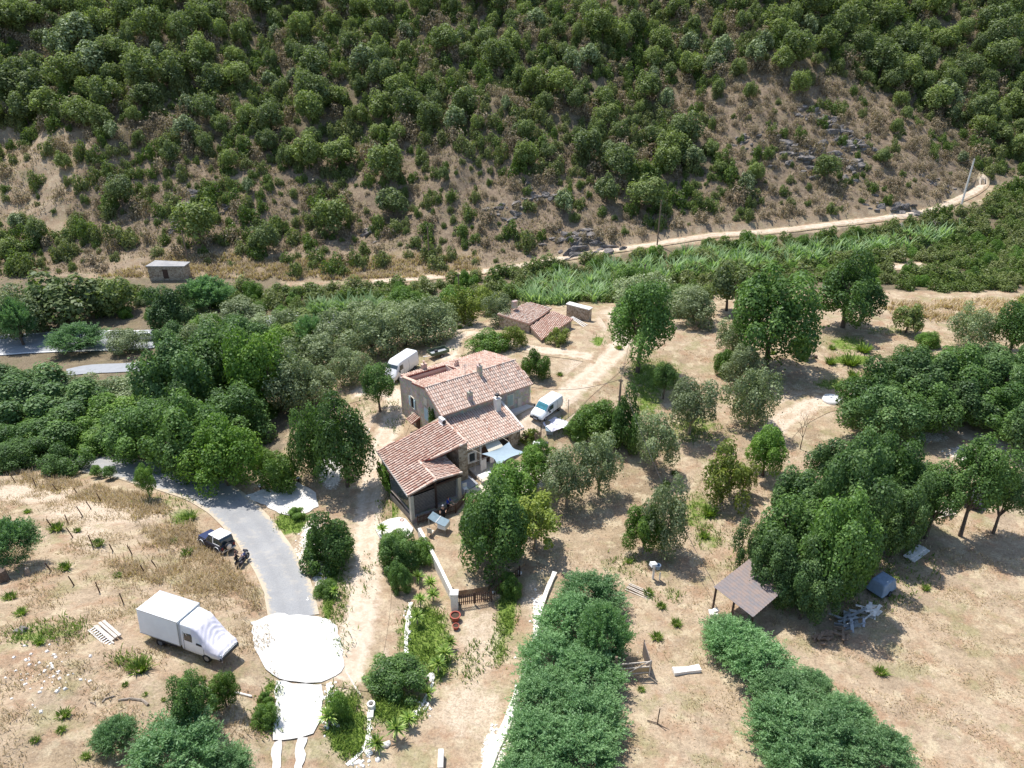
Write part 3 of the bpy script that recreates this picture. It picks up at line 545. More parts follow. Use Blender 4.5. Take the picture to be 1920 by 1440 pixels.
T('green',1205,1036,78,88,"loose green fruit tree beside the tall grey olive in the orchard",'fruit_tree','fruit tree',tf=.2,trunk='olive')
T('yellow',1352,942,96,106,"yellow-green fruit tree in the middle of the orchard",'fruit_tree','fruit tree',tf=.15,trunk='olive')
T('yellow',1392,925,50,62,"thin yellow-green tree behind the yellow-green fruit tree",'fruit_tree','fruit tree',tf=.25,trunk='olive')
T('green',1430,892,82,94,"round light green tree left of the oak canopy",'small_tree','tree',tf=.25)
T('yellow',1004,1028,112,106,"sparse yellowish tree with forked trunk in front of the terrace",'fruit_tree','fruit tree',tf=.32,trunk='olive')
T('oak',928,1058,140,146,"large dark green tree on the lower terrace beside the grey hot tub frame",'shade_tree','tree',tf=.12)
T('oak',893,1005,68,85,"dark green tree crowding the corner post of the tiled porch",'shade_tree','tree',tf=.15)
T('green',955,960,115,95,"dense green tree below the blue-grey shade sail",'shade_tree','tree',tf=.15)
T('green',1005,915,74,86,"small round tree with clear thin trunk at the terrace edge",'shade_tree','tree',tf=.35)
T('green',1005,712,52,62,"round green bush behind the house near the dirt track",'bush','bush',tf=.0,trunk=None)
T('green',918,662,72,48,"spreading green bush left of the tiled outbuilding",'bush','bush',tf=.0,trunk=None)
T('yellow',965,652,50,48,"yellow-green bush against the corner of the tiled outbuilding",'bush','bush',tf=.05,trunk=None)
T('yellow',1047,647,46,38,"yellow-green bush leaning on the lower outbuilding roof",'bush','bush',tf=.0,trunk=None)
T('oak',713,772,70,92,"slender tree at the driveway left of the house gable",'small_tree','tree',tf=.38)
T('olive',660,718,72,72,"grey bush behind the slender driveway tree",'olive_tree','olive tree',tf=.1,trunk='olive')
T('oak',652,912,116,160,"tall dark tree overhanging the driveway left of the porch",'oak_tree','oak',tf=.22)
T('oak',590,892,76,132,"dark tree behind the white concrete pad",'oak_tree','oak',tf=.1)
T('green',528,922,76,82,"light green bushy tree beside the concrete pad",'bush','bush',tf=.0,trunk=None)
T('oak',618,1068,104,124,"dense fig-like round tree between the asphalt lane and the driveway",'fig_tree','fig tree',tf=.0,trunk=None)
T('oak',745,1310,108,104,"dense round shrub with a dark shadow in the lower garden",'bush','bush',tf=.0,trunk=None)
T('oak',748,1075,76,84,"dark bush along the driveway beside the garden wall",'bush','bush',tf=.0,trunk=None)
T('green',738,1030,48,44,"low bush below the white pad corner",'bush','bush',tf=.0,trunk=None)
T('green',793,1056,52,52,"bright green bush at the upper end of the white garden wall",'bush','bush',tf=.0,trunk=None)
T('oak',752,1110,44,60,"narrow dark bush at the foot of the driveway bush row",'bush','bush',tf=.0,trunk=None)
T('green',955,1120,48,52,"soft green shrub below the picket fence",'shrub','shrub',tf=.0,trunk=None)
T('green',610,1120,42,40,"light green spiky shrub at the asphalt lane end",'shrub','shrub',tf=.0,trunk=None)
T('green',635,1352,50,62,"green shrub on the stone bank beside the concrete drive",'shrub','shrub',tf=.0,trunk=None)
T('green',558,975,34,30,"small dark green shrub at the edge of the concrete pad",'shrub','shrub',tf=.0,trunk=None)
T('oak',372,1362,82,94,"small round tree below the box truck, nearer of two",'small_tree','tree',tf=.28)
T('green',425,1325,60,62,"small green tree below the box truck, farther of two",'small_tree','tree',tf=.2)
T('mimosa',222,1420,88,92,"feathery light green bush in the dry slope below the driftwood",'mimosa_bush','bush',tf=.1,trunk=None)
T('mimosa',335,1500,190,120,"big blue-green feathery bush cut by the bottom edge",'mimosa_bush','bush',tf=.0,trunk=None)
T('mimosa',425,1490,110,90,"feathery bush joined to the big one at the bottom edge",'mimosa_bush','bush',tf=.0,trunk=None)
T('mimosa',30,1075,112,118,"dark feathery bush at the left edge above the dry slope",'mimosa_bush','bush',tf=.0,trunk=None)
T('oak',125,892,82,72,"dark low tree where the asphalt lane disappears",'small_tree','tree',tf=.05)
T('oak',35,885,100,60,"dark shrub at the left edge above the stake row",'bush','bush',tf=.0,trunk=None)
T('green',184,895,26,24,"tiny round tree on the lane edge, left of two",'small_tree','tree',tf=.3)
T('oak',208,898,26,26,"tiny round tree on the lane edge, right of two",'small_tree','tree',tf=.3)
T('green',282,935,40,62,"slim young tree leaning on the bank above the stake row",'small_tree','tree',tf=.35,trunk='olive')
T('green',500,1320,26,28,"small green bush beside the white drive",'shrub','shrub',tf=.0,trunk=None)
T('green',498,1362,46,50,"green bush left of the white concrete drive",'shrub','shrub',tf=.0,trunk=None)
for i,(x,y,w_,h_) in enumerate([(1108,1150,118,120),(1070,1205,130,110),(1130,1230,95,130),(1035,1275,125,110),(1105,1310,130,120),(1020,1350,125,110),(1100,1390,140,110),(1005,1430,130,105),(1085,1465,150,110),(985,1500,120,100)]):
    T('mimosa',x,y+20,w_*1.1,h_,"feathery bush of the tall hedge left of the wooden gate",'mimosa_bush','bush',tf=.0,trunk=None,group='feathery hedge left of the wooden gate')
for i,(x,y,w_,h_) in enumerate([(1375,1245,120,110),(1420,1290,130,120),(1365,1215,90,80),(1460,1345,120,110),(1470,1425,150,120),(1550,1450,150,110),(1580,1385,110,90),(1640,1465,130,90),(1500,1490,150,90),(1520,1300,70,70)]):
    T('mimosa',x,y+15,w_*1.1,h_,"feathery green bush of the hedge right of the wooden gate",'mimosa_bush','bush',tf=.0,trunk=None,group='feathery hedge right of the wooden gate')
GO='oaks over the junk yard on the right'
for i,(x,y,w_,h_) in enumerate([(1480,1080,150,175),(1560,1050,150,190),(1450,1130,120,150),(1545,1130,150,175),(1640,1010,140,140),(1700,985,110,120),(1585,1090,105,120),(1590,970,130,150),(1490,990,130,150),(1660,980,140,150),(1560,920,120,110),(1670,1045,110,130),(1735,1010,105,165),(1500,1160,110,110),(1410,1085,80,110),(1800,1005,120,165),(1862,1000,95,150)]):
    T('oak2' if i % 3 else 'oak',x,y,w_*.93,h_*(.82,1.0,.9,1.06)[i % 4],"spreading oak of the dark canopy over the junk yard",'oak_tree','oak',tf=.48 if x>1700 else .18,group=GO)
GP='oaks of the bright canopy at the right edge'
for i,(x,y,w_,h_) in enumerate([(1625,790,120,120),(1700,775,130,120),(1775,765,130,115),(1850,770,130,115),(1915,790,120,120),(1640,835,130,115),(1720,812,120,100),(1790,800,115,95),(1865,815,120,100),(1925,855,110,110),(1700,720,90,75),(1850,720,110,80),(1780,715,90,70),(1925,730,90,90)]):
    T('oak2' if i%2 else 'oak',x,y,w_*1.05,h_,"rounded bright green oak of the canopy at the right edge above the watermark-free field" if 0 else "rounded bright green oak of the canopy at the right edge",'oak_tree','oak',tf=.2,group=GP)
# bare tree
def bare_tree(p, h, label):
    e=empty('bare_tree',p,0,label,'dead tree'); mb=MB(); r=random.Random(4)
    def br(s,d,l,rr,k):
        q=s+d*l; mb.tube([s,(s+q)/2+Vector((r.uniform(-.05,.05),)*3),q],[rr,rr*.8,rr*.6],5)
        if k>0:
            for _ in range(3 if k>1 else 2):
                nd=(d+Vector((r.uniform(-.8,.8),r.uniform(-.8,.8),r.uniform(-.1,.5)))).normalized(); br(q,nd,l*r.uniform(.55,.8),rr*.55,k-1)
    br(Vector((0,0,-.1)),Vector((.02,0,1)),h*.38,.07,4); mb.build('trunk','bark',e)
bare_tree(at(1500,842),4.2,"bare leafless little tree beside the pale dirt track")
bare_tree(at(203,860),2.5,"bare grey sapling at the lane edge behind the tiny trees") if 0 else None
# left valley wood
LW=[('olive',40,625,95,100),('hilltree',130,600,120,105),('mimosa',45,640,60,90),('mimosa',150,655,90,65),('olive',240,655,70,55),('hilltree',215,580,70,70),('oak2',325,612,80,85),('mimosa',395,580,90,75),
 ('oak2',345,775,130,150),('oak',425,730,130,130),('oak2',465,690,110,110),('olive',330,700,60,70),('green',500,760,110,150),('olive',560,760,90,110),('olive',600,745,70,70),('oak',282,858,118,122),('oak',368,876,125,145),('green',430,905,110,130),('oak',350,820,100,110),('oak',445,820,110,110),
 ('oak2',60,800,160,120),('oak2',165,790,130,90),('olive',115,765,110,60),('oak2',10,745,100,80),('green',200,842,80,45),('oak',110,838,110,80),('oak',30,848,90,75),('green',240,800,110,80),('olive',240,765,110,55),('oak',240,836,90,80),('green',60,840,80,60),('green',160,830,90,60),
 ('olive',545,640,60,70),('mimosa',585,650,60,70),('olive',640,650,90,85),('olive',700,660,90,90),('olive',760,640,90,85),('olive',815,630,90,85),('olive',600,690,90,80),('green',520,680,80,80),('olive',540,700,80,80),('olive',680,620,80,70),('olive',745,610,80,60),('hilltree',560,620,60,50),('olive',450,610,90,60),('green',390,640,60,60),('olive',460,650,80,60),
 ('green',850,590,60,60),('yellow',870,600,60,70),('olive',940,600,60,60),('green',760,580,60,50),('yellow',915,580,50,50),('olive',1200,570,100,70),('olive',1300,600,80,70),('olive',1270,580,80,60),('green',1180,540,60,50),('oak2',335,668,70,75),('olive',385,668,80,80),('oak',440,660,90,80),('olive',505,655,80,75),('hilltree',560,650,70,60)]
for k,x,y,w_,h_ in LW:
    if w_: T(k,x,y+8,w_*1.12,h_*1.05,{'olive':"grey-green tree",'hilltree':"gnarled dark oak",'oak':"dense dark tree",'oak2':"bluish conifer-like tree",'green':"mid green tree",'mimosa':"feathery light green tree",'yellow':"yellow-green tree"}[k]+(" in the valley wood on the left" if x<620 else " in the tree belt behind the house"),'tree','tree',tf=.1,group='trees of the valley wood on the left' if x<620 else 'trees of the belt behind the house')

# ---------------------------------------------------------------- automatic fill: poisson scatter tested in the photo frame
def scatter(x0, x1, y0, y1, dmin, test, seed, tries=60000):
    r = np.random.default_rng(seed); cs = dmin / sqrt(2); grid = {}; out = []
    X = r.uniform(x0, x1, tries); Y = r.uniform(y0, y1, tries); Z = H(X, Y); px, py, zc = project(X, Y, Z); ok = test(px, py, X, Y, r.random(tries))
    for i in np.nonzero(ok)[0]:
        gi, gj = int(X[i] // cs), int(Y[i] // cs); good = True
        for a in range(gi - 2, gi + 3):
            for b in range(gj - 2, gj + 3):
                q = grid.get((a, b))
                if q and (q[0] - X[i]) ** 2 + (q[1] - Y[i]) ** 2 < dmin * dmin: good = False
        if good: grid[(gi, gj)] = (X[i], Y[i]); out.append((X[i], Y[i], Z[i], px[i], py[i], zc[i]))
    return out
trkx = lambda X, Y: Y - np.interp(X, TX, TY)
inv = lambda px, py: (px > -160) & (px < 2080) & (py > -60) & (py < 1500)
BARE = [[(-200,232),(60,240),(175,245),(175,300),(150,360),(130,445),(-200,455)]]
ROCKY = [[(1230,180),(1500,120),(1720,190),(1800,250),(1840,330),(1790,400),(1500,440),(1240,450),(1010,485),(1040,420),(1250,400),(1400,400),(1420,340),(1330,280)],[(820,340),(1000,330),(1080,370),(1040,400),(900,400)],[(560,150),(660,160),(640,190),(560,180)]]
SHELF = [(350,455),(640,455),(930,470),(1000,480),(900,520),(160,525),(160,480)]
LOWER = [(-200,230),(180,250),(300,330),(420,280),(560,320),(650,290),(800,260),(900,250),(1060,300),(1260,330),(1400,340),(1500,440),(900,530),(-200,520)]
SPARSE=[(380,300),(560,330),(640,290),(800,270),(900,310),(1060,300),(1080,340),(1340,400),(1300,450),(1000,490),(640,470),(350,480),(150,430),(210,350)]
def any_in(polys, x, y):
    o = np.zeros(np.shape(x), bool)
    for p in polys: o |= inpoly(p, x, y)
    return o
def t_tree(px, py, X, Y, u):
    bare = any_in(BARE + ROCKY, px, py); lower = inpoly(LOWER, px, py)
    upper_right_open = (px > 1050) & (px < 1500) & (py > 40) & (py < 230)
    return (trkx(X, Y) > 9) & inv(px, py + 20) & np.where(bare, u < .01, np.where(lower, u < .03, np.where(upper_right_open, u < .5, True)))
def t_bush(px, py, X, Y, u):
    bare = any_in(BARE, px, py); rocky = any_in(ROCKY, px, py); lower = inpoly(LOWER, px, py); sp = inpoly(SPARSE, px, py); shelf = inpoly(SHELF, px, py)
    p = np.where(bare, .05, np.where(rocky, .30, np.where(shelf, .04, np.where(sp, .50, np.where(lower, .8, .85)))))
    cl = .5 + .5 * wob(X, Y, 17, 77); p = np.where(sp & ~rocky, p * (.35 + 1.0 * cl) * .8, np.where(lower & ~bare & ~rocky, p * .75, p))
    return (trkx(X, Y) > 3.4) & inv(px, py + 10) & (u < p)
rr = random.Random(5)
def zone(px, py, y1=330, y0=170): return ("upper " if py < y0 else "middle " if py < y1 else "lower ") + ["far left", "left", "centre left", "centre", "centre right", "right", "far right"][int(min(6, max(0, px / 1920 * 7)))]
ht = scatter(-170, 190, 118, 330, 4.9, t_tree, 1, 26000); hb = scatter(-170, 190, 118, 330, 2.05, t_bush, 2, 160000)
hb = [b for b in hb]
def near_first(l): return sorted(l, key=lambda q: q[5])
def instancer(name, rows, srcs, mats=None):
    """one object: instances of the source meshes on the points of a mesh"""
    me = bpy.data.meshes.new(name); me.from_pydata([r_[0] for r_ in rows], [], []); 
    a = me.attributes.new('idx', 'INT', 'POINT'); a.data.foreach_set('value', [r_[3] for r_ in rows])
    a = me.attributes.new('scl', 'FLOAT_VECTOR', 'POINT'); a.data.foreach_set('vector', np.array([r_[1] for r_ in rows], np.float32).ravel())
    a = me.attributes.new('rot', 'FLOAT_VECTOR', 'POINT'); a.data.foreach_set('vector', np.array([r_[2] for r_ in rows], np.float32).ravel())
    o = bpy.data.objects.new(name, me); COL.objects.link(o)
    ng = bpy.data.node_groups.new(name, 'GeometryNodeTree'); ng.interface.new_socket('Geometry', in_out='INPUT', socket_type='NodeSocketGeometry'); ng.interface.new_socket('Geometry', in_out='OUTPUT', socket_type='NodeSocketGeometry')
    gi = ng.nodes.new('NodeGroupInput'); go = ng.nodes.new('NodeGroupOutput'); ip = ng.nodes.new('GeometryNodeInstanceOnPoints'); jn = ng.nodes.new('GeometryNodeJoinGeometry')
    for s in srcs[::-1]:
        gt = ng.nodes.new('GeometryNodeGeometryToInstance'); jj = ng.nodes.new('GeometryNodeJoinGeometry')
        for ob in s:
            oi = ng.nodes.new('GeometryNodeObjectInfo'); oi.transform_space = 'ORIGINAL'; oi.inputs['Object'].default_value = ob
            tr = ng.nodes.new('GeometryNodeTransform'); tr.inputs['Translation'].default_value = ob.location; tr.inputs['Scale'].default_value = ob.scale; ng.links.new(oi.outputs['Geometry'], tr.inputs[0]); ng.links.new(tr.outputs[0], jj.inputs[0])
        ng.links.new(jj.outputs[0], gt.inputs[0]); ng.links.new(gt.outputs[0], jn.inputs[0])
    def na(n_, ty):
        q = ng.nodes.new('GeometryNodeInputNamedAttribute'); q.data_type = ty; q.inputs[0].default_value = n_; return q.outputs[0]
    ng.links.new(gi.outputs[0], ip.inputs['Points']); ng.links.new(jn.outputs[0], ip.inputs['Instance']); ip.inputs['Pick Instance'].default_value = True
    ng.links.new(na('idx', 'INT'), ip.inputs['Instance Index']); ng.links.new(na('scl', 'FLOAT_VECTOR'), ip.inputs['Scale']); ng.links.new(na('rot', 'FLOAT_VECTOR'), ip.inputs['Rotation'])
    ng.links.new(ip.outputs[0], go.inputs[0]); md = o.modifiers.new('scatter', 'NODES'); md.node_group = ng; tag(o, kind='stuff'); return o
ht = near_first(ht); far_rows = []; srcs = {}
ht = [q for q in ht if rr.random() < .82 + .3 * min(1, max(0, .5 + .9 * wob(q[0], q[1], 34, 91)))]
hill_src = []
for i, (x, y, z, px, py, zc) in enumerate(ht):
    pale = rr.random() < .12; big = rr.choice([.55, .7, .85, 1.0, 1.15, 1.35, 1.6]) * rr.uniform(.92, 1.08) * (1.15 if px > 1500 or px < 300 else 1); rh = 2.6 * big; hh = rr.uniform(4.4, 6.0) * big ** .8; k = i % 6
    if i < 300:
        e = put_tree('hill_oak', 'hillpale' if pale else 'hilltree', x, y, z - .2, rh, hh, .26, rr.uniform(0, 6.28), ("pale silvery " if pale else "large green " if big > 1.3 else "small green " if big < .85 else "rounded green ") + "oak at the %s of the hillside" % zone(px, py), 'oak', 'oaks on the wooded hillside', trunk='hill', idx=rr.randrange(15))
        if len(hill_src) < 6 and not pale: hill_src.append((e, rh, hh))
    else: far_rows.append(((x, y, z - .2), (rh / 2.6, rh / 2.6, hh / 5.2), (0, 0, rr.uniform(0, 6.28)), rr.randrange(6)))
# sources: real trees; normalise to the standard size
S = []
for e, rh, hh in hill_src: S.append((list(e.children), rh, hh))
rows = []
for p_, s_, r_, k in far_rows: rh, hh = S[k][1], S[k][2]; rows.append((p_, (s_[0] * 2.6 / rh, s_[1] * 2.6 / rh, s_[2] * 5.2 / hh), r_, k))
if rows: instancer('distant_oak_wood', rows, [s[0] for s in S])
hb = near_first(hb); rows = []; bs = []
for i, (x, y, z, px, py, zc) in enumerate(hb):
    rk_ = any_in(ROCKY, np.array([px]), np.array([py]))[0]; dry = rr.random() < (.62 if rk_ else .38 if py < 300 else .18); s = (rr.choice([1.0, 1.3, 1.6, 1.9, 2.2]) if py < 300 else rr.choice([.6, .85, 1.1, 1.35, 1.7, 2.1])) * rr.uniform(.9, 1.15) * (.75 if rk_ else 1); h_ = s * rr.uniform(.8, 1.3)
    if i < 300:
        k = 'dryscrub' if dry else 'maquis'; me_ = CR[k][i % len(CR[k])]
        o = link('shrub', me_, None, (x, y, z + h_ * .25), (s, s, h_ * 1.2), rr.uniform(0, 6.28))
        tag(o, ("brownish dry shrub" if dry else "low green shrub" if h_ < .95 * s else "tall green shrub") + " at the %s of the slope" % zone(px, py, 440, 380), 'shrub', 'shrubs on the slope above the valley track')
        if not dry and len(bs) < 4: bs.append((o, s, h_ * 1.2))
        if dry and len(bs) == 4: bs.append((o, s, h_ * 1.2))
    else:
        k = 4 if dry and len(bs) > 4 else rr.randrange(4); b = bs[k]; rows.append(((x, y, z + h_ * .25), (s / b[1], s / b[1], h_ * 1.2 / b[2]), (0, 0, rr.uniform(0, 6.28)), k))
class _O:  # the shrub meshes are used at their own scale
    pass
def inst_src(o): q = _O(); return o
if rows:
    o = instancer('hillside_maquis', rows, [[b[0]] for b in bs])
    for n_ in o.modifiers[0].node_group.nodes:
        if n_.bl_idname == 'GeometryNodeTransform': n_.inputs['Translation'].default_value = (0, 0, 0)
print('hill trees', len(ht), 'shrubs', len(hb))
# riparian belt and hedge
RIP = [(150,560),(420,548),(600,540),(740,540),(900,522),(1100,492),(1240,474),(1400,455),(1560,445),(1700,418),(1830,390),(1900,345),(2080,300),(2080,470),(1920,545),(1680,545),(1500,530),(1320,560),(1130,565),(960,560),(900,585),(600,585),(430,575)]
REEDP = [[(995,545),(1060,520),(1180,505),(1300,480),(1420,468),(1560,470),(1640,455),(1800,440),(1810,450),(1650,480),(1500,500),(1330,520),(1250,530),(1130,568),(1000,575),(960,560)],[(560,585),(640,575),(730,578),(735,592),(600,598)]]
def t_rip(px, py, X, Y, u): return inpoly(RIP, px, py) & (trkx(X, Y) < -2.6) & np.where(any_in(REEDP, px, py), u < .12, u < .95) & ~((abs(px - 1700) < 50) & (abs(py - 500) < 9))
rb = scatter(-110, 170, 95, 190, 2.7, t_rip, 6, 30000); print('riparian', len(rb)); rb = near_first(rb); rows = []
for i, (x, y, z, px, py, zc) in enumerate(rb):
    s = rr.uniform(1.5, 2.5); h_ = s * rr.uniform(.7, 1.1)
    if i < 300:
        k = 'maquis' if rr.random() < .8 else 'green'; me_ = CR[k][i % len(CR[k])]; o = link('hedge_shrub', me_, None, (x, y, z + h_ * .3), (s, s, h_), rr.uniform(0, 6.28)); tag(o, "dense shrub of the valley belt, %s part" % zone(px, py, 530, 480), 'shrub', 'shrubs of the belt below the valley track')
    else: b = bs[i % 4]; rows.append(((x, y, z + h_ * .3), (s / b[1], s / b[1], h_ * 1.2 / b[2]), (0, 0, rr.uniform(0, 6.28)), i % 4))
if rows:
    o = instancer('valley_thicket', rows, [[b[0]] for b in bs[:4]])
    for n_ in o.modifiers[0].node_group.nodes:
        if n_.bl_idname == 'GeometryNodeTransform': n_.inputs['Translation'].default_value = (0, 0, 0)
# left wood undergrowth
LWP = [(-100,540),(150,540),(430,575),(600,600),(620,660),(560,730),(530,800),(500,890),(400,905),(280,848),(150,832),(-100,860)]
ROADS = [[(-100,625),(620,592),(620,618),(330,655),(-100,680)],[(50,680),(340,672),(340,700),(150,712),(50,715)],[(100,850),(400,880),(420,960),(100,900)],[(500,740),(640,700),(600,760),(540,860),(500,860)]]
def t_lw(px, py, X, Y, u): return inpoly(LWP, px, py) & ~any_in(ROADS, px, py) & ~any_in([[(-60,600),(330,600),(330,720),(-60,720)],[(30,690),(330,690),(330,770),(60,770)]], px, py)
for (x, y, z, px, py, zc) in scatter(-90, 10, 60, 140, 3.6, t_lw, 8, 8000):
    k = rr.choice(['green', 'oak', 'olive', 'maquis', 'green', 'oak']); s = rr.uniform(1.3, 2.2); h_ = s * rr.uniform(.6, 1.0)
    tag(link('undergrowth_bush', CR[k][rr.randrange(len(CR[k]))], None, (x, y, z + h_ * .5), (s, s, h_), rr.uniform(0, 6.28)), "leafy undergrowth bush between the trees of the valley wood", 'bush', 'undergrowth of the valley wood')
# ---------------------------------------------------------------- grasses, reeds, weeds
def blades(name, pos, hgt, wid, lean, per, mat, seed, segs=1, spread=.25):
    r = np.random.default_rng(seed); n = len(pos) * per; base = np.repeat(pos, per, 0) + np.c_[r.normal(0, spread, (n, 2)), np.zeros(n)]; h = np.repeat(hgt, per) * r.uniform(.5, 1.2, n); a = r.uniform(0, 2 * pi, n)
    d = np.c_[np.cos(a), np.sin(a), np.zeros(n)]; s = np.c_[-np.sin(a), np.cos(a), np.zeros(n)] * (wid * r.uniform(.6, 1.4, n))[:, None]; base[:, 2] -= .05
    mid = base + d * (lean * .35 * h)[:, None] + np.c_[np.zeros((n, 2)), h * .6]; tip = base + d * (lean * h * r.uniform(.6, 1.3, n))[:, None] + np.c_[np.zeros((n, 2)), h]
    V = np.stack([base - s * .6, base + s * .6, mid + s, mid - s, tip], 1).reshape(-1, 3); k = np.arange(n)[:, None] * 5
    F = np.concatenate([k + np.array([[0, 1, 2, 3]]), k + np.array([[3, 2, 4, 4]])]); 
    # degenerate quad avoided: use thin quads
    V2 = np.stack([base - s * .6, base + s * .6, mid + s, mid - s, tip + s * .12, tip - s * .12], 1).reshape(-1, 3); k = np.arange(n)[:, None] * 6
    F = np.concatenate([k + np.array([[0, 1, 2, 3]]), k + np.array([[3, 2, 4, 5]])]); tuft = np.repeat(r.random(len(pos)), per); R = np.clip(np.tile(tuft * .6 + r.random(n) * .4, 2), 0, 1)
    return link(name, npmesh(name, V2, F, R, M[mat]))
def grid_pts(poly, n, seed, clump=0.0):
    r = np.random.default_rng(seed); p = np.array([at(*q)[:2] for q in poly]); x0, y0 = p.min(0); x1, y1 = p.max(0); X = r.uniform(x0, x1, n * 4); Y = r.uniform(y0, y1, n * 4); k = inpoly([tuple(q) for q in p], X, Y)
    if clump: k &= (wob(X, Y, 7, seed) + .6 * wob(X, Y, 2.5, seed + 1) + r.normal(0, .35, len(X)) > clump)
    X, Y = X[k][:n], Y[k][:n]; return np.c_[X, Y, H(X, Y)]
for i, pl in enumerate(REEDP):
    q = grid_pts(pl, 3400 if i == 0 else 300, 31 + i, -.35); o = blades('reed_bed', q, 1.9 + .9 * wob(q[:, 0], q[:, 1], 4, 3), .13, .75, 6, 'reed', 32 + i); tag(o, kind='stuff')
LS = [(-150,905),(60,880),(160,905),(300,960),(380,1000),(470,1110),(500,1160),(515,1260),(510,1500),(-300,1550)]
q = grid_pts(LS, 9000, 41, .25); o = blades('dry_grass', q, np.full(len(q), .28), .022, .8, 4, 'drygrass', 42); tag(o, kind='stuff')
BR = [(150,905),(280,930),(370,990),(430,1060),(490,1120),(470,1170),(400,1150),(330,1110),(230,1080),(180,1030),(290,1020),(240,960),(130,935),(10,900),(10,880)]
q = grid_pts(BR, 3600, 43, -.2); o = blades('dry_brush', q, np.full(len(q), .55), .028, .7, 6, 'drygrass', 44); tag(o, kind='stuff')
OG = [(1000,800),(1200,640),(1500,600),(1900,620),(1900,780),(1600,760),(1450,900),(1300,1440),(1150,1440),(1170,1100),(1000,1060),(1000,900)]
q = grid_pts(OG, 5200, 45, .3); o = blades('dry_grass', q, np.full(len(q), .22), .022, .8, 4, 'drygrass', 46); tag(o, kind='stuff')
q = grid_pts([(1300,1440),(1290,1050),(1450,900),(1930,1000),(2000,1550),(1300,1550)], 3000, 47, .3); o = blades('dry_grass', q, np.full(len(q), .22), .022, .8, 4, 'drygrass', 48); tag(o, kind='stuff')
r_ = np.random.default_rng(71); X_ = r_.uniform(-130, 150, 90000); Y_ = r_.uniform(120, 260, 90000); px_, py_, _ = project(X_, Y_, H(X_, Y_)); k_ = (trkx(X_, Y_) > 3) & (px_ > -60) & (px_ < 1980) & (inpoly(LOWER, px_, py_) | any_in(ROCKY, px_, py_) | inpoly(SPARSE, px_, py_)) & (wob(X_, Y_, 9, 72) + r_.normal(0, .5, len(X_)) > -.1); q = np.c_[X_[k_], Y_[k_], H(X_[k_], Y_[k_])][:11000]
o = blades('slope_dry_grass', q, np.full(len(q), .55), .07, .8, 4, 'dryscrub', 73, spread=.45); tag(o, kind='stuff')
q = grid_pts([(330,478),(900,480),(900,520),(180,520)], 2600, 49, -.3); o = blades('dry_grass', q, np.full(len(q), .8), .07, .7, 5, 'drygrass', 50); tag(o, kind='stuff')
q = grid_pts([(1640,570),(1930,560),(1930,600),(1700,605)], 900, 55, -.3); o = blades('dry_grass', q, np.full(len(q), .8), .06, .7, 5, 'drygrass', 56); tag(o, kind='stuff')
def green_pts(lst, dens, seed):
    r = np.random.default_rng(seed); out = []
    for q_ in lst:
        x, y, rx, ry = q_[:4]; s = q_[4] if len(q_) > 4 else 1; n = int(dens * rx * ry * s / 1000)
        for _ in range(n):
            a, k = r.uniform(0, 6.28), sqrt(r.uniform(0, 1)); p = at(x + cos(a) * rx * k, y + sin(a) * ry * k); out.append(tuple(p))
    return np.array(out)
q = green_pts(GREEN, 60, 51); o = blades('green_grass', q, np.full(len(q), .36), .035, .7, 8, 'weed', 52, spread=.3); tag(o, kind='stuff')
# separate weed clumps
WC = [(110,905,0),(52,957,14),(108,985,26),(145,992,14),(185,1015,22),(221,1076,16),(325,1013,14),(351,1033,22),(357,965,26),(122,1060,24),(20,1115,24),(75,1200,20),(40,1145,22),(120,1335,26),(115,1365,18),(66,1385,16),(162,1415,18),(235,1281,12),(262,1245,40),(380,1270,14),(307,1310,10),(272,1300,10),(1268,1165,20),(1232,1190,22),(1215,1108,20),(1240,1133,18),(1202,1290,14),(1330,955,30),(1320,1000,20),(1557,675,22),(1595,672,36),(1600,700,24),(1640,735,14),(1620,650,30),(1560,650,14),(1735,1100,16),(1650,1255,24),(545,1222,0),(1050,700,12),(1160,650,14),(1110,1190,0),(870,668,12),(862,612,12),(700,735,10),(1180,1050,14),(1250,905,16),(1360,1080,0),(1265,885,14),(1450,660,12)]
def tuft_mesh(seed, n=120):
    r = np.random.default_rng(seed); a = r.uniform(0, 2 * pi, n); k = np.sqrt(r.uniform(0, 1, n)) * .55; b = np.c_[np.cos(a) * k, np.sin(a) * k, np.zeros(n)]; d = np.c_[np.cos(a), np.sin(a), np.zeros(n)] + r.normal(0, .4, (n, 3)) * [1, 1, 0]; h = r.uniform(.35, 1.0, n)[:, None]
    t = b + d * .55 * r.uniform(.4, 1.1, n)[:, None] + np.array([0, 0, 1]) * h; sd = np.c_[-np.sin(a), np.cos(a), np.zeros(n)] * .06; m_ = (b + t) / 2 + np.array([0, 0, .12]); V = np.stack([b - sd, b + sd, m_ + sd, m_ - sd, t + sd * .3, t - sd * .3], 1).reshape(-1, 3); q = np.arange(n)[:, None] * 6
    return npmesh("leaves", V, np.concatenate([q + np.array([[0, 1, 2, 3]]), q + np.array([[3, 2, 4, 5]])]), r.random(2 * n), M['weed'])
TFM = [tuft_mesh(i) for i in range(3)]
for x, y, s in WC:
    if s:
        p = at(x, y + s * .3); _, _, zc = project(*p); rw = s * zc / FPX / 2 * 1.15; k = TFM[(x + y) % 3]
        tag(link('weed_clump', k, None, (p.x, p.y, p.z - .03), (rw, rw, rw * .9), x), "low bright green weed clump in the dry ground", 'weed', 'weed clumps in the dry ground')
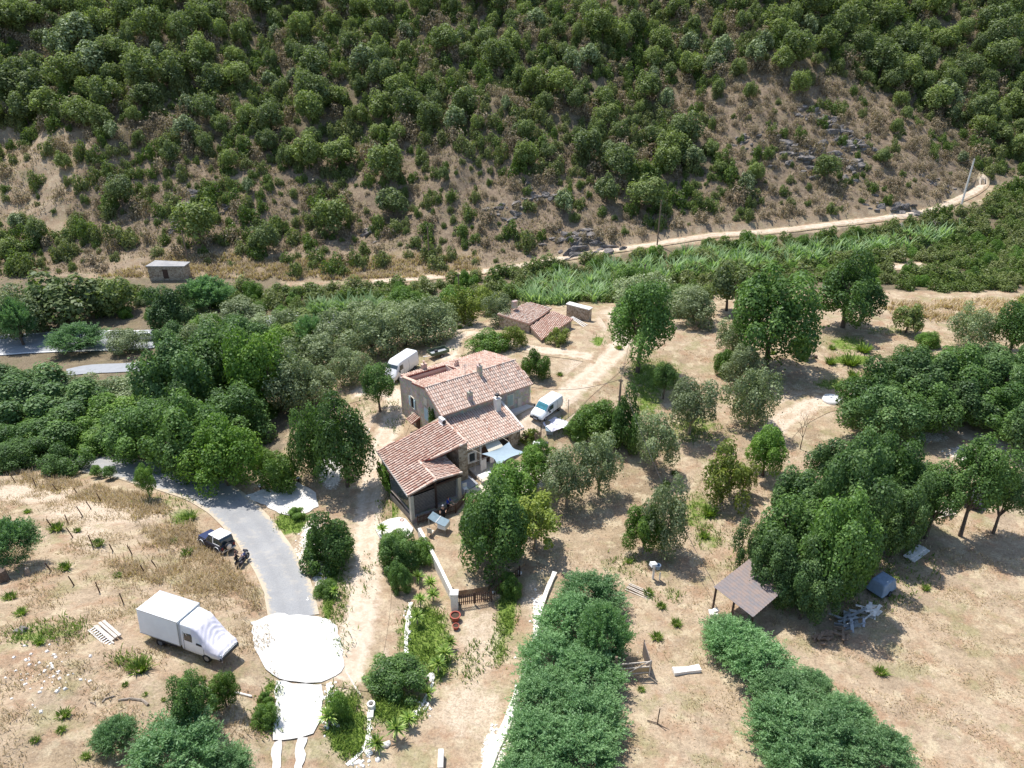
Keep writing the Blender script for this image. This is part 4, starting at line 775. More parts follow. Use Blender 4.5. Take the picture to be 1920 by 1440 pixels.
# rocks on the hill
def rock_mesh(seed, sub=3):
    bm = bmesh.new(); bmesh.ops.create_icosphere(bm, subdivisions=sub, radius=1); r = np.random.default_rng(seed); pl = r.normal(size=(22, 3)); pl /= np.linalg.norm(pl, axis=1)[:, None]; dd = r.uniform(.42, .85, 22)
    for v in bm.verts:
        c = np.array(v.co)
        for n_, d_ in zip(pl, dd):
            k = c @ n_
            if k > d_: c = c - n_ * (k - d_) * .9
        c += r.normal(0, .02, 3); v.co = c
    me = bpy.data.meshes.new("rock"); bm.to_mesh(me); bm.free(); me.materials.append(M['rock']); return me
RK = [rock_mesh(i, 3) for i in range(6)]
def outcrop(x, y, wpx, n, label, seed):
    r = random.Random(seed); p = at(x, y); _, _, zc = project(*p); W = wpx * zc / FPX; e = empty('rock_outcrop', p, 0, label, 'rock')
    mb = MB(); 
    for i in range(int(n * 1.8)):
        dx, dy = r.gauss(0, .28) * W, r.gauss(0, .18) * W; s = r.uniform(.25, 1.0) ** 1.4 * W / 8 + .22; z = Hs(p.x + dx, p.y + dy) - p.z - s * .1; me_ = RK[r.randrange(6)]
        X = Matrix.Translation((dx, dy, z)) @ Matrix.Rotation(r.uniform(-.7, .7) + .4, 4, 'Z') @ Matrix.Rotation(r.uniform(-.9, .2), 4, 'X') @ Matrix.Diagonal((s * r.uniform(1.0, 2.0), s * .9, s * r.uniform(.5, .9), 1)); mb.X = X; mb.add([tuple(v.co) for v in me_.vertices], [tuple(f.vertices) for f in me_.polygons], r.random())
    mb.build('rock', 'rock', e)
for i, (x, y, w_, n, lb) in enumerate([(1085,455,110,26,"broad grey rock face just above the valley track, middle"),(1480,285,100,22,"grey rock slabs in the middle of the rocky slope"),(1570,300,110,24,"long grey rock band low on the rocky slope"),(1570,235,90,18,"broken grey rocks near the top of the rocky slope"),(1395,262,60,12,"dark grey boulder group left of the rocky slope"),(1610,270,70,14,"dark jagged rocks right of the rocky slope"),(1755,342,60,14,"dark grey rock above the track near the right utility pole"),(1690,395,100,18,"pale scree rocks beside the valley track on the right"),(390,380,80,18,"grey rock patch among shrubs on the left slope"),(335,425,50,10,"small grey rocks low on the left slope"),(700,435,70,14,"rock strip above the dry grass shelf"),(1010,365,60,12,"dark rocks high between the middle shrubs"),(1520,215,60,10,"thin dark rock line near the top of the slope"),(945,400,70,10,"scattered grey stones among the middle shrubs"),(1230,420,50,8,"low rocks left of the middle utility pole")]): outcrop(x, y, w_, n, lb, i)

# labels that tell the members of the dense groups apart
def ordinal(n): return "%d%s" % (n, "th" if 10 <= n % 100 <= 20 else {1: "st", 2: "nd", 3: "rd"}.get(n % 10, "th"))
def relabel(group, by='x'):
    import collections
    g_ = [o for o in SC.objects if o.parent is None and o.get('group') == group]; dd = collections.defaultdict(list)
    for o in g_: dd[o['label']].append(o)
    for lb, l_ in dd.items():
        if len(l_) > 1:
            l_.sort(key=lambda o: project(*o.location)[0 if by == 'x' else 1]); 
            for i, o in enumerate(l_): o['label'] = "%s, %s from the %s" % (lb, ordinal(i + 1), 'left' if by == 'x' else 'top')
for g_ in ('oaks over the junk yard on the right', 'oaks of the bright canopy at the right edge', 'feathery hedge right of the wooden gate', 'trees of the valley wood on the left', 'trees of the belt behind the house', 'oaks on the wooded hillside', 'shrubs on the slope above the valley track', 'shrubs of the belt below the valley track', 'weed clumps in the dry ground', 'undergrowth of the valley wood'): relabel(g_)
relabel('feathery hedge left of the wooden gate', 'y')
# ================================================================ the farmhouse
FH = radians(34.5); FX, FY = -7.622, 68.089
farm = empty('farmhouse', (FX, FY, 0), FH, "stone farmhouse of joined parts under sun-bleached tile roofs", 'house')
FU = np.array([cos(FH), sin(FH)]); FV = np.array([-sin(FH), cos(FH)])
def loc2w(u, v): p = np.array([FX, FY]) + FU * u + FV * v; return float(p[0]), float(p[1])
def tiles(name, parent, poly, hf, down, mat, tw=.27, tl=.43, rad=.102, rfun=None, seed=0, lift=.03):
    """barrel tiles on a roof plane; poly in local (u,v); down = unit vector of the fall"""
    r = random.Random(seed); d = np.array(down, float); c = np.array([-d[1], d[0]]); q = [(float(np.dot(p, c)), float(np.dot(p, d))) for p in poly]; a0 = min(p[0] for p in q); a1 = max(p[0] for p in q); mb = MB(); n = int((a1 - a0) / tw); n = max(n, 1); tw = (a1 - a0) / n
    eps = .01; z0 = hf(0, 0); gs = hf(d[0] * eps, d[1] * eps); sl = (gs - z0) / eps; nrm = Vector((-d[0] * sl, -d[1] * sl, 1)).normalized()
    for i in range(n):
        a = a0 + (i + .5) * tw; xs = []
        for j in range(len(q)):
            (x0, y0), (x1, y1) = q[j], q[(j + 1) % len(q)]
            if (x0 > a) != (x1 > a): xs.append(y0 + (a - x0) * (y1 - y0) / (x1 - x0))
        xs.sort(); ja = r.uniform(-.015, .015)
        for k in range(0, len(xs) - 1, 2):
            b0, b1 = xs[k], xs[k + 1]; m_ = max(1, int(round((b1 - b0) / tl))); L_ = (b1 - b0) / m_
            for t in range(m_):
                s0 = b0 + t * L_; s1 = s0 + L_ * 1.08; R_ = rfun(r) if rfun else r.random(); vs = []; jj = r.uniform(-.012, .012)
                for (b, ra, up_) in ((s0, rad * .82, lift), (s1, rad, lift + .035)):
                    for g_ in range(6):
                        an = pi * g_ / 5; ca = a + ja + jj + cos(an) * ra; x, y = c * ca + d * b; z = hf(x, y); o_ = nrm * (up_ + sin(an) * ra * .8); vs.append((x + o_.x, y + o_.y, z + o_.z))
                fs = [(g_, g_ + 1, g_ + 7, g_ + 6) for g_ in range(5)] + [(6, 7, 8, 9, 10, 11)]
                mb.add(vs, fs[:], R_)
    o = mb.build(name, mat, parent, smooth=False); return o
def roof(poly, hf, down, mat, rows='u', thick=.14, **k):
    mb = MB(); mb.prism(poly, lambda x, y: hf(x, y) - thick, lambda x, y: hf(x, y)); o = mb.build('roof', 'undertile2' if mat == 'tile' else 'undertile', farm if 'parent' not in k else k.pop('parent')); t = tiles('tile_rows', o, poly, hf, down, mat, **k); return o
def ridge(parent, p0, p1, mat='tile', r=.13):
    p0, p1 = Vector(p0), Vector(p1); n = max(2, int((p1 - p0).length / .38)); mb = MB(); rr_ = random.Random(3)
    for i in range(n):
        a = p0.lerp(p1, i / n); b = p0.lerp(p1, (i + 1.08) / n); mb.tube([a, b], [r * .85, r], 8, rr_.random(), cap=True)
    return mb.build('ridge_tiles', mat, parent)
hF = lambda u, v: 5.0 + (v - 0.0) * .534 if v < 3.38 else 5.0 + 3.38 * .534 - (v - 3.38) * .226
hFr = lambda u, v: hF(u, v) + .12
hFf = lambda u, v: 5.0 + v * .534
hFb = lambda u, v: 6.805 - (v - 3.38) * .226
# walls: outer shells of the main block (solid core under the roof)
mb = MB(); wt = lambda u, v: hF(u, v) - .16
def wallprism(mb, poly, top, z0=-.6): mb.prism(poly, z0, top)
wallprism(mb, [(.25, .3), (7.3, .3), (7.3, 3.38), (.25, 3.38)], wt)
wallprism(mb, [(.25, 3.38), (7.3, 3.38), (7.3, 6.55), (.25, 6.55)], wt)
wallprism(mb, [(.25, 6.55), (.62, 6.55), (.62, 10.3), (.25, 10.3)], lambda u, v: hF(u, v) - .1)
wallprism(mb, [(5.95, 6.55), (7.3, 6.55), (7.3, 10.3), (5.95, 10.3)], wt)
wallprism(mb, [(.62, 9.35), (5.95, 9.35), (5.95, 10.3), (.62, 10.3)], wt)
wallprism(mb, [(.62, 6.55), (5.95, 6.55), (5.95, 9.35), (.62, 9.35)], 4.2)
mb.build('stone_wall', 'wall', farm)
mb = MB(); wallprism(mb, [(7.3, .4), (12.0, .4), (12.0, 3.38), (7.3, 3.38)], wt); wallprism(mb, [(7.3, 3.38), (12.0, 3.38), (12.1, 10.2), (7.3, 10.2)], wt); mb.build('side_wall', 'wall', farm)
rz_ = lambda r: min(1, max(0, r.gauss(.55, .22)))
r1 = roof([(-.05, -.1), (7.32, -.1), (7.32, 3.38), (-.05, 3.38)], hFf, (0, -1), 'tile', seed=1, rfun=rz_)
r2 = roof([(7.32, .05), (12.25, .05), (12.0, 3.38), (7.32, 3.38)], lambda u, v: hFf(u, v) + .07, (0, -1), 'tile', seed=2, rfun=lambda r: min(1, max(0, r.gauss(.62, .33))))
r3 = roof([(-.05, 3.38), (12.0, 3.38), (12.35, 6.5), (-.05, 6.5)], hFb, (0, 1), 'redtile', seed=3)
r4 = roof([(5.95, 6.5), (12.35, 6.5), (12.4, 10.45), (5.95, 10.45)], hFb, (0, 1), 'redtile', seed=4)
r5 = roof([(.5, 9.3), (5.95, 9.3), (5.95, 10.45), (.5, 10.45)], hFb, (0, 1), 'redtile', seed=5)
ridge(r1, (-.05, 3.38, 6.86), (7.3, 3.38, 6.86)); ridge(r2, (7.3, 3.38, 6.93), (12.0, 3.38, 6.93))
mb = MB(); mb.box((.43, 8.0, hFb(0, 8.0) + .02), (.42, 3.3, .12), rx=-.22); mb.build('parapet', 'redtile', farm)
mb = MB(); mb.box((3.3, 9.3, 5.1), (5.3, .06, .35)); mb.box((5.93, 7.95, 5.25), (.06, 2.7, .6)); mb.box((3.3, 9.29, 4.45), (.25, .04, .35)); mb.build('terrace_wall', 'cream', farm)
mb = MB(); mb.box((3.3, 7.95, 4.24), (5.3, 2.7, .06)); mb.build('terrace_floor', 'terracotta', farm)
def chimney(u, v, z0, h, sx, sy, mat, pots=2, cap=True):
    mb = MB(); mb.box((u, v, z0 + h / 2), (sx, sy, h)); mb.box((u, v, z0 + h + .03), (sx * 1.15, sy * 1.15, .07)); o = mb.build('chimney', mat, farm)
    pm = MB()
    for i in range(pots):
        uu = u + (i - (pots - 1) / 2) * sx * .5; pm.lathe([(.09, 0), (.11, .3), (.08, .32)], (uu, v, z0 + h + .06), 8); pm.box((uu, v, z0 + h + .42), (.26, .26, .05), rx=.3)
    pm.build('chimney_pot', 'redtile', o); return o
chimney(3.4, 10.0, 5.1, .95, .6, .45, 'redtile', 1); chimney(6.5, 7.6, 5.6, .75, .5, .35, 'redtile', 2); chimney(6.85, 3.0, 6.4, 1.35, .42, .55, 'wall', 1); chimney(4.0, .55, 5.1, 1.25, .5, .5, 'wall', 1)
chimney(6.75, -.75, 3.6, 1.7, .62, .62, 'whitewash', 1)
mb = MB(); mb.lathe([(.0, .0), (.30, .03), (.22, .20), (0, .26)], (6.75, -.75, 5.65), 10); mb.build('chimney_cowl', 'darkplastic', farm)
mb = MB(); mb.tube([(5.1, 3.3, 6.8), (5.1, 3.3, 8.3)], .03, 5); mb.tube([(4.75, 3.3, 8.1), (5.45, 3.3, 8.1)], .018, 4); mb.tube([(4.85, 3.3, 7.9), (5.35, 3.3, 7.9)], .018, 4); mb.tube([(4.9, 3.3, 8.25), (5.3, 3.3, 8.25)], .018, 4); mb.build('aerial', 'steel', farm)
# gable windows
def window_u(u, v0, v1, z0, z1, leaf_mat=None, glass='dark', name='window', frame='cream', proud=.03):
    mb = MB(); mb.box((u - proud / 2, (v0 + v1) / 2, (z0 + z1) / 2), (proud + .04, v1 - v0, z1 - z0)); o = mb.build(name, glass, farm); fr = MB()
    for (a, b, c, d) in ((v0 - .1, v0, z0 - .1, z1 + .1), (v1, v1 + .1, z0 - .1, z1 + .1)): fr.box((u - .03, (a + b) / 2, (c + d) / 2), (.1, b - a, d - c))
    fr.box((u - .03, (v0 + v1) / 2, z0 - .05), (.14, v1 - v0, .1)); fr.box((u - .03, (v0 + v1) / 2, z1 + .05), (.1, v1 - v0, .1)); fr.build('frame', frame, o)
    if leaf_mat:
        for s in (0, 1):
            sm = MB(); w2 = (v1 - v0) / 2; cv = v0 - w2 / 2 - .06 if s == 0 else v1 + w2 / 2 + .06
            if leaf_mat[1] == 'closed': cv = v0 + w2 / 2 + .005 if s == 0 else v1 - w2 / 2 - .005
            sm.box((u - .1, cv, (z0 + z1) / 2), (.05, w2 - .02, z1 - z0))
            for k in range(int((z1 - z0) / .12)): sm.box((u - .135, cv, z0 + .07 + k * .12), (.02, w2 - .1, .05), ry=.4)
            sm.build('shutter', leaf_mat[0], o)
    return o
def window_v(v, u0, u1, z0, z1, leaf_mat=None, glass='dark', frame='whitewash', fw=.12):
    mb = MB(); mb.box(((u0 + u1) / 2, v - .02, (z0 + z1) / 2), (u1 - u0, .06, z1 - z0)); o = mb.build('window', glass, farm); fr = MB()
    for (a, b) in ((u0 - fw, u0), (u1, u1 + fw)): fr.box(((a + b) / 2, v - .04, (z0 + z1) / 2), (b - a, .1, z1 - z0 + 2 * fw))
    fr.box(((u0 + u1) / 2, v - .05, z0 - fw / 2), (u1 - u0, .14, fw)); fr.box(((u0 + u1) / 2, v - .04, z1 + fw / 2), (u1 - u0, .1, fw)); fr.build('frame', frame, o)
    if leaf_mat:
        for s in (0, 1):
            w2 = (u1 - u0) / 2; cu = u0 + w2 / 2 if s == 0 else u1 - w2 / 2; sm = MB(); sm.box((cu, v - .09, (z0 + z1) / 2), (w2 - .03, .05, z1 - z0))
            for k in range(int((z1 - z0) / .12)): sm.box((cu, v - .125, z0 + .07 + k * .12), (w2 - .12, .02, .05), rx=.4)
            sm.build('shutter', leaf_mat, o)
    return o
window_u(.25, 6.8, 7.5, 2.5, 3.8, ('shutter', 'open')); window_u(.25, 3.3, 4.2, 2.5, 3.9, ('shutter', 'closed')); window_u(.25, 3.6, 4.2, 4.5, 5.2, None, 'cream'); window_u(.25, 6.9, 7.5, .5, 1.6, ('greenshutter', 'closed'))
window_v(.4, 8.85, 9.65, 3.1, 4.4, 'greenshutter', frame='cream'); window_v(.4, 10.3, 10.8, 2.3, 3.6, None, 'cream', 'cream', .05)
mb = MB(); mb.tube([(.2, .45, 5.0), (.16, .45, 2.2)], .05, 6); mb.tube([(12.05, .35, 4.8), (12.05, .33, 2.2)], .045, 6); mb.build('downpipe', 'whitewash', farm)
mb = MB(); mb.prism([(8.2, -.5), (12.1, -.5), (12.1, .4), (8.2, .4)], 1.6, 2.45); mb.build('plinth', 'concrete', farm)
# little tiled canopy over the gable door
hc = lambda u, v: 2.0 + (u - .2) * .5
mb = MB(); mb.prism([(-.9, 5.4), (.2, 5.4), (.2, 6.9), (-.9, 6.9)], lambda u, v: hc(u, v) - .08, hc); cp = mb.build('door_canopy', 'undertile', farm); tiles('tile_rows', cp, [(-.9, 5.4), (.2, 5.4), (.2, 6.9), (-.9, 6.9)], hc, (-1, 0), 'redtile', seed=8)
mb = MB(); mb.box((.22, 6.1, .75), (.1, .95, 1.9)); mb.build('door', 'darkwood', farm)
# lower wing
hW = lambda u, v: 2.72 + (v + 4.25) * .305
wp = [(0, -4.35), (7.95, -4.2), (7.75, .3), (.15, .3)]
rw = roof(wp, hW, (0, -1), 'tile', seed=9, rfun=rz_)
mb = MB(); mb.prism([(.2, -4.0), (7.6, -4.0), (7.6, .28), (.2, .28)], -.8, lambda u, v: hW(u, v) - .16); mb.build('rubble_wall', 'stone', farm)
mb = MB(); mb.box((7.86, -1.95, hW(0, -1.95) + .06), (.28, 4.5, .08), rx=atan2(.305, 1)); mb.build('verge_board', 'whitewash', farm)
mb = MB(); mb.tube([(0.02, -4.42, 2.66), (7.95, -4.27, 2.68)], .06, 6); mb.tube([(.05, -4.15, 2.6), (.05, -4.12, 0)], .045, 6); mb.build('gutter', 'cream', farm)
window_v(-4.0, .95, 1.65, .85, 1.85, None, 'glass', 'whitewash', .2)
mb = MB(); mb.box((2.95, -4.04, 1.0), (.9, .1, 2.05)); mb.build('door', 'darkwood', farm)
mb = MB(); mb.box((3.75, -4.04, 1.1), (.35, .1, 2.1)); mb.box((2.35, -4.06, 1.15), (.22, .14, 2.3)); mb.build('door_surround', 'whitewash', farm)
mb = MB(); mb.box((5.2, -4.03, 1.3), (1.6, .08, 1.7)); mb.build('opening', 'dark', farm)  # solid panel, the shade of an open bay put into its colour
mb = MB(); mb.add([(2.9, -4.08, 2.45), (4.6, -4.08, 2.45), (4.7, -5.0, 1.95), (2.8, -5.0, 1.95), (2.9, -4.08, 2.41), (4.6, -4.08, 2.41), (4.7, -5.0, 1.91), (2.8, -5.0, 1.91)], [(0, 1, 2, 3), (7, 6, 5, 4), (0, 3, 7, 4), (1, 5, 6, 2), (3, 2, 6, 7)]); mb.add([(2.8, -5.0, 1.93), (4.7, -5.0, 1.93), (4.7, -5.01, 1.75), (2.8, -5.01, 1.75)], [(0, 1, 2, 3)]); mb.build('awning', 'awning', farm)
mb = MB(); mb.box((-.55, -1.2, 5.1), (.38, .85, .62)); mb.box((-.55, -1.2, 4.77), (.45, .9, .06)); ac = mb.build('air_conditioner', 'white', farm); mb = MB(); mb.lathe([(.24, 0), (.24, .015), (0, .015)], (-.55, -1.66, 5.1), 14, axis='Y'); mb.build('fan_grille', 'darkplastic', ac)
# tiled porch
pl = lambda u, v: 2.95 + (u + 8.0) * .235
hp = lambda u, v: pl(u, v) + np.interp(v, [-8.3, .3], [-.12, .1])
pr = lambda u, v: hp(-5.3, v) - (u + 5.3) * .235
pA = [(-8.35, -8.15), (-5.35, -8.3), (-5.3, -4.55), (-4.1, -5.3), (-.45, -5.95), (-.1, -.3), (-7.55, .35)]
pP = roof(pA, lambda u, v: 2.95 + (u + 8.0) * .235, (-1, 0), 'redtile', seed=12, tw=.36, rad=.125)
pP2 = roof([(-5.3, -8.3), (-2.3, -7.95), (-2.25, -4.65), (-5.25, -4.6)], lambda u, v: 3.585 - (u + 5.3) * .2, (1, 0), 'redtile', seed=13)
ridge(pP, (-5.32, -8.3, 3.66), (-5.25, -4.6, 3.66)); ridge(pP, (-.35, -5.9, 4.82), (-.1, -.3, 4.86)); ridge(pP, (-4.1, -5.3, 3.95), (-.45, -5.95, 4.78)); ridge(pP2, (-5.25, -4.62, 3.62), (-2.25, -4.68, 3.05)); ridge(pP, (-8.35, -8.2, 2.95), (-5.35, -8.34, 3.62)); ridge(pP2, (-5.3, -8.34, 3.64), (-2.3, -8.0, 3.05))
mb = MB(); mb.add([(-8.42, -8.15, 2.72), (-8.36, -8.15, 2.72), (-8.36, -8.15, 2.92), (-8.42, -8.15, 2.92), (-7.62, .35, 2.9), (-7.56, .35, 2.9), (-7.56, .35, 3.1), (-7.62, .35, 3.1)], [(0, 3, 2, 1), (4, 5, 6, 7), (0, 4, 7, 3), (1, 2, 6, 5), (3, 7, 6, 2), (0, 1, 5, 4)]); mb.build('eaves_board', 'whitewash', farm)
mb = MB(); mb.prism([(-1.2, -5.6), (-.15, -5.6), (-.15, .3), (-1.2, .3)], -.8, lambda u, v: 2.95 + (u + 8) * .235 - .2); mb.build('rubble_wall', 'stone', farm)
mb = MB(); mb.prism([(-7.3, -3.0), (-1.2, -3.0), (-1.2, .2), (-7.2, .2)], -1.2, 2.72); mb.build('stone_wall', 'wall', farm)
mb = MB(); mb.prism([(-8.1, -8.1), (-2.3, -7.9), (-1.2, -3.0), (-7.35, -3.0)], -2.0, -.02); mb.build('porch_base', 'wall', farm)
for (u, v, s, hh) in ((-7.95, -7.95, .36, 2.55), (-2.55, -7.75, .36, 2.75)):
    mb = MB(); mb.box((u, v, hh / 2 - .1), (s, s, hh + .2)); mb.build('pillar', 'cream', farm)
mb = MB(); mb.box((-5.3, -7.95, 1.7), (.2, .2, 3.5)); mb.build('ridge_post', 'darkwood', farm)
mb = MB(); mb.box((-5.2, -7.88, 2.62), (5.8, .14, .2)); mb.tube([(-8.0, -8.05, 2.72), (-5.3, -8.15, 3.35), (-2.5, -7.95, 2.85)], .08, 4); mb.box((-7.95, -5.4, 2.62), (.14, 5.0, .2)); mb.build('roof_beam', 'darkwood', farm)
def slats(u0, v0, u1, v1, z0, z1, n=13):
    mb = MB(); a = atan2(v1 - v0, u1 - u0); Ln = hypot(v1 - v0, u1 - u0)
    for i in range(n): mb.box(((u0 + u1) / 2, (v0 + v1) / 2, z0 + (i + .5) * (z1 - z0) / n), (Ln, .03, (z1 - z0) / n * .62), rz=a)
    return mb.build('slatted_screen', 'slat', farm)
slats(-7.75, -7.9, -5.4, -7.95, .25, 2.35); slats(-5.2, -7.6, -2.75, -7.5, .25, 2.45)
mb = MB(); mb.box((-5.2, -7.25, 1.2), (5.0, .04, 2.3)); mb.build('painted_shade_sheet', 'dark', farm)  # near-black sheet paints the porch's inner shade behind the slats
mb = MB(); mb.box((-7.98, -5.5, .45), (.06, 4.6, .12)); mb.box((-7.98, -5.5, -.6), (.05, 4.7, 1.2)); mb.build('side_panel', 'slat', farm)
mb = MB(); mb.box((-7.9, -5.5, 1.5), (.04, 4.5, 1.9)); mb.build('side_glazing', 'glass', farm)
# ivy on walls
def ivy(name, p, s, seed, label, rzv=0, mat='oak'):
    m_ = crown_mesh("ivy", mat, seed, 16, .42, 1800, .10, 1.0, low=-.9, inner=.05); o = link(name, m_, None, p, s, rzv); return tag(o, label, 'ivy')
x_, y_ = loc2w(.1, 2.2); ivy('ivy', (x_, y_, 3.3), (.35, .75, 1.6), 301, "dark ivy column climbing the gable wall near the wing roof", FH)
x_, y_ = loc2w(-7.75, -1.6); ivy('ivy', (x_, y_, .9), (.4, 2.0, 1.7), 302, "green creeper on the driveway side of the tiled porch", FH, 'green')
x_, y_ = loc2w(8.6, -4.3); ivy('climber', (x_, y_, 1.2), (1.3, .8, 1.3), 303, "leafy climber at the right corner of the low wing", FH, 'yellow')
# shade sail with four guyed corners
def Lw(u, v, z): x, y = loc2w(u, v); return Vector((x, y, z))
c = [Lw(1.56, -5.57, 2.5), Lw(5.03, -5.6, 2.75), Lw(5.75, -7.77, 2.35), Lw(1.9, -8.1, 2.3)]
mb = MB(); n = 16; vs = []
for i in range(n + 1):
    for j in range(n + 1):
        s, t = i / n, j / n; q = c[0].lerp(c[1], s).lerp(c[3].lerp(c[2], s), t); m_ = (c[0] + c[1] + c[2] + c[3]) / 4
        k = .26 * (4 * s * (1 - s) * (1 - 2 * t) ** 2 + 4 * t * (1 - t) * (1 - 2 * s) ** 2); k = min(k, .5); q = q.lerp(m_, k); q.z -= .3 * 16 * s * (1 - s) * t * (1 - t) * .5; vs.append(q)
mb.add(vs, [(i * (n + 1) + j, (i + 1) * (n + 1) + j, (i + 1) * (n + 1) + j + 1, i * (n + 1) + j + 1) for i in range(n) for j in range(n)])
e = empty('shade_sail', Lw(3.5, -6.8, 2.3), 0, "blue-grey four-cornered shade sail over the patio", 'shade sail'); o = mb.build('sailcloth', 'sail', None, smooth=True); o.parent = e; o.location = -e.location
mb = MB(); mb.tube([c[0], Lw(.9, -4.1, 2.7)], .02, 4); mb.tube([c[1], Lw(4.9, -4.2, 2.75)], .02, 4); mb.tube([c[2], Lw(7.6, -8.2, 2.2)], .02, 4); mb.tube([c[3], Lw(.9, -9.2, .2)], .02, 4); mb.tube([Lw(7.6, -8.2, 2.2), Lw(7.6, -8.2, -.6)], .04, 6); o = mb.build('guy_rope', 'cream', None); o.parent = e; o.location = -e.location
# patio slab and terrace slab
def slab(name, poly, z0, z1, mat, label=None, cat=None, kind=None):
    mb = MB(); mb.prism([tuple(q) for q in poly], z0, z1); o = mb.build(name, mat); return tag(o, label, cat, kind=kind)
W2 = lambda l, h: [tuple(P(px, py, h)[:2]) for px, py in l]
slab('patio', W2([(872,872),(905,905),(868,925),(930,940),(975,925),(1040,905),(1070,868),(1050,845),(1010,833),(985,838),(955,842)], .03), -1.4, .03, 'paving', kind='structure')
slab('patio', [loc2w(.25, -4.0), loc2w(.25, -6.9), loc2w(-2.4, -7.6), loc2w(-1.2, -4.5)], -1.4, .045, 'greypave', kind='structure')
slab('terrace', W2([(783,988),(868,958),(905,985),(940,1010),(985,1055),(925,1085),(915,1100),(858,1108),(846,1100),(815,1040)], .0), -2.2, .0, 'ground', kind='structure')
o = slab('white_pad', W2([(703,990),(712,981),(728,973),(748,969),(760,972),(775,990),(770,1003),(752,1008),(735,1000),(728,1006),(712,1008)], -.55), -1.6, -.55, 'concrete', kind='structure')
# garden walls
def wallstrip(name, pts, h, wd, mat, label, base=-.5, flat=None, cat='wall', step=.8):
    q = resample(pts, step); t = np.gradient(q, axis=0); t /= np.linalg.norm(t, axis=1)[:, None]; nr = np.stack([t[:, 1], -t[:, 0]], 1) * wd / 2; r = random.Random(2); vs = []
    for (x, y), (nx, ny) in zip(q, nr):
        z = Hs(x, y) if flat is None else flat; hh = h * r.uniform(.88, 1.1) if flat is None else h; k = r.uniform(.85, 1.2); vs += [(x - nx * k, y - ny * k, z + base), (x + nx * k, y + ny * k, z + base), (x + nx * k, y + ny * k, z + hh), (x - nx * k, y - ny * k, z + hh)]
    n = len(q); fs = [(4 * i + a, 4 * i + (a + 1) % 4, 4 * i + 4 + (a + 1) % 4, 4 * i + 4 + a) for i in range(n - 1) for a in range(4)] + [(3, 2, 1, 0), (4 * n - 4, 4 * n - 3, 4 * n - 2, 4 * n - 1)]
    mb = MB(); mb.add(vs, fs); o = mb.build(name, mat); return tag(o, label, cat)
wallstrip('garden_wall', [P(786,990,.3)[:2], P(815,1042,.3)[:2], P(836,1085,.3)[:2], P(849,1112,.3)[:2]], .3, .26, 'whitewash', "low whitewashed wall along the left side of the lower terrace", flat=0, base=-1.5)
wallstrip('garden_wall', A2([(1040,1078),(1025,1110),(1012,1145),(1005,1190),(998,1225)]), .35, .35, 'whitewash', "whitewashed wall at the left foot of the feathery hedge, upper piece")
wallstrip('garden_wall', A2([(975,1290),(962,1335),(945,1380),(915,1425),(900,1480)]), .25, .6, 'whitewash', "wide white stone wall at the left foot of the feathery hedge, lower piece", step=1.0)
wallstrip('patio_wall', W2([(930,942),(975,928),(1042,906)], 0), .35, .5, 'cream', "pale stone parapet at the garden side of the patio", base=-1.2, flat=0)
wallstrip('stone_edging', A2([(770,1130),(764,1170),(758,1200),(762,1225)]), .06, .3, 'whitewash', "pale stone edging between the driveway and the green bed")
wallstrip('stone_edging', A2([(692,1335),(690,1370),(700,1395),(690,1420),(650,1435)]), .06, .25, 'whitewash', "pale edging round the lower green bed")
wallstrip('stone_edging', A2([(770,1350),(800,1320),(812,1280)]), .05, .2, 'whitewash', "thin stone edging beside the yuccas")
wallstrip('kerb_pipe', A2([(650,1262),(662,1285),(676,1305)]), .1, .12, 'greywood', "pale pole lying between the drive and the lower bed", base=-.02, cat='pole')
wallstrip('retaining_wall', A2([(1160,1260),(1150,1262)]), .1, .3, 'whitewash', "x") if 0 else None
wallstrip('stone_wall_piece', A2([(1262,1262),(1290,1261),(1312,1256)]), .3, .5, 'whitewash', "short white wall end beside the right feathery hedge")
p = at(827,1432); mb = MB(); mb.box((0, 0, .3), (.35, 1.3, .6), rz=.05); mb.build('white_block', 'whitewash', None, bevel=.03, loc=p)['label'] = "upright white block at the bottom edge of the photo"; bpy.data.objects['white_block']['category'] = 'block'
# ---------------------------------------------------------------- outbuilding, ruin, sheds
OB = empty('outbuilding', (0, 0, 0), 0, "small tiled outbuilding with two stepped roofs behind the house", 'barn')
o1, o2, o3, o4, o5, o6 = [np.array(P(*t)) for t in ((932,589,3.0),(993,556,4.4),(1035,578,3.5),(993,608,3.0),(1075,598,3.0),(1015,637,2.4))]
def plane_from(a, b, c):
    n = np.cross(b - a, c - a); return lambda x, y: a[2] - (n[0] * (x - a[0]) + n[1] * (y - a[1])) / n[2]
def free_roof(poly3, mat, seed, parent, **kw):
    a, b, c_ = poly3[0], poly3[1], poly3[2]; hf = plane_from(a, b, c_); poly = [(p_[0], p_[1]) for p_ in poly3]; e = .01; g_ = np.array([hf(e, 0) - hf(0, 0), hf(0, e) - hf(0, 0)]) / e; dn = -g_ / np.linalg.norm(g_)
    mb = MB(); mb.prism(poly, lambda x, y: hf(x, y) - .15, hf); ro = mb.build('roof', 'undertile2', parent); tiles('tile_rows', ro, poly, hf, dn, mat, seed=seed, **kw); return hf, ro
hf1, ro1 = free_roof([o1, o4, o3 + np.array([0, 0, .0]), o2], 'tile', 21, OB); 
hf2, ro2 = free_roof([o4 * [1, 1, 0] + [0.1, -.1, 2.65], o6, o5, o3 * [1, 1, 0] + [.1, -.1, 3.15]], 'redtile', 22, OB)
def shrink(poly, k): c_ = np.mean(np.array(poly), 0); return [tuple(c_ + (np.array(p_) - c_) * k) for p_ in poly]
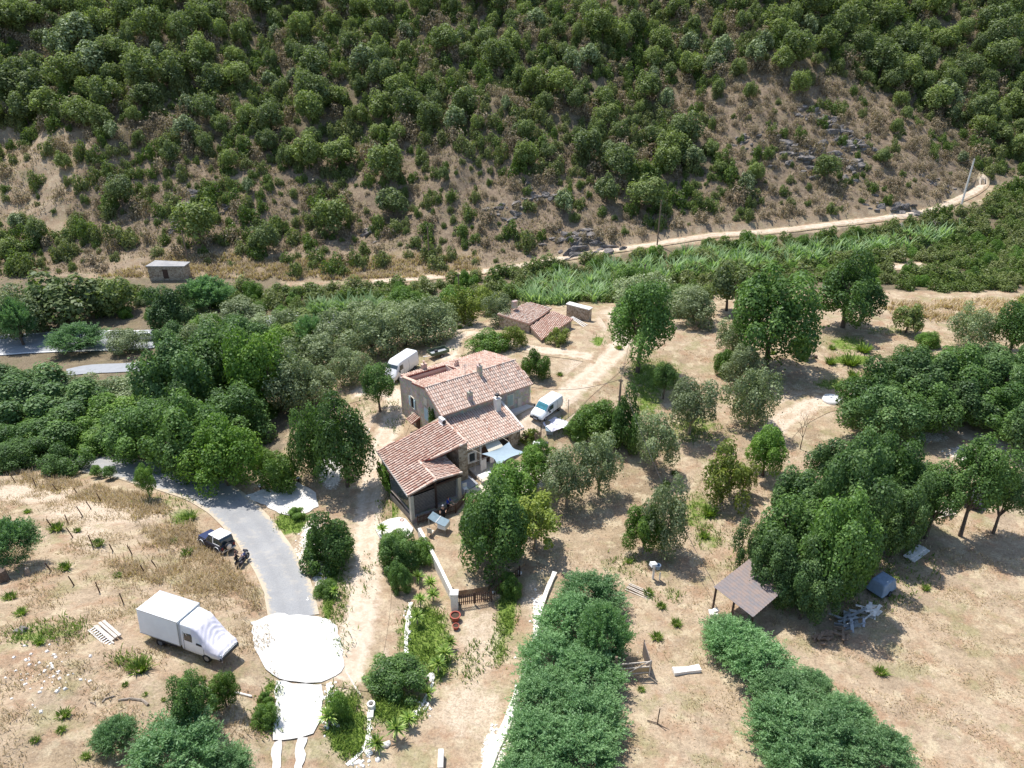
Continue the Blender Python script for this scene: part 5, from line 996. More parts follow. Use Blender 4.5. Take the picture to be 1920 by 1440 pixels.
mb = MB(); mb.prism(shrink([o1[:2], o4[:2], o3[:2], o2[:2]], .93), -.5, lambda x, y: hf1(x, y) - .2); mb.prism(shrink([o4[:2], o6[:2], o5[:2], o3[:2]], .93), -.5, lambda x, y: hf2(x, y) - .2); mb.build('stone_wall', 'stone', OB)
q = P(965, 573, 4.0); mb = MB(); mb.box((q[0], q[1], 4.2), (.8, .55, 1.1), rz=.6); mb.build('chimney', 'wall', OB)
RU = empty('ruined_wall', at(1085,598), -.62, "ruined stone wall with a pale cap behind the outbuilding", 'wall'); mb = MB(); mb.box((0, 0, .8), (3.9, .9, 2.6)); mb.build('stone_wall', 'stone', RU); mb = MB(); mb.box((0, 0, 2.14), (4.1, 1.1, .14)); mb.build('cap', 'whitewash', RU)
PB = empty('plank_pile', at(1082,610), .9, "pale planks leaning beside the ruined wall", 'planks'); mb = MB()
for i in range(3): mb.box((i * .35, 0, .5), (.16, 2.6, .06), rx=.35, rz=.1 * i)
mb.build('plank', 'whitewash', PB)
SH = empty('far_shed', (0, 0, 0), 0, "small grey flat-roofed shed at the foot of the left hillside", 'shed'); s1, s2, s3, s4 = [P(*t) for t in ((272,499,-.6),(290,485,-.3),(356,488,-.3),(345,499,-.6))]
mb = MB(); pg = [tuple(k_[:2]) for k_ in (s1, s4, s3, s2)]; mb.prism(pg, -.75, -.6); mb.build('roof', 'greysheet', SH); mb = MB(); mb.prism(shrink(pg, .93), -4.5, -.76); mb.build('wall', 'stone', SH)
mb = MB(); mm = (s1 + s4) / 2; a_ = atan2(s4[1] - s1[1], s4[0] - s1[0]); mb.box((mm[0] - .2, mm[1] + .25, -2.2), (1.0, .3, 1.8), rz=a_); mb.build('door', 'darkwood', SH)
RS = empty('rusty_shed', (0, 0, 0), 0, "open lean-to shed with a rusty corrugated roof under the oaks", 'shed'); k1, k2, k3, k4 = [P(*t) for t in ((1338,1100,2.6),(1428,1030,2.85),(1494,1086,2.85),(1412,1157,2.55))]
hfr = plane_from(k1, k2, k4); mb = MB(); n = 60; vs = []
for i in range(n + 1):
    for j in (0, 1, 2, 3):
        s, t = i / n, j / 3; q = (k1 * (1 - t) + k4 * t) * (1 - s) + (k2 * (1 - t) + k3 * t) * s; vs.append((q[0], q[1], q[2] + .045 * sin(i * pi / 1.5)))
fs = [(i * 4 + j, (i + 1) * 4 + j, (i + 1) * 4 + j + 1, i * 4 + j + 1) for i in range(n) for j in range(3)]; 
vs2 = vs + [(x, y, z - .02) for x, y, z in vs]; N_ = len(vs); fs2 = fs + [tuple(N_ + a for a in f_[::-1]) for f_ in fs]; mb.add(vs2, fs2); mb.build('corrugated_roof', 'rust', RS, smooth=True)
cc = (k1 + k2 + k3 + k4) / 4
for k in (k1, k2, k3, k4, (k1 + k4) / 2):
    q = cc + (k - cc) * .93; mb = MB(); g0 = Hs(q[0], q[1]); mb.tube([(q[0], q[1], g0 - .3), (q[0], q[1], q[2] - .08)], .09, 6); mb.build('post', 'darkwood', RS)
mb = MB(); R_ = lambda a: cc + (a - cc) * .93 - np.array([0, 0, .13])
for a, b in ((k1, k4), (k4, k3), (k2, k3), (k1, k2)): mb.tube([R_(a), R_(b)], .07, 4)
mb.tube([R_((k1 + k4) / 2), R_((k1 + k4) / 2) + np.array([-.2, -.9, -1.6])], .05, 4); mb.build('beam', 'darkwood', RS)
p = at(1337,1152); mb = MB(); mb.box((0, 0, .15), (.7, .6, .3)); mb.box((.2, .1, .38), (.4, .4, .16), rz=.4); tag(mb.build('stone_heap', 'whitewash', loc=p, bevel=.04), "small heap of white stones at the foot of the rusty shed post", 'stones')
# ================================================================ vehicles
def body_loft(st, name, mat, parent, bevel=.0, n=4, ys=(1, 1)):
    """st: list of (x, zb, zm, zt, wb, wm, wt): bottom, waist, roof heights and half widths"""
    mb = MB(); vs = []
    for (x, zb, zm, zt, wb, wm, wt) in st:
        ring = [(-wb, zb), (-wm, zb + (zm - zb) * .35), (-wm, zm), (-wt, zt - .07), (-wt * .82, zt), (wt * .82, zt), (wt, zt - .07), (wm, zm), (wm, zb + (zm - zb) * .35), (wb, zb)]
        vs += [(x, y, z) for y, z in ring]
    m_ = 10; fs = [(i * m_ + a, i * m_ + (a + 1) % m_, (i + 1) * m_ + (a + 1) % m_, (i + 1) * m_ + a) for i in range(len(st) - 1) for a in range(m_)]
    fs = [f_[::-1] for f_ in fs]; fs += [tuple(range(m_)), tuple(range((len(st) - 1) * m_, len(st) * m_))[::-1]]; mb.add(vs, fs); o = mb.build(name, mat, parent)
    b = o.modifiers.new('bevel', 'BEVEL'); b.width = bevel or .035; b.segments = 2; b.limit_method = 'ANGLE'; b.angle_limit = radians(25)
    for p_ in o.data.polygons: p_.use_smooth = True
    return o
def hw(st, x, z):
    xs = [s[0] for s in st]; g_ = lambda k: float(np.interp(x, xs, [s[k] for s in st])); zb, zm, zt, wb, wm, wt = [g_(k) for k in range(1, 7)]
    if z <= zm: return wm
    return wm + (wt - wm) * min(1, (z - zm) / max(.01, zt - .07 - zm))
def side_pane(st, poly, side, name, mat, parent, off=.014, th=.02):
    """panel lying on the flank: quad (x,z) x4 refined to follow the body"""
    mb = MB(); n = 6; P4 = [np.array(q) for q in poly]; a = []; b = []
    for i in range(n + 1):
        for j in range(n + 1):
            s_, t_ = i / n, j / n; x, z = (P4[0] * (1 - s_) + P4[1] * s_) * (1 - t_) + (P4[3] * (1 - s_) + P4[2] * s_) * t_; y = hw(st, x, z); a.append((x, side * (y + off), z)); b.append((x, side * (y - th), z))
    N = len(a); g = [(i * (n + 1) + j, (i + 1) * (n + 1) + j, (i + 1) * (n + 1) + j + 1, i * (n + 1) + j + 1) for i in range(n) for j in range(n)]
    rim = [i * (n + 1) for i in range(n + 1)] + [n * (n + 1) + j for j in range(1, n + 1)] + [i * (n + 1) + n for i in range(n - 1, -1, -1)] + [j for j in range(n - 1, 0, -1)]
    mb.add(a + b, g + [tuple(N + k for k in f_[::-1]) for f_ in g] + [(rim[k], rim[(k + 1) % len(rim)], N + rim[(k + 1) % len(rim)], N + rim[k]) for k in range(len(rim))]); return mb.build(name, mat, parent)
def top_pane(pts, name, mat, parent, off=.015):
    """quad(s) on sloping front: pts list of (x,z,halfwidth) rows"""
    mb = MB(); vs = []
    for x, z, w_ in pts:
        for y in (-w_, -w_ / 3, w_ / 3, w_): vs.append((x, y, z + off))
    n = len(pts); fs = [(i * 4 + j, i * 4 + j + 1, (i + 1) * 4 + j + 1, (i + 1) * 4 + j) for i in range(n - 1) for j in range(3)]; vs2 = vs + [(x, y, z - .03) for x, y, z in vs]; N = len(vs); fs = fs + [tuple(N + a for a in f_[::-1]) for f_ in fs]; mb.add(vs2, fs); return mb.build(name, mat, parent)
def wheel(parent, x, y, r, w_=.2, name='wheel'):
    mb = MB(); mb.lathe([(r * .6, -w_ / 2), (r * .93, -w_ / 2), (r, -w_ * .32), (r, w_ * .32), (r * .93, w_ / 2), (r * .6, w_ / 2)], (0, 0, 0), 20, axis='Y'); o = mb.build(name, 'rubber', parent, smooth=True, loc=(x, y, r))
    s = 1 if y > 0 else -1; rm = MB(); rm.lathe([(r * .62, -w_ * .4), (r * .62, w_ * .4), (r * .5, w_ * .42), (r * .2, w_ * .3), (0, w_ * .34)], (0, 0, 0), 16, axis='Y'); ro_ = rm.build('rim', 'rim', o, smooth=True); ro_.scale = (1, s, 1); return o
def van(root, st, wb_, tr, wr, glassrows, sidewin, L0, L1, wheels_x, extras):
    b = body_loft(st, 'body', 'white', root); top_pane(glassrows, 'windscreen', 'tealglass' if extras.get('teal') else 'glass', root)
    for s in (-1, 1):
        for pg_ in sidewin: side_pane(st, pg_, s, 'side_window', 'glass', root)
        for x in wheels_x: wheel(root, x, s * tr, wr)
        mb = MB(); mb.box((L1 - extras['mx'], s * (tr + .28), extras['mz']), (.12, .2, .26)); mb.build('wing_mirror', 'darkplastic', root, bevel=.02)
        mb = MB(); mb.add(*[[(L1 - .30, s * tr * .55, extras['hz'] - .10), (L1 - .05, s * tr * .62, extras['hz'] - .12), (L1 - .42, s * (tr + .06), extras['hz'] - .05), (L1 - .5, s * (tr + .03), extras['hz'] + .10), (L1 - .25, s * tr * .65, extras['hz'] + .07)], [(0, 1, 2, 3, 4)]]); mb.build('headlamp', 'lamp', root)
        side_pane(st, [(L0 + 1.0, .42), (L1 - .95, .42), (L1 - .95, .52), (L0 + 1.0, .52)], s, 'rub_strip', 'darkplastic', root, .02)
        side_pane(st, extras['door'], s, 'door_seam', 'darkplastic', root, .004, .004) if 0 else None
    mb = MB(); mb.box((L1 - .06, 0, .36), (.22, 2 * tr * .98, .3)); mb.build('front_bumper', extras.get('bump', 'darkplastic'), root, bevel=.06)
    mb = MB(); mb.box((L0 + .03, 0, .4), (.15, 2 * tr * 1.02, .22)); mb.build('rear_bumper', 'darkplastic', root, bevel=.04)
    mb = MB(); mb.box((L1 - .01, 0, .62), (.1, tr * .9, .12)); mb.build('grille', 'darkplastic', root, bevel=.02)
    mb = MB(); mb.box((L1 + .06, 0, .40), (.02, .52, .11)); mb.build('number_plate', 'whitecloth', root)
    for s in (-1, 1): mb = MB(); mb.box((L0 - .01, s * tr * 1.0, 1.0), (.05, .12, .4)); mb.build('tail_lamp', 'redlens', root)
    for s in (-1, 1):
        for i_, x_ in enumerate(extras.get('seams', [])): side_pane(st, [(x_, .55), (x_ + .02, .55), (x_ + .02, extras['seamtop']), (x_, extras['seamtop'])], s, 'door_seam', 'darkplastic', root, .012)
    return b
# small panel van
v0, v1 = at(1018.5, 789), at(1053, 765); hd = atan2(-3.06, -2.37); ct = at(1024, 775)
KV = empty('small_van', (ct.x, ct.y, Hs(ct.x, ct.y) + .03), label="small white panel van with teal windscreen parked right of the house", cat='van', mat3=slope_mat(ct.x, ct.y, hd, .5))
ST_ = [(-2.08, .42, 1.0, 1.72, .78, .85, .74), (-2.0, .3, 1.0, 1.80, .80, .90, .78), (0, .28, 1.02, 1.84, .82, .915, .80), (.48, .28, 1.02, 1.80, .82, .915, .78), (.74, .28, 1.02, 1.66, .82, .91, .73), (1.2, .28, .98, 1.18, .82, .90, .76), (1.7, .3, .85, 1.03, .80, .87, .70), (2.02, .32, .66, .86, .74, .80, .60), (2.12, .36, .55, .72, .60, .66, .45)]
van(KV, ST_, 0, .80, .31, [(.62, 1.725, .62), (.78, 1.62, .68), (1.0, 1.38, .70), (1.2, 1.18, .72)], [[(-.05, 1.08), (1.0, 1.06), (.62, 1.56), (-.05, 1.60)]], -2.08, 2.12, (-1.35, 1.35), dict(teal=1, mx=1.25, mz=1.12, hz=.78, door=[], seams=(-.12, -.95), seamtop=1.6))
# large white van
ct = at(752, 702); hd = atan2(-5.0, -2.6)
MV = empty('large_van', (ct.x, ct.y, ct.z + .03), hd, "large white panel van behind the house at the driveway end", 'van')
SM = [(-2.85, .5, 1.35, 2.38, .9, .98, .86), (-2.75, .4, 1.35, 2.5, .93, 1.03, .90), (.9, .38, 1.35, 2.52, .93, 1.035, .90), (1.25, .38, 1.35, 2.42, .93, 1.03, .86), (1.85, .38, 1.3, 1.75, .93, 1.0, .84), (2.1, .38, 1.15, 1.40, .92, .98, .82), (2.55, .42, .9, 1.12, .88, .93, .70), (2.72, .5, .75, .9, .72, .78, .55)]
van(MV, SM, 0, .92, .35, [(1.38, 2.24, .72), (1.6, 2.02, .77), (1.88, 1.72, .80)], [[(.75, 1.42), (1.75, 1.40), (1.38, 2.02), (.75, 2.05)]], -2.85, 2.72, (-1.75, 1.75), dict(mx=.95, mz=1.45, hz=.95, door=[], bump='white', seams=(.62, -.6), seamtop=2.1))
# box truck under a cloth
TL = empty('box_truck', (-22.45, 37.05, Hs(-22.45, 37.05) + .02), label="white box truck with its cab windscreen covered by a loose white cloth", cat='truck', mat3=slope_mat(-22.45, 37.05, atan2(-1.16, 3.22), .35))
mb = MB(); mb.box((-1.75, 0, 1.80), (3.5, 2.16, 2.05)); mb.build('cargo_box', 'whitedull', TL, bevel=.04)
mb = MB()
for s in (-1, 1): mb.box((-1.75, s * 1.07, 2.82), (3.52, .06, .05)); mb.box((-.02, s * 1.07, 1.8), (.05, .06, 2.0)); mb.box((-1.75, s * 1.07, .80), (3.52, .05, .06))
mb.box((-.01, 0, 2.84), (.06, 2.1, .04)); mb.build('edge_trim', 'steel', TL)
mb = MB(); mb.box((-1.75, 0, .62), (3.5, .9, .16)); mb.box((-1.2, 1.0, .55), (1.6, .05, .1)); mb.box((-1.2, -1.0, .55), (1.6, .05, .1)); mb.build('chassis', 'darkplastic', TL)
SC_ = [(.05, .45, 1.3, 2.72, .92, 1.0, .98), (.9, .4, 1.3, 2.62, .93, 1.0, .92), (1.35, .4, 1.3, 2.35, .93, 1.0, .84), (2.05, .4, 1.2, 1.62, .93, .99, .82), (2.45, .42, 1.0, 1.30, .92, .96, .78), (3.0, .45, .85, 1.02, .88, .90, .66), (3.18, .5, .7, .85, .72, .78, .5)]
cab = body_loft(SC_, 'cab', 'white', TL)
for s in (-1, 1):
    side_pane(SC_, [(.35, 1.4), (1.0, 1.38), (1.0, 2.0), (.35, 2.02)], s, 'side_window', 'glass', TL); side_pane(SC_, [(.28, .6), (.30, .6), (.30, 2.1), (.28, 2.1)], s, 'door_seam', 'darkplastic', TL); side_pane(SC_, [(1.9, .6), (1.92, .6), (1.92, 1.25), (1.9, 1.25)], s, 'door_seam', 'darkplastic', TL)
    side_pane(SC_, [(1.35, 1.32), (1.95, 1.28), (1.95, 1.36), (1.35, 1.44)], s, 'mirror_arm', 'darkplastic', TL, .05)
    for x in (-1.9, 2.05): wheel(TL, x, s * .90, .34, .22)
    mb = MB(); mb.box((3.08, s * .66, .74), (.2, .34, .2)); mb.build('headlamp', 'lamp', TL, bevel=.03)
mb = MB(); mb.box((3.12, 0, .48), (.2, 1.8, .26)); mb.build('front_bumper', 'darkplastic', TL, bevel=.05)
mb = MB(); nx, ny = 48, 36; vs = []; xs_ = [s[0] for s in SC_]; rr_ = random.Random(9)
for i in range(nx + 1):
    x = 1.0 + 2.24 * i / nx; zt = float(np.interp(x, xs_, [s[3] for s in SC_])); wm_ = float(np.interp(x, xs_, [s[5] for s in SC_])); wt_ = float(np.interp(x, xs_, [s[6] for s in SC_])); zm_ = float(np.interp(x, xs_, [s[2] for s in SC_]))
    for j in range(ny + 1):
        t = -1 + 2 * j / ny; at_ = abs(t); hem = .12 * sin(5 * x + 3 * t) 
        if at_ < .68: y = wt_ * t / .68; z = zt + .05
        else:
            k = (at_ - .68) / .32; drop = k * (.55 + hem); y = math.copysign(min(wt_ + (wm_ - wt_) * min(1, drop / max(.05, zt - zm_)) + .05, wm_ + .07), t); z = zt + .03 - drop
        wv = .030 * sin(23 * (x - 1.9 + .75 * (1 - t * t)) + 2.0 * t + 1.3 * sin(4 * t)) * math.exp(-((x - 1.95) / .62) ** 2) * (1 - .5 * at_) + .02 * sin(9 * x + 14 * t); vs.append((x, y, z + max(-.02, wv)))
mb.add(vs, [(i * (ny + 1) + j, (i + 1) * (ny + 1) + j, (i + 1) * (ny + 1) + j + 1, i * (ny + 1) + j + 1) for i in range(nx) for j in range(ny)]); cl = mb.build('cloth_cover', 'sheet', None, smooth=True); cl.matrix_world = TL.matrix_basis.copy(); tag(cl, "loose pale cloth draped in folds over the truck cab", 'cloth')
cl.location = TL.location; cl.rotation_euler = TL.rotation_euler
# small off-roader
ct = at(407, 1026); hd = atan2(.9, -1.4)
SV = empty('offroad_car', (ct.x, ct.y, ct.z + .02), label="small dark blue off-road car with a white roof and rear spare wheel", cat='car', mat3=slope_mat(ct.x, ct.y, hd, .5))
lower = [(-1.68, .38, .85, .98, .70, .76, .72), (-1.6, .32, .85, 1.0, .72, .80, .76), (.35, .30, .85, 1.02, .74, .81, .77), (.5, .30, .84, 1.0, .74, .81, .77), (1.5, .32, .80, .94, .72, .79, .72), (1.72, .38, .70, .86, .68, .74, .64)]
b = body_loft(lower, 'body', 'blackpaint', SV); mb = MB(); mb.box((1.06, 0, .985), (1.16, 1.38, .05)); mb.build('bonnet', 'navy', SV, bevel=.02)
cabn = [(-1.55, .95, 1.0, 1.45, .74, .74, .66), (-1.4, .95, 1.0, 1.62, .75, .75, .67), (0, .95, 1.0, 1.66, .75, .75, .67), (.12, .95, 1.0, 1.60, .75, .75, .66), (.55, .95, .98, 1.03, .75, .75, .72)]
body_loft(cabn, 'cabin', 'glass', SV); mb = MB(); mb.box((-.22, 0, 1.67), (.66, 1.36, .05)); mb.build('front_roof_panel', 'white', SV, bevel=.02); mb = MB(); mb.box((-1.02, 0, 1.65), (.84, 1.4, .09)); mb.build('rear_roof_panel', 'white', SV, bevel=.03)
for s in (-1, 1):
    side_pane(cabn, [(-.62, 1.0), (-.50, 1.0), (-.50, 1.6), (-.62, 1.6)], s, 'roof_pillar', 'white', SV, .02); side_pane(cabn, [(-1.5, .98), (-.55, .98), (-.55, 1.06), (-1.5, 1.06)], s, 'rear_trim', 'white', SV, .02)
    for x in (-1.08, 1.08): wheel(SV, x, s * .74, .33, .2)
    for x in (-1.08, 1.08):
        mb = MB(); mb.tube([(x + cos(a) * .42, s * .80, .36 + sin(a) * .42) for a in np.linspace(.1, pi - .1, 8)], .05, 5); mb.build('wheel_arch', 'steel', SV)
    mb = MB(); mb.box((-1.68, s * .62, .72), (.05, .14, .22)); mb.build('tail_lamp', 'redlens', SV); mb = MB(); mb.box((.35, s * .9, 1.08), (.1, .16, .14)); mb.build('wing_mirror', 'blackpaint', SV)
mb = MB(); mb.box((-1.74, 0, .42), (.14, 1.5, .16)); mb.box((1.76, 0, .42), (.14, 1.5, .18)); mb.build('bumper', 'steel', SV, bevel=.03)
mb = MB(); mb.lathe([(0, -.12), (.28, -.12), (.33, -.06), (.33, .06), (.28, .12)], (-1.86, .12, .86), 18, axis='X'); sp = mb.build('spare_wheel', 'rubber', SV, smooth=True); mb = MB(); mb.lathe([(.27, -.14), (.26, -.155), (.2, -.15), (.06, -.16), (0, -.16)], (-1.86, .12, .86), 18, axis='X'); mb.build('wheel_cover', 'chrome', sp, smooth=True)
# motorcycle
ct = at(457, 1057); hd = atan2(at(470,1045).y - at(443,1068).y, at(470,1045).x - at(443,1068).x)
MC = empty('motorcycle', ct, hd, "dark motorcycle parked at the lane edge beside the off-road car", 'motorcycle')
for x in (-.72, .72): w_ = wheel(MC, x, .001, .31, .13)
mb = MB(); mb.tube([(-.72, 0, .31), (-.1, 0, .42), (.35, 0, .75), (.5, 0, .85)], [.05, .07, .06, .05], 6); mb.tube([(.72, .07, .31), (.46, .05, .95)], .03, 6); mb.tube([(.72, -.07, .31), (.46, -.05, .95)], .03, 6); mb.build('frame', 'steel', MC)
mb = MB(); mb.box((0, 0, .42), (.5, .34, .38)); mb.build('engine', 'blackpaint', MC, bevel=.05)
mb = MB(); mb.lathe([(0, -.32), (.13, -.26), (.17, 0), (.14, .22), (0, .3)], (.18, 0, .82), 12, axis='X'); mb.build('fuel_tank', 'navy', MC, smooth=True)
mb = MB(); mb.box((-.38, 0, .80), (.75, .28, .12)); mb.build('seat', 'darkplastic', MC, bevel=.04); mb = MB(); mb.box((.62, 0, .98), (.22, .42, .34), ry=-.5); mb.build('fairing', 'blackpaint', MC, bevel=.06); mb = MB(); mb.tube([(.36, -.38, 1.05), (.48, -.15, 1.02), (.48, .15, 1.02), (.36, .38, 1.05)], .02, 6); mb.build('handlebar', 'steel', MC)
mb = MB(); mb.box((-.62, .24, .62), (.42, .16, .3)); mb.box((-.62, -.24, .62), (.42, .16, .3)); mb.build('pannier', 'blackpaint', MC, bevel=.04); mb = MB(); mb.tube([(-.1, .2, .2), (-.8, .24, .35)], [.04, .06], 8); mb.build('exhaust', 'chrome', MC)
# trailer
ct = at(822, 668); hd = atan2(at(843,655).y - at(803,668).y, at(843,655).x - at(803,668).x)
TR = empty('trailer', ct, hd, "open dark green trailer with a pale floor behind the large van", 'trailer'); mb = MB(); mb.box((0, 0, .62), (2.7, 1.5, .06)); mb.build('floor', 'steel', TR)
mb = MB()
for s in (-1, 1): mb.box((0, s * .75, .82), (2.7, .05, .42)); mb.box((s * 1.35, 0, .82), (.05, 1.45, .42))
mb.build('side_board', 'greenplastic', TR); mb = MB(); mb.tube([(-1.35, .3, .55), (-2.3, 0, .5)], .04, 5); mb.tube([(-1.35, -.3, .55), (-2.3, 0, .5)], .04, 5); mb.tube([(-2.2, 0, .5), (-2.2, 0, .0)], .04, 5); mb.build('drawbar', 'steel', TR)
for s in (-1, 1): wheel(TR, .1, s * .86, .29, .16)
mb = MB(); mb.lathe([(0, 0), (.24, 0), (.26, .3), (.22, .34), (0, .34)], (0, 0, 0), 12); p_ = TR.matrix_basis @ Vector((-.25, .1, .66)); tag(mb.build('drum', 'darkplastic', loc=p_), "dark round drum lying in the open trailer", 'drum')
# car on the highway
ct = at(283, 637); HC = empty('hatchback_car', (ct.x, ct.y, ct.z + .15), atan2(.12, 1), "pale silver car on the highway half hidden by trees", 'car'); SH_ = [(-2.0, .3, .8, .95, .7, .82, .68), (-1.5, .25, .85, 1.35, .75, .86, .62), (-.3, .25, .85, 1.45, .78, .87, .64), (.3, .25, .85, 1.38, .78, .87, .62), (1.0, .25, .82, .95, .76, .86, .7), (1.9, .28, .65, .75, .7, .78, .6)]
body_loft(SH_, 'body', 'steel', HC); top_pane([(.36, 1.34, .56), (.98, .97, .66)], 'windscreen', 'glass', HC)
for s in (-1, 1):
    side_pane(SH_, [(-1.4, .92), (.6, .92), (.25, 1.28), (-1.2, 1.28)], s, 'side_window', 'glass', HC)
    for x in (-1.25, 1.2): wheel(HC, x, s * .76, .3)
# ================================================================ fences, gate, posts
def picket(a, b, z, h, label, mat='wood', sp=.16, posts=3, cat='fence', base=.05):
    a, b = Vector((a[0], a[1], z)), Vector((b[0], b[1], z)); Ln = (b - a).length; an = atan2(b.y - a.y, b.x - a.x); e = empty('picket_fence', a, an, label, cat); mb = MB(); n = int(Ln / sp)
    for i in range(n + 1): mb.box((i * Ln / n, 0, base + h / 2), (.075, .022, h))
    mb.build('pickets', mat, e)
    for zz in (.25 * h, .82 * h): mb = MB(); mb.box((Ln / 2, .03, base + zz), (Ln, .04, .07)); mb.build('rail', mat, e)
    for i in range(posts): mb = MB(); mb.box((i * Ln / (posts - 1), .06, h / 2), (.09, .09, h + .2)); mb.build('post', mat, e)
    return e
picket(loc2w(-8.05, -9.3), loc2w(-4.1, -9.75), 0, .95, "dark wooden picket railing in front of the tiled porch", 'darkwood', .14, 4); picket(loc2w(-4.1, -9.75), loc2w(-2.3, -8.7), 0, .95, "short dark picket railing turning towards the porch pillar", 'darkwood', .14, 2)
picket(P(858,1136,-.4), P(922,1127,-.4), -.42, 1.15, "brown picket fence panel below the lower terrace", 'darkwood', .17, 3)
picket(P(922,1122,-.3), P(975,1080,-.3), -.35, 1.1, "dark fence climbing behind the large dark green terrace tree", 'darkwood', .3, 4)
picket(at(985,835), at(992,829), at(988,832).z, 1.1, "short vertical fence piece at the right corner of the low wing", 'darkwood', .12, 2) 
picket(at(1004,832), at(1012,828), at(1008,830).z, 1.2, "short wooden fence panel behind the barbecue", 'wood', .12, 2)
p = at(1014,826); mb = MB(); mb.tube([(0, 0, -.2), (0, 0, 2.0)], .06, 6); tag(mb.build('gate_post', 'darkwood', loc=p), "dark wooden post behind the barbecue", 'post')
p = at(1065,783); mb = MB(); mb.tube([(0, 0, -.2), (0, 0, 2.4)], .035, 6); tag(mb.build('thin_post', 'rust', loc=p), "thin rusty post right of the small van", 'post')
GA = empty('wooden_gate', P(1152,1275,.4) + np.array([0, 0, .1]), atan2(P(1218,1262,.4)[1] - P(1152,1268,.4)[1], P(1218,1262,.4)[0] - P(1152,1268,.4)[0]), "grey wooden field gate with a diagonal brace", 'gate')
g0 = P(1152, 1275, .4); g1 = P(1216, 1268, .4); Lg = float(np.hypot(*(g1 - g0)[:2])); mb = MB(); mb.tube([(0, 0, -.5), (0, 0, 2.3)], .10, 8); mb.build('hinge_post', 'wood', GA); mb = MB(); mb.box((Lg, 0, .8), (.1, .1, 1.5)); mb.box((.15, 0, .8), (.08, .08, 1.4)); mb.build('stile', 'greywood', GA)
for z_ in (.35, .95, 1.45): mb = MB(); mb.box((Lg / 2 + .05, .03, z_), (Lg, .05, .10)); mb.build('rail', 'greywood', GA)
mb = MB(); mb.box((Lg / 2 + .25, -.04, .95), (Lg * .98, .04, .09), ry=-.55); mb.build('brace', 'greywood', GA); mb = MB(); mb.box((Lg / 2 + .05, .06, .5), (Lg - .1, .015, .75)); mb.build('mesh_panel', 'drygrass', GA)
a = P(1218,1268,.3); b = P(1205,1228,.3); RP = empty('field_gate', a, atan2(b[1] - a[1], b[0] - a[0]), "rusty brown metal gate leaf standing open behind the wooden gate", 'gate'); Lr_ = float(np.hypot(*(b - a)[:2])); mb = MB(); mb.box((Lr_ / 2, 0, .75), (Lr_, .04, 1.4)); mb.build('metal_sheet', 'rust', RP); mb = MB(); mb.box((0, 0, .8), (.08, .08, 1.7)); mb.box((Lr_, 0, .8), (.06, .06, 1.6)); mb.build('frame', 'rust', RP)
p = at(1232,1358); SK = empty('wooden_cross_stake', p, 0, "thin standing stake with crossed sticks at its foot in the lower field", 'stake'); mb = MB(); mb.tube([(0, 0, -.1), (.05, 0, 1.6)], .04, 5); mb.build('stake', 'bark', SK); mb = MB(); mb.tube([(-.65, .25, .08), (0, 0, .12)], .04, 5); mb.tube([(0, 0, .1), (.75, -.5, .06)], .035, 5); mb.build('stick', 'bark', SK)
rowsP = [("in the upper row beside the asphalt lane", [(29,905),(68,914),(108,922),(148,930),(189,940)]), ("in the middle row on the dry slope", [(100,993),(128,982),(137,1008),(174,1023),(212,1034),(248,1040),(294,1065),(274,1079)]), ("in the lower row above the box truck", [(96,1071),(139,1098),(187,1111),(231,1130)]), ("of the collapsed wire frame on the dry slope", [(171,955),(155,968)])]
ORD = ["first", "second", "third", "fourth", "fifth", "sixth", "seventh", "eighth"]
base_o = None
for lab, pts_ in rowsP:
    for i, (x, y) in enumerate(pts_):
        p = at(x, y)
        if base_o is None: mb = MB(); mb.tube([(0, 0, -.2), (-.02, .01, .5), (-.05, 0, 1.15)], [.055, .05, .045], 6); o = base_o = mb.build('fence_stake', 'darkwood')
        else: o = base_o.copy(); COL.objects.link(o)
        o.location = p; o.rotation_euler = (random.uniform(-.08, .08), random.uniform(-.2, .02), random.uniform(0, 1)); o.scale = (1, 1, random.uniform(.85, 1.1)); tag(o, "dark wooden stake, %s from the left %s" % (ORD[i], lab), 'fence stake', 'wooden stakes on the dry slope')
# utility poles and cables
def upole(name, x, y, h, label, lean=(0, 0), mat='wood', r=.14, arm=True):
    p = at(x, y); e = empty(name, p, 0, label, 'utility pole'); t = Vector((lean[0] * h, lean[1] * h, h)); mb = MB(); mb.tube([(0, 0, -.4), t * .5, t], [r * 1.15, r, r * .75], 8); mb.build('pole', mat, e)
    if arm: mb = MB(); mb.box(t + Vector((0, 0, -.25)), (.5, .08, .08)); [mb.lathe([(.04, 0), (.05, .08), (0, .12)], t + Vector((s * .2, 0, -.2)), 6) for s in (-1, 1)]; mb.build('insulator', 'darkplastic', e)
    return e, p + t
u1, t1 = upole('utility_pole', 1155, 832, 8.2, "wooden utility pole wrapped in ivy on its lower half", (0, 0)); u2, t2 = upole('utility_pole', 1802, 385, 10.2, "pale concrete utility pole beside the track at far right", (.0, 0), 'whitewash', .2); u3, t3 = upole('utility_pole', 1232, 460, 9.2, "dark utility pole beside the valley track in the middle", (.0, 0))
u4, t4 = upole('utility_pole', 805, 492, 7.2, "thin dark utility pole on the dry grass shelf", (0, 0)); u5, t5 = upole('utility_pole', 352, 487, 6.0, "dark utility pole next to the small grey shed", (0, 0)); u6, t6 = upole('utility_pole', 862, 590, 7.0, "thin wooden utility pole in the tree belt behind the house", (0, 0)); u7, t7 = upole('utility_pole', 1207, 530, 3.6, "short dark utility pole behind the tall leaning oak", (0, 0))
ivy('ivy_column', (at(1155,832).x, at(1155,832).y - .05, 2.3), (.75, .75, 3.0), 305, "column of dark green ivy around the utility pole", 0, 'green')
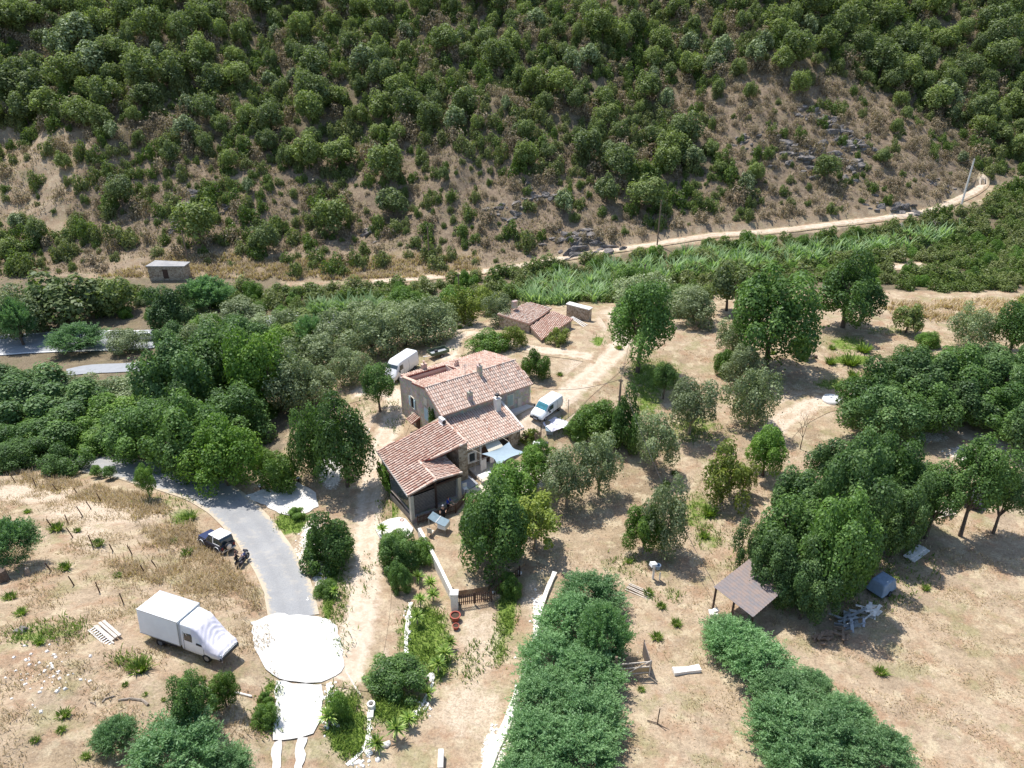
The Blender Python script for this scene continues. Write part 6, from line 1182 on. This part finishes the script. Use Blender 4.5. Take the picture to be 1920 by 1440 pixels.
def cable(a, b, sag, label):
    mb = MB(); n = 14; mb.tube([Vector(a).lerp(Vector(b), i / n) + Vector((0, 0, -sag * 4 * (i / n) * (1 - i / n))) for i in range(n + 1)], .022, 4); tag(mb.build('power_cable', 'darkplastic'), label, 'cable')
cable(t1, Vector(k1) + Vector((.1, .1, .1)), 1.2, "thin overhead cable from the ivy pole to the rusty shed"); hwl = loc2w(12, .5); cable(t1, (hwl[0], hwl[1], 4.6), .8, "thin overhead cable from the ivy pole to the house"); cable(t1, t7, .8, "thin overhead cable from the ivy pole towards the back"); cable(t3, t2, 2.0, "long overhead cable between the two poles along the valley track")
# ================================================================ people
HY = None
def skin_obj(name, J, E_, mat, parent, sub=1):
    """J: {name:(x,y,z,r)}, E_: pairs; first joint is the root"""
    names = list(J); me_ = bpy.data.meshes.new(name); me_.from_pydata([J[k][:3] for k in names], [(names.index(a), names.index(b)) for a, b in E_], []); o = bpy.data.objects.new(name, me_); COL.objects.link(o); o.parent = parent
    md = o.modifiers.new('skin', 'SKIN'); bm = bmesh.new(); bm.from_mesh(me_); ly = bm.verts.layers.skin.verify()
    for v, k in zip(bm.verts, names): r = J[k][3]; v[ly].radius = (r if not isinstance(r, tuple) else r); v[ly].use_root = (k == names[0])
    bm.to_mesh(me_); bm.free(); md.use_smooth_shade = True; o.modifiers.new('sub', 'SUBSURF').levels = sub; o.modifiers['sub'].render_levels = sub; me_.materials.append(M[mat]); return o
def person(p, rz, label, top, legs, hair, arms='down', lean=0, bare_legs=False):
    e = empty('person', p, rz, label, 'person')
    J = {'pelvis': (0, 0, .95, (.15, .11)), 'waist': (0, lean * .3, 1.10, (.13, .10)), 'chest': (0, lean * .8, 1.32, (.16, .11)), 'neck': (0, lean, 1.48, (.055, .055)), 'jaw': (0, lean + .02, 1.56, (.07, .075)), 'head': (0, lean + .02, 1.64, (.078, .095)), 'crown': (0, lean + .0, 1.71, (.06, .07)), 'nose': (0, lean + .125, 1.60, (.014, .014))}
    E_ = [('pelvis', 'waist'), ('waist', 'chest'), ('chest', 'neck'), ('neck', 'jaw'), ('jaw', 'head'), ('head', 'crown'), ('jaw', 'nose')]
    for s, n_ in ((1, 'r'), (-1, 'l')):
        J['hip' + n_] = (s * .09, 0, .88, (.09, .09)); J['knee' + n_] = (s * .11, .02, .49, (.06, .06)); J['ank' + n_] = (s * .12, -.01, .09, (.04, .045)); J['toe' + n_] = (s * .13, .17, .035, (.04, .03)); J['sho' + n_] = (s * .19, lean * .9, 1.41, (.055, .055))
        if arms == 'down': el, wr = (s * .25, .0 + lean * .5, 1.13), (s * .26, .10 + lean * .5, .88)
        elif arms == 'out': el, wr = ((s * .30, .12, 1.18), (s * .22 + (.12 if s > 0 else 0), .36, 1.20))
        else: el, wr = (s * .27, .18 + lean, 1.16), (s * .2, .42 + lean, 1.08)
        J['el' + n_] = (*el, (.042, .042)); J['wr' + n_] = (*wr, (.028, .028)); d_ = (Vector(wr) - Vector(el)).normalized(); pm = Vector(wr) + d_ * .07; J['palm' + n_] = (*pm, (.036, .022))
        E_ += [('pelvis', 'hip' + n_), ('hip' + n_, 'knee' + n_), ('knee' + n_, 'ank' + n_), ('ank' + n_, 'toe' + n_), ('chest', 'sho' + n_), ('sho' + n_, 'el' + n_), ('el' + n_, 'wr' + n_), ('wr' + n_, 'palm' + n_)]
        sd = d_.cross(Vector((0, 0, 1))).normalized() if abs(d_.z) < .9 else Vector((0, 1, 0))
        for f_, (of, ln) in enumerate(((-.03, .07), (-.01, .085), (.01, .08), (.03, .065))): q = pm + sd * of + d_ * ln + Vector((0, .02, -.01)); J['f%d%s' % (f_, n_)] = (*q, (.009, .009)); E_.append(('palm' + n_, 'f%d%s' % (f_, n_)))
        q = pm - sd * .05 * 1 + d_ * .01; J['th' + n_] = (*q, (.010, .010)); E_.append(('palm' + n_, 'th' + n_))
    skin_obj('body', J, E_, 'skin', e)
    g = lambda k, r_: (*J[k][:3], r_)
    T_ = {'waist': g('waist', (.155, .125)), 'hem': (0, 0, .93, (.165, .13)), 'chest': g('chest', (.18, .13)), 'collar': (0, lean, 1.45, (.075, .07))}; ET = [('waist', 'hem'), ('waist', 'chest'), ('chest', 'collar')]
    for n_ in 'rl': T_['sho' + n_] = g('sho' + n_, (.068, .068)); T_['el' + n_] = g('el' + n_, (.052, .052)); ET += [('chest', 'sho' + n_), ('sho' + n_, 'el' + n_)]
    skin_obj('shirt', T_, ET, top, e)
    T_ = {'pelvis': g('pelvis', (.165, .125))}; ET = []
    for n_ in 'rl': T_['hip' + n_] = g('hip' + n_, (.10, .10)); T_['knee' + n_] = g('knee' + n_, (.075, .075)); ET += [('pelvis', 'hip' + n_), ('hip' + n_, 'knee' + n_)]; T_['ank' + n_] = g('ank' + n_, (.058, .06)); ET += [('knee' + n_, 'ank' + n_)]
    skin_obj('trousers', T_, ET, legs, e)
    mb = MB(); mb.lathe([(.0, .095), (.06, .085), (.092, .045), (.10, 0), (.095, -.06), (.085, -.09)], (0, lean - .015, 1.66), 12); mb.build('hair', hair, e, smooth=True)
    return e
x_, y_ = loc2w(-5.65, -9.95); person((x_, y_, 0), FH + 2.8, "person with grey hair in a black and pale pink top at the picket railing", 'blackcloth', 'blackcloth', 'greyhair', 'out', .03)
x_, y_ = loc2w(-4.6, -9.1); person((x_, y_, 0), FH + 3.6, "person in a blue shirt standing in the shade behind the picket railing", 'blue', 'blackcloth', 'brownhair', 'front', .03)
p = at(446, 1062); person(p, hd if 0 else -1.0, "person in dark clothes standing beside the motorcycle", 'blackcloth', 'blackcloth', 'brownhair', 'front', .06)
# ================================================================ terrace things
x_, y_ = loc2w(-6.75, -11.0); GR = empty('grey_lidded_cart', (x_, y_, 0), FH - 1.0, "grey cart with a two-part blue-grey lid on the lower terrace", 'cart')
mb = MB(); mb.box((.55, 0, .75), (.85, .95, .5)); mb.build('tub', 'whitedull', GR, bevel=.03); mb = MB(); mb.box((.45, 0, 1.08), (1.0, 1.05, .05), ry=.18); mb.build('lid', 'solar', GR); mb = MB(); mb.box((-.45, 0, 1.33), (.85, 1.05, .05), ry=.38); mb.build('lid', 'solar', GR); mb = MB(); mb.box((0, 0, 1.19), (.1, 1.08, .06)); mb.build('hinge_strip', 'steel', GR)
for x, y in ((-.75, -.48), (-.75, .48), (.9, -.42), (.9, .42)): mb = MB(); mb.tube([(x, y, 0), (x, y, 1.35 if x < 0 else .6)], .025, 5); mb.build('leg', 'steel', GR)
p = at(806, 1012); CH = empty('garden_chair', (P(808,1003,0)[0], P(808,1003,0)[1], 0), 1.2, "small wooden garden chair beside the lidded cart", 'chair'); mb = MB(); mb.box((0, 0, .42), (.5, .5, .04)); mb.build('seat', 'greywood', CH); mb = MB(); mb.box((-.24, 0, .72), (.04, .5, .55), ry=-.15); mb.build('backrest', 'greywood', CH)
for x in (-.22, .22):
    for y in (-.22, .22): mb = MB(); mb.box((x, y, .2), (.04, .04, .4)); mb.build('leg', 'greywood', CH)
p = at(1020, 845); BQ = empty('barbecue', p, -.3, "black lidded barbecue on a white trolley near the terrace entrance", 'barbecue')
mb = MB(); mb.box((0, 0, .72), (.85, .6, .35)); mb.build('firebox', 'darkplastic', BQ, bevel=.03); mb = MB(); mb.lathe([(.0, -.42), (.3, -.42), (.3, .42), (0, .42)], (0, .0, .90), 14, axis='X'); mb.build('lid', 'blackpaint', BQ, smooth=False)
mb = MB(); mb.box((-.85, -.05, .88), (.75, .55, .05)); mb.box((-.85, -.1, .5), (.7, .45, .6)); mb.build('side_cabinet', 'whitedull', BQ); mb = MB(); mb.tube([(-.3, -.36, 1.0), (.3, -.36, 1.0)], .02, 5); mb.build('handle', 'chrome', BQ)
for x in (-.38, .38):
    for y in (-.25, .25): mb = MB(); mb.box((x, y, .28), (.05, .05, .56)); mb.build('leg', 'steel', BQ)
p = at(1043, 800); mb = MB(); vs = []; n = 8; rr_ = random.Random(3)
for i in range(n + 1):
    for j in range(n + 1): vs.append((i / n * 2.6 - 1.3, j / n * 2.2 - 1.1, .25 + rr_.uniform(0, .22) + .2 * sin(i * .9) * sin(j * .7)))
mb.add(vs, [(i * 9 + j, i * 9 + j + 1, i * 9 + j + 10, i * 9 + j + 9) for i in range(n) for j in range(n)][:]); o = mb.build('white_sheet', 'sheet', loc=p); tag(o, "crumpled white sheet over a frame just below the small van", 'cover'); o.rotation_euler = (0, 0, .5)
mb = MB(); p = at(1030, 812); mb.box((0, 0, .45), (.9, .9, .08), ry=.25); mb.box((0, 0, .2), (.7, .7, .4)); tag(mb.build('grey_crate', 'solar', loc=p), "grey-blue tray beside the crumpled white sheet", 'crate')
# laundry
def cloth(p, w_, h_, rz, label, mat='whitecloth'):
    mb = MB(); vs = []; n = 8
    for i in range(n + 1):
        for j in range(7): vs.append((-w_ / 2 + w_ * i / n, .04 * sin(i * 2.2) * (j / 6), -h_ * j / 6))
    mb.add(vs, [(i * 7 + j, i * 7 + j + 1, i * 7 + j + 8, i * 7 + j + 7) for i in range(n) for j in range(6)]); o = mb.build('towel', mat, loc=p, smooth=True); o.rotation_euler = (0, 0, rz); tag(o, label, 'towel')
cloth(Lw(1.95, -5.3, 1.5), .75, 1.35, FH + .1, "long white towel hanging near the patio window"); cloth(Lw(3.1, -5.2, 1.5), .5, .9, FH, "short pale pink towel hanging beside the patio door", 'sheet')
mb = MB(); mb.tube([Lw(.9, -5.3, 0), Lw(.9, -5.3, 1.65)], .025, 5); mb.tube([Lw(4.2, -5.2, 0), Lw(4.2, -5.2, 1.65)], .025, 5); mb.tube([Lw(.9, -5.3, 1.6), Lw(4.2, -5.2, 1.6)], .015, 4); o = mb.build('drying_rail', 'steel'); tag(o, "thin metal drying rail carrying the towels", 'clothes rail')
def chair(p, rz, label):
    e = empty('patio_chair', p, rz, label, 'chair'); mb = MB(); mb.box((0, 0, .44), (.45, .45, .05)); mb.build('seat', 'whitedull', e); mb = MB(); mb.box((0, .22, .72), (.45, .05, .5)); mb.build('backrest', 'whitedull', e)
    for x in (-.2, .2):
        for y in (-.2, .2): mb = MB(); mb.box((x, y, .21), (.04, .04, .42)); mb.build('leg', 'whitedull', e)
chair(Lw(-1.6, -7.4, .05), .4, "white patio chair in the shade at the end of the low wing")
TB = empty('patio_table', Lw(1.2, -6.9, .04), FH, "pale rectangular table at the edge of the grey patio", 'table'); mb = MB(); mb.box((0, 0, .74), (1.6, .8, .05)); mb.build('table_top', 'whitedull', TB)
for x in (-.7, .7):
    for y in (-.3, .3): mb = MB(); mb.box((x, y, .36), (.06, .06, .72)); mb.build('leg', 'whitedull', TB)
# pots and pillar at the wall end
p = P(853, 1140, -.6); PI_ = empty('wall_pillar', (p[0], p[1], -.7), 0, "white pillar with a grey cap at the lower end of the garden wall", 'pillar'); mb = MB(); mb.box((0, 0, .9), (.6, .6, 1.8)); mb.build('shaft', 'whitewash', PI_, bevel=.03); mb = MB(); mb.box((0, 0, 1.84), (.7, .7, .1)); mb.build('cap', 'whitewash', PI_, bevel=.02)
p = at(854, 1136); mb = MB(); mb.box((0, 0, .5), (.5, 1.0, 1.1), rz=.1); tag(mb.build('grey_bin', 'tarp', loc=p, bevel=.03), "grey-blue bin between the white pillar and the terracotta pot", 'bin')
def pot(x, y, r, h, label):
    p = at(x, y); e = empty('plant_pot', p, 0, label, 'plant pot'); mb = MB(); mb.lathe([(0, 0), (r * .7, 0), (r * .95, h * .85), (r * 1.08, h * .86), (r * 1.08, h), (r * .86, h), (r * .84, h * .75)], (0, 0, 0), 18); mb.build('pot', 'terracotta', e, smooth=False); mb = MB(); mb.lathe([(r * .85, h * .8), (0, h * .82)], (0, 0, 0), 18); mb.build('soil', 'soil', e)
pot(854, 1163, .42, .62, "large terracotta pot with a pale rim below the garden wall"); pot(855, 1179, .27, .38, "small terracotta pot below the large one"); pot(754, 979, .18, .3, "small terracotta pot on the white pad by the porch")
mb = MB(); p = at(697, 1330); e = empty('stone_well', p, .1, "small stone chimney-like trough with a dark opening in the lower bed", 'trough'); mb.lathe([(.28, 0), (.28, .6), (.18, .62), (.17, .1)], (0, 0, 0), 14); mb.box((0, -.6, .2), (.35, .6, .35)); mb.build('trough', 'whitewash', e); mb = MB(); mb.lathe([(.17, .3), (0, .3)], (0, 0, 0), 14); mb.build('opening', 'dark', e)  # dark disc paints the shade down inside the trough mouth
# small white bollards on the pad
for x, y, lb in ((489, 918, "white mushroom bollard at the pad edge, left one"), (537, 912, "white mushroom bollard at the pad edge, middle one"), (560, 903, "white mushroom bollard at the pad edge, right one")):
    p = at(x, y); e = empty('bollard', p, 0, lb, 'bollard', 'white bollards on the concrete pad'); mb = MB(); mb.tube([(0, 0, 0), (0, 0, .45)], .09, 8); mb.build('shaft', 'darkwood', e); mb = MB(); mb.lathe([(.0, .62), (.16, .6), (.2, .5), (.16, .42), (0, .42)], (0, 0, 0), 10); mb.build('cap', 'whitedull', e, smooth=True)
# white post with bucket in the orchard
p = at(1224, 1085); e = empty('white_post', p, 0, "white post carrying a crooked white box with a bucket in the orchard", 'post'); mb = MB(); mb.box((0, 0, .7), (.16, .16, 1.5)); mb.box((.55, -.15, .35), (.1, .1, .9)); mb.build('post', 'whitewash', e); mb = MB(); mb.box((-.1, 0, 1.62), (.55, .45, .35), rz=.4, ry=.25); mb.build('box', 'whitedull', e, bevel=.03); mb = MB(); mb.lathe([(0, 0), (.2, 0), (.25, .4), (.22, .4), (.18, .05)], (.3, -.1, 1.25), 14); mb.build('bucket', 'tarp', e)
# lumber beside the truck
def lumber(x, y, L_, rz, n, label, mat, w_=.16, gap=.2, z0=.08):
    p = at(x, y); e = empty('lumber', p, rz, label, 'planks'); mb = MB()
    for i in range(n): mb.box((0, (i - (n - 1) / 2) * gap, z0 + .05 * (i % 2)), (L_, w_, .1), rz=random.uniform(-.03, .03))
    mb.build('plank', mat, e)
    return e
an_ = atan2(at(229,1205).y - at(182,1168).y, at(229,1205).x - at(182,1168).x)
lumber(204, 1186, 2.3, an_, 3, "bleached beams left of the box truck, upper bundle", 'greywood', .2, .26, .2); e = lumber(190, 1196, 2.7, an_, 2, "bleached ladder-like rack left of the box truck", 'greywood', .1, .42); mb = MB(); [mb.box((-1.2 + i * .26, 0, .1), (.07, .42, .06)) for i in range(10)]; mb.build('rung', 'steel', e)
mb = MB(); p = at(355, 1282); q = at(403, 1296); mb.tube([p + Vector((0, 0, .08)), q + Vector((0, 0, .1))], .07, 7); p2 = at(440, 1299); q2 = at(472, 1307); tag(mb.build('white_pole', 'whitewash'), "white pole lying on the ground behind the small round tree, left piece", 'pole'); mb = MB(); mb.tube([p2 + Vector((0, 0, .08)), q2 + Vector((0, 0, .08))], .07, 7); tag(mb.build('white_pole', 'whitewash'), "white pole lying on the ground, right piece", 'pole')
def drift(pts_, r, label):
    mb = MB(); v_ = [at(*q) + Vector((0, 0, .06)) for q in pts_]; mb.tube(v_, [r * (1 - .4 * i / len(v_)) for i in range(len(v_))], 6); tag(mb.build('driftwood', 'palebark'), label, 'branch')
drift([(278,1323),(268,1314),(245,1311),(222,1314)], .1, "thick bleached branch lying on the dry slope"); drift([(192,1318),(198,1311),(215,1306)], .07, "bent bleached branch left of the thick one"); drift([(170,1318),(177,1320),(180,1324)], .05, "short bleached twig at the left of the branches")
p = at(42, 1183); e = empty('rock_pile', p, 0, "pale rock pile on the dry slope near the left edge", 'rock'); mb = MB(); rr_ = random.Random(12)
for i in range(6): mb.X = Matrix.Translation((rr_.uniform(-.4, .4), rr_.uniform(-.3, .3), .1)) @ Matrix.Diagonal((.28, .24, .2, 1)); mb.add([tuple(v.co) for v in RK[i].vertices], [tuple(f_.vertices) for f_ in RK[i].polygons])
mb.build('rock', 'rock', e)
p = at(8, 1090); mb = MB(); mb.tube([(0, 0, -.1), (0, 0, 1.1)], [.42, .36], 9); tag(mb.build('tree_stump', 'bark', loc=p), "tall dark tree stump at the left edge", 'stump'); p = at(52, 1078); mb = MB(); mb.tube([(0, 0, -.1), (.1, 0, .7)], [.25, .15], 7); tag(mb.build('tree_stump', 'palebark', loc=p), "small grey stump on the mound beside the dark feathery bush", 'stump')
p = at(1529, 671); mb = MB(); mb.tube([(0, 0, -.1), (0, 0, .35)], [.3, .25], 8); tag(mb.build('tree_stump', 'bark', loc=p), "low dark stump right of the round bright green bush", 'stump')
# round white tank
p = at(1560, 752); mb = MB(); mb.lathe([(0, 0), (1.15, 0), (1.2, .1), (1.1, .42), (.5, .55), (0, .58)], (0, 0, 0), 24); tag(mb.build('white_cover', 'whitedull', loc=p, smooth=True), "round white cover half hidden by the bright oak canopy", 'cover')
# junk under the oaks
p = at(1650, 1108); e = empty('covered_trailer', p, .6, "blue-grey tarpaulin-covered trailer in the shade of the oaks", 'trailer'); mb = MB(); mb.box((0, 0, .85), (2.2, 1.6, 1.1), taper=.75); mb.build('tarpaulin', 'tarp', e, bevel=.1); mb = MB(); mb.box((0, 0, .3), (2.0, 1.4, .15)); mb.build('bed', 'darkplastic', e)
for s in (-1, 1): wheel(e, 0, s * .8, .28, .15)
p = at(1830, 940); e = empty('black_pickup', p, .75, "dark open vehicle in the deep shade at the right edge of the oaks", 'car'); PU = [(-1.9, .35, .75, .9, .75, .82, .78), (0, .32, .75, .95, .78, .84, .8), (.3, .32, .78, 1.4, .78, .84, .7), (.9, .32, .78, 1.35, .78, .84, .68), (1.2, .35, .75, .95, .76, .82, .74), (2.0, .4, .65, .8, .7, .76, .66)]
body_loft(PU, 'body', 'blackpaint', e); top_pane([(.92, 1.3, .55), (1.18, .97, .66)], 'windscreen', 'glass', e); [wheel(e, x, s * .76, .32) for x in (-1.2, 1.3) for s in (-1, 1)]
def scrap(x, y, w_, d_, n, label, mat, seed, L_=1.4):
    p = at(x, y); e = empty('scrap_heap', p, .4, label, 'scrap heap'); r = random.Random(seed); mb = MB()
    for i in range(n): mb.box((r.uniform(-w_ / 2, w_ / 2), r.uniform(-d_ / 2, d_ / 2), r.uniform(.05, .5)), (r.uniform(.5, L_), r.uniform(.06, .25), r.uniform(.04, .1)), rz=r.uniform(-.9, .9), ry=r.uniform(-.35, .35), r=r.random())
    mb.build('scrap_pieces', mat, e)
scrap(1752, 962, 2.4, 1.6, 34, "tangled heap of bleached branches in the shade right of the oaks", 'greywood', 1); scrap(1600, 1165, 2.2, 1.2, 26, "pile of metal rails and planks under the oaks", 'steel', 2, 2.2); scrap(1632, 1148, 1.2, 1.0, 16, "small heap of pale boards beside the covered trailer", 'whitewash', 3); scrap(1575, 1105, 2.0, 1.0, 14, "long thin poles lying in the deepest shade of the oaks", 'steel', 4, 2.6); scrap(1560, 1200, 2.6, 1.2, 22, "brown scrap timber at the lower edge of the oak shade", 'wood', 5)
e = lumber(1718, 1040, 2.6, .62, 3, "stack of pale grey sheets in the open shade right of the oaks", 'whitewash', .35, .34, .15)
# pallet-like slats in the orchard
e = lumber(1198, 1110, 2.2, -.6, 5, "weathered slatted pallet lying in the dry grass below the white post", 'greywood', .08, .22, .05)
# ---------------------------------------------------------------- yuccas
def yucca_mesh(seed, n=60):
    r = np.random.default_rng(seed); V, F = [], []
    for i in range(n):
        a = r.uniform(0, 2 * pi); el = r.uniform(-.25, 1.35); L_ = r.uniform(.75, 1.0); d = np.array([cos(a) * cos(el), sin(a) * cos(el), sin(el)]); s = np.array([-sin(a), cos(a), 0]) * .065; b = np.array([0, 0, 0.]); m_ = d * L_ * .5; t = d * L_ + np.array([0, 0, -.10 * cos(el)])
        k = len(V); V += [b - s * .6, b + s * .6, m_ + s, m_ - s, t + s * .1, t - s * .1]; F += [(k, k + 1, k + 2, k + 3), (k + 3, k + 2, k + 4, k + 5)]
    return npmesh("leaves", np.array(V), np.array(F), r.random(len(F)), M['yucca'])
YM = [yucca_mesh(i) for i in range(3)]; YL = [(844,1214,"highest of the yuccas below the terracotta pots"),(834,1238,"second yucca below the terracotta pots"),(822,1262,"third yucca below the terracotta pots, above the pale rock"),(803,1310,"yucca with a starry shadow right of the dense round shrub"),(768,1362,"yucca at the lower right of the dense round shrub"),(744,1384,"yucca left of the other one at the lower bed"),(708,1405,"small yucca above the pale stones at the bottom"),(812,1128,"large yucca on the left garden bed, right one"),(789,1140,"small yucca on the left garden bed, middle one"),(785,1092,"yucca beside the garden wall at the top of the bed"),(808,1105,"yucca in the garden bed beside the garden wall"),(783,1172,"yucca in the lower left of the garden bed"),(628,1118,"yucca among green grass between the lane and the driveway"),(618,1358,"yucca on the stone bank beside the concrete drive"),(718,1008,"spiky yucca at the corner of the white pad")]
for i, (x, y, lb) in enumerate(YL):
    p = at(x, y); s = .74 + .16 * ((i * 7) % 4) / 3; e = empty('yucca', p, i, lb[0].upper() * 0 + lb, 'yucca', 'yuccas of the garden beds'); h_ = .6 + .2 * (i % 3); link('leaves', YM[i % 3], e, (0, 0, h_), (s, s, s)); mb = MB(); mb.tube([(0, 0, -.1), (.04, 0, h_)], .06, 6); mb.build('stem', 'palebark', e)
# larger pale stones of the bed edges and banks
ST2 = [(690,1412,.4,"flat pale stone at the bottom of the lower bed"),(724,1398,.45,"large pale boulder below the yuccas at the bottom"),(808,1272,.5,"pale boulder beside the third yucca"),(708,1425,.3,"small pale stone at the bottom of the lower bed"),(815,1046,.3,"white stone at the foot of the garden wall"),(975,1075,.35,"white stone below the dark fence"),(960,1090,.35,"yellowish stone beside the picket fence end"),(925,1112,.3,"pale stone at the end of the picket fence"),(1128,690,.0,"")]
for i, (x, y, s, lb) in enumerate(ST2):
    if s: p = at(x, y); o = link('stone', RK[i % 6].copy(), None, (p.x, p.y, p.z + s * .2), (s, s * .8, s * .6), i); o.data.materials[0] = M['whitewash']; tag(o, lb, 'stone')
q = []; r = random.Random(6)
for (x, y, rx, ry, n_) in ((618,1300,10,28,60),(612,1350,12,20,30),(600,1060,18,45,80),(580,1010,18,30,50),(985,1300,12,60,50),(935,1400,20,40,60),(80,1270,60,50,60),(764,1180,5,28,50),(692,1385,5,28,40),(668,1432,20,5,25),(790,1330,14,14,30),(1840,850,60,20,60),(620,880,14,18,20),(1010,1150,12,50,40)):
    for _ in range(n_): p = at(x + r.gauss(0, .6) * rx, y + r.gauss(0, .6) * ry); q.append((p, r.uniform(.05, .16)))
mb = MB()
for p, s in q: mb.X = Matrix.Translation(p) @ Matrix.Rotation(r.uniform(0, 6), 4, 'Z') @ Matrix.Diagonal((s * 1.3, s, s * .7, 1)); me_ = RK[r.randrange(6)]; mb.box((0, 0, .2), (1.5, 1.5, 1.5), taper=.6)
tag(mb.build('loose_stones', 'whitewash'), kind='stuff')
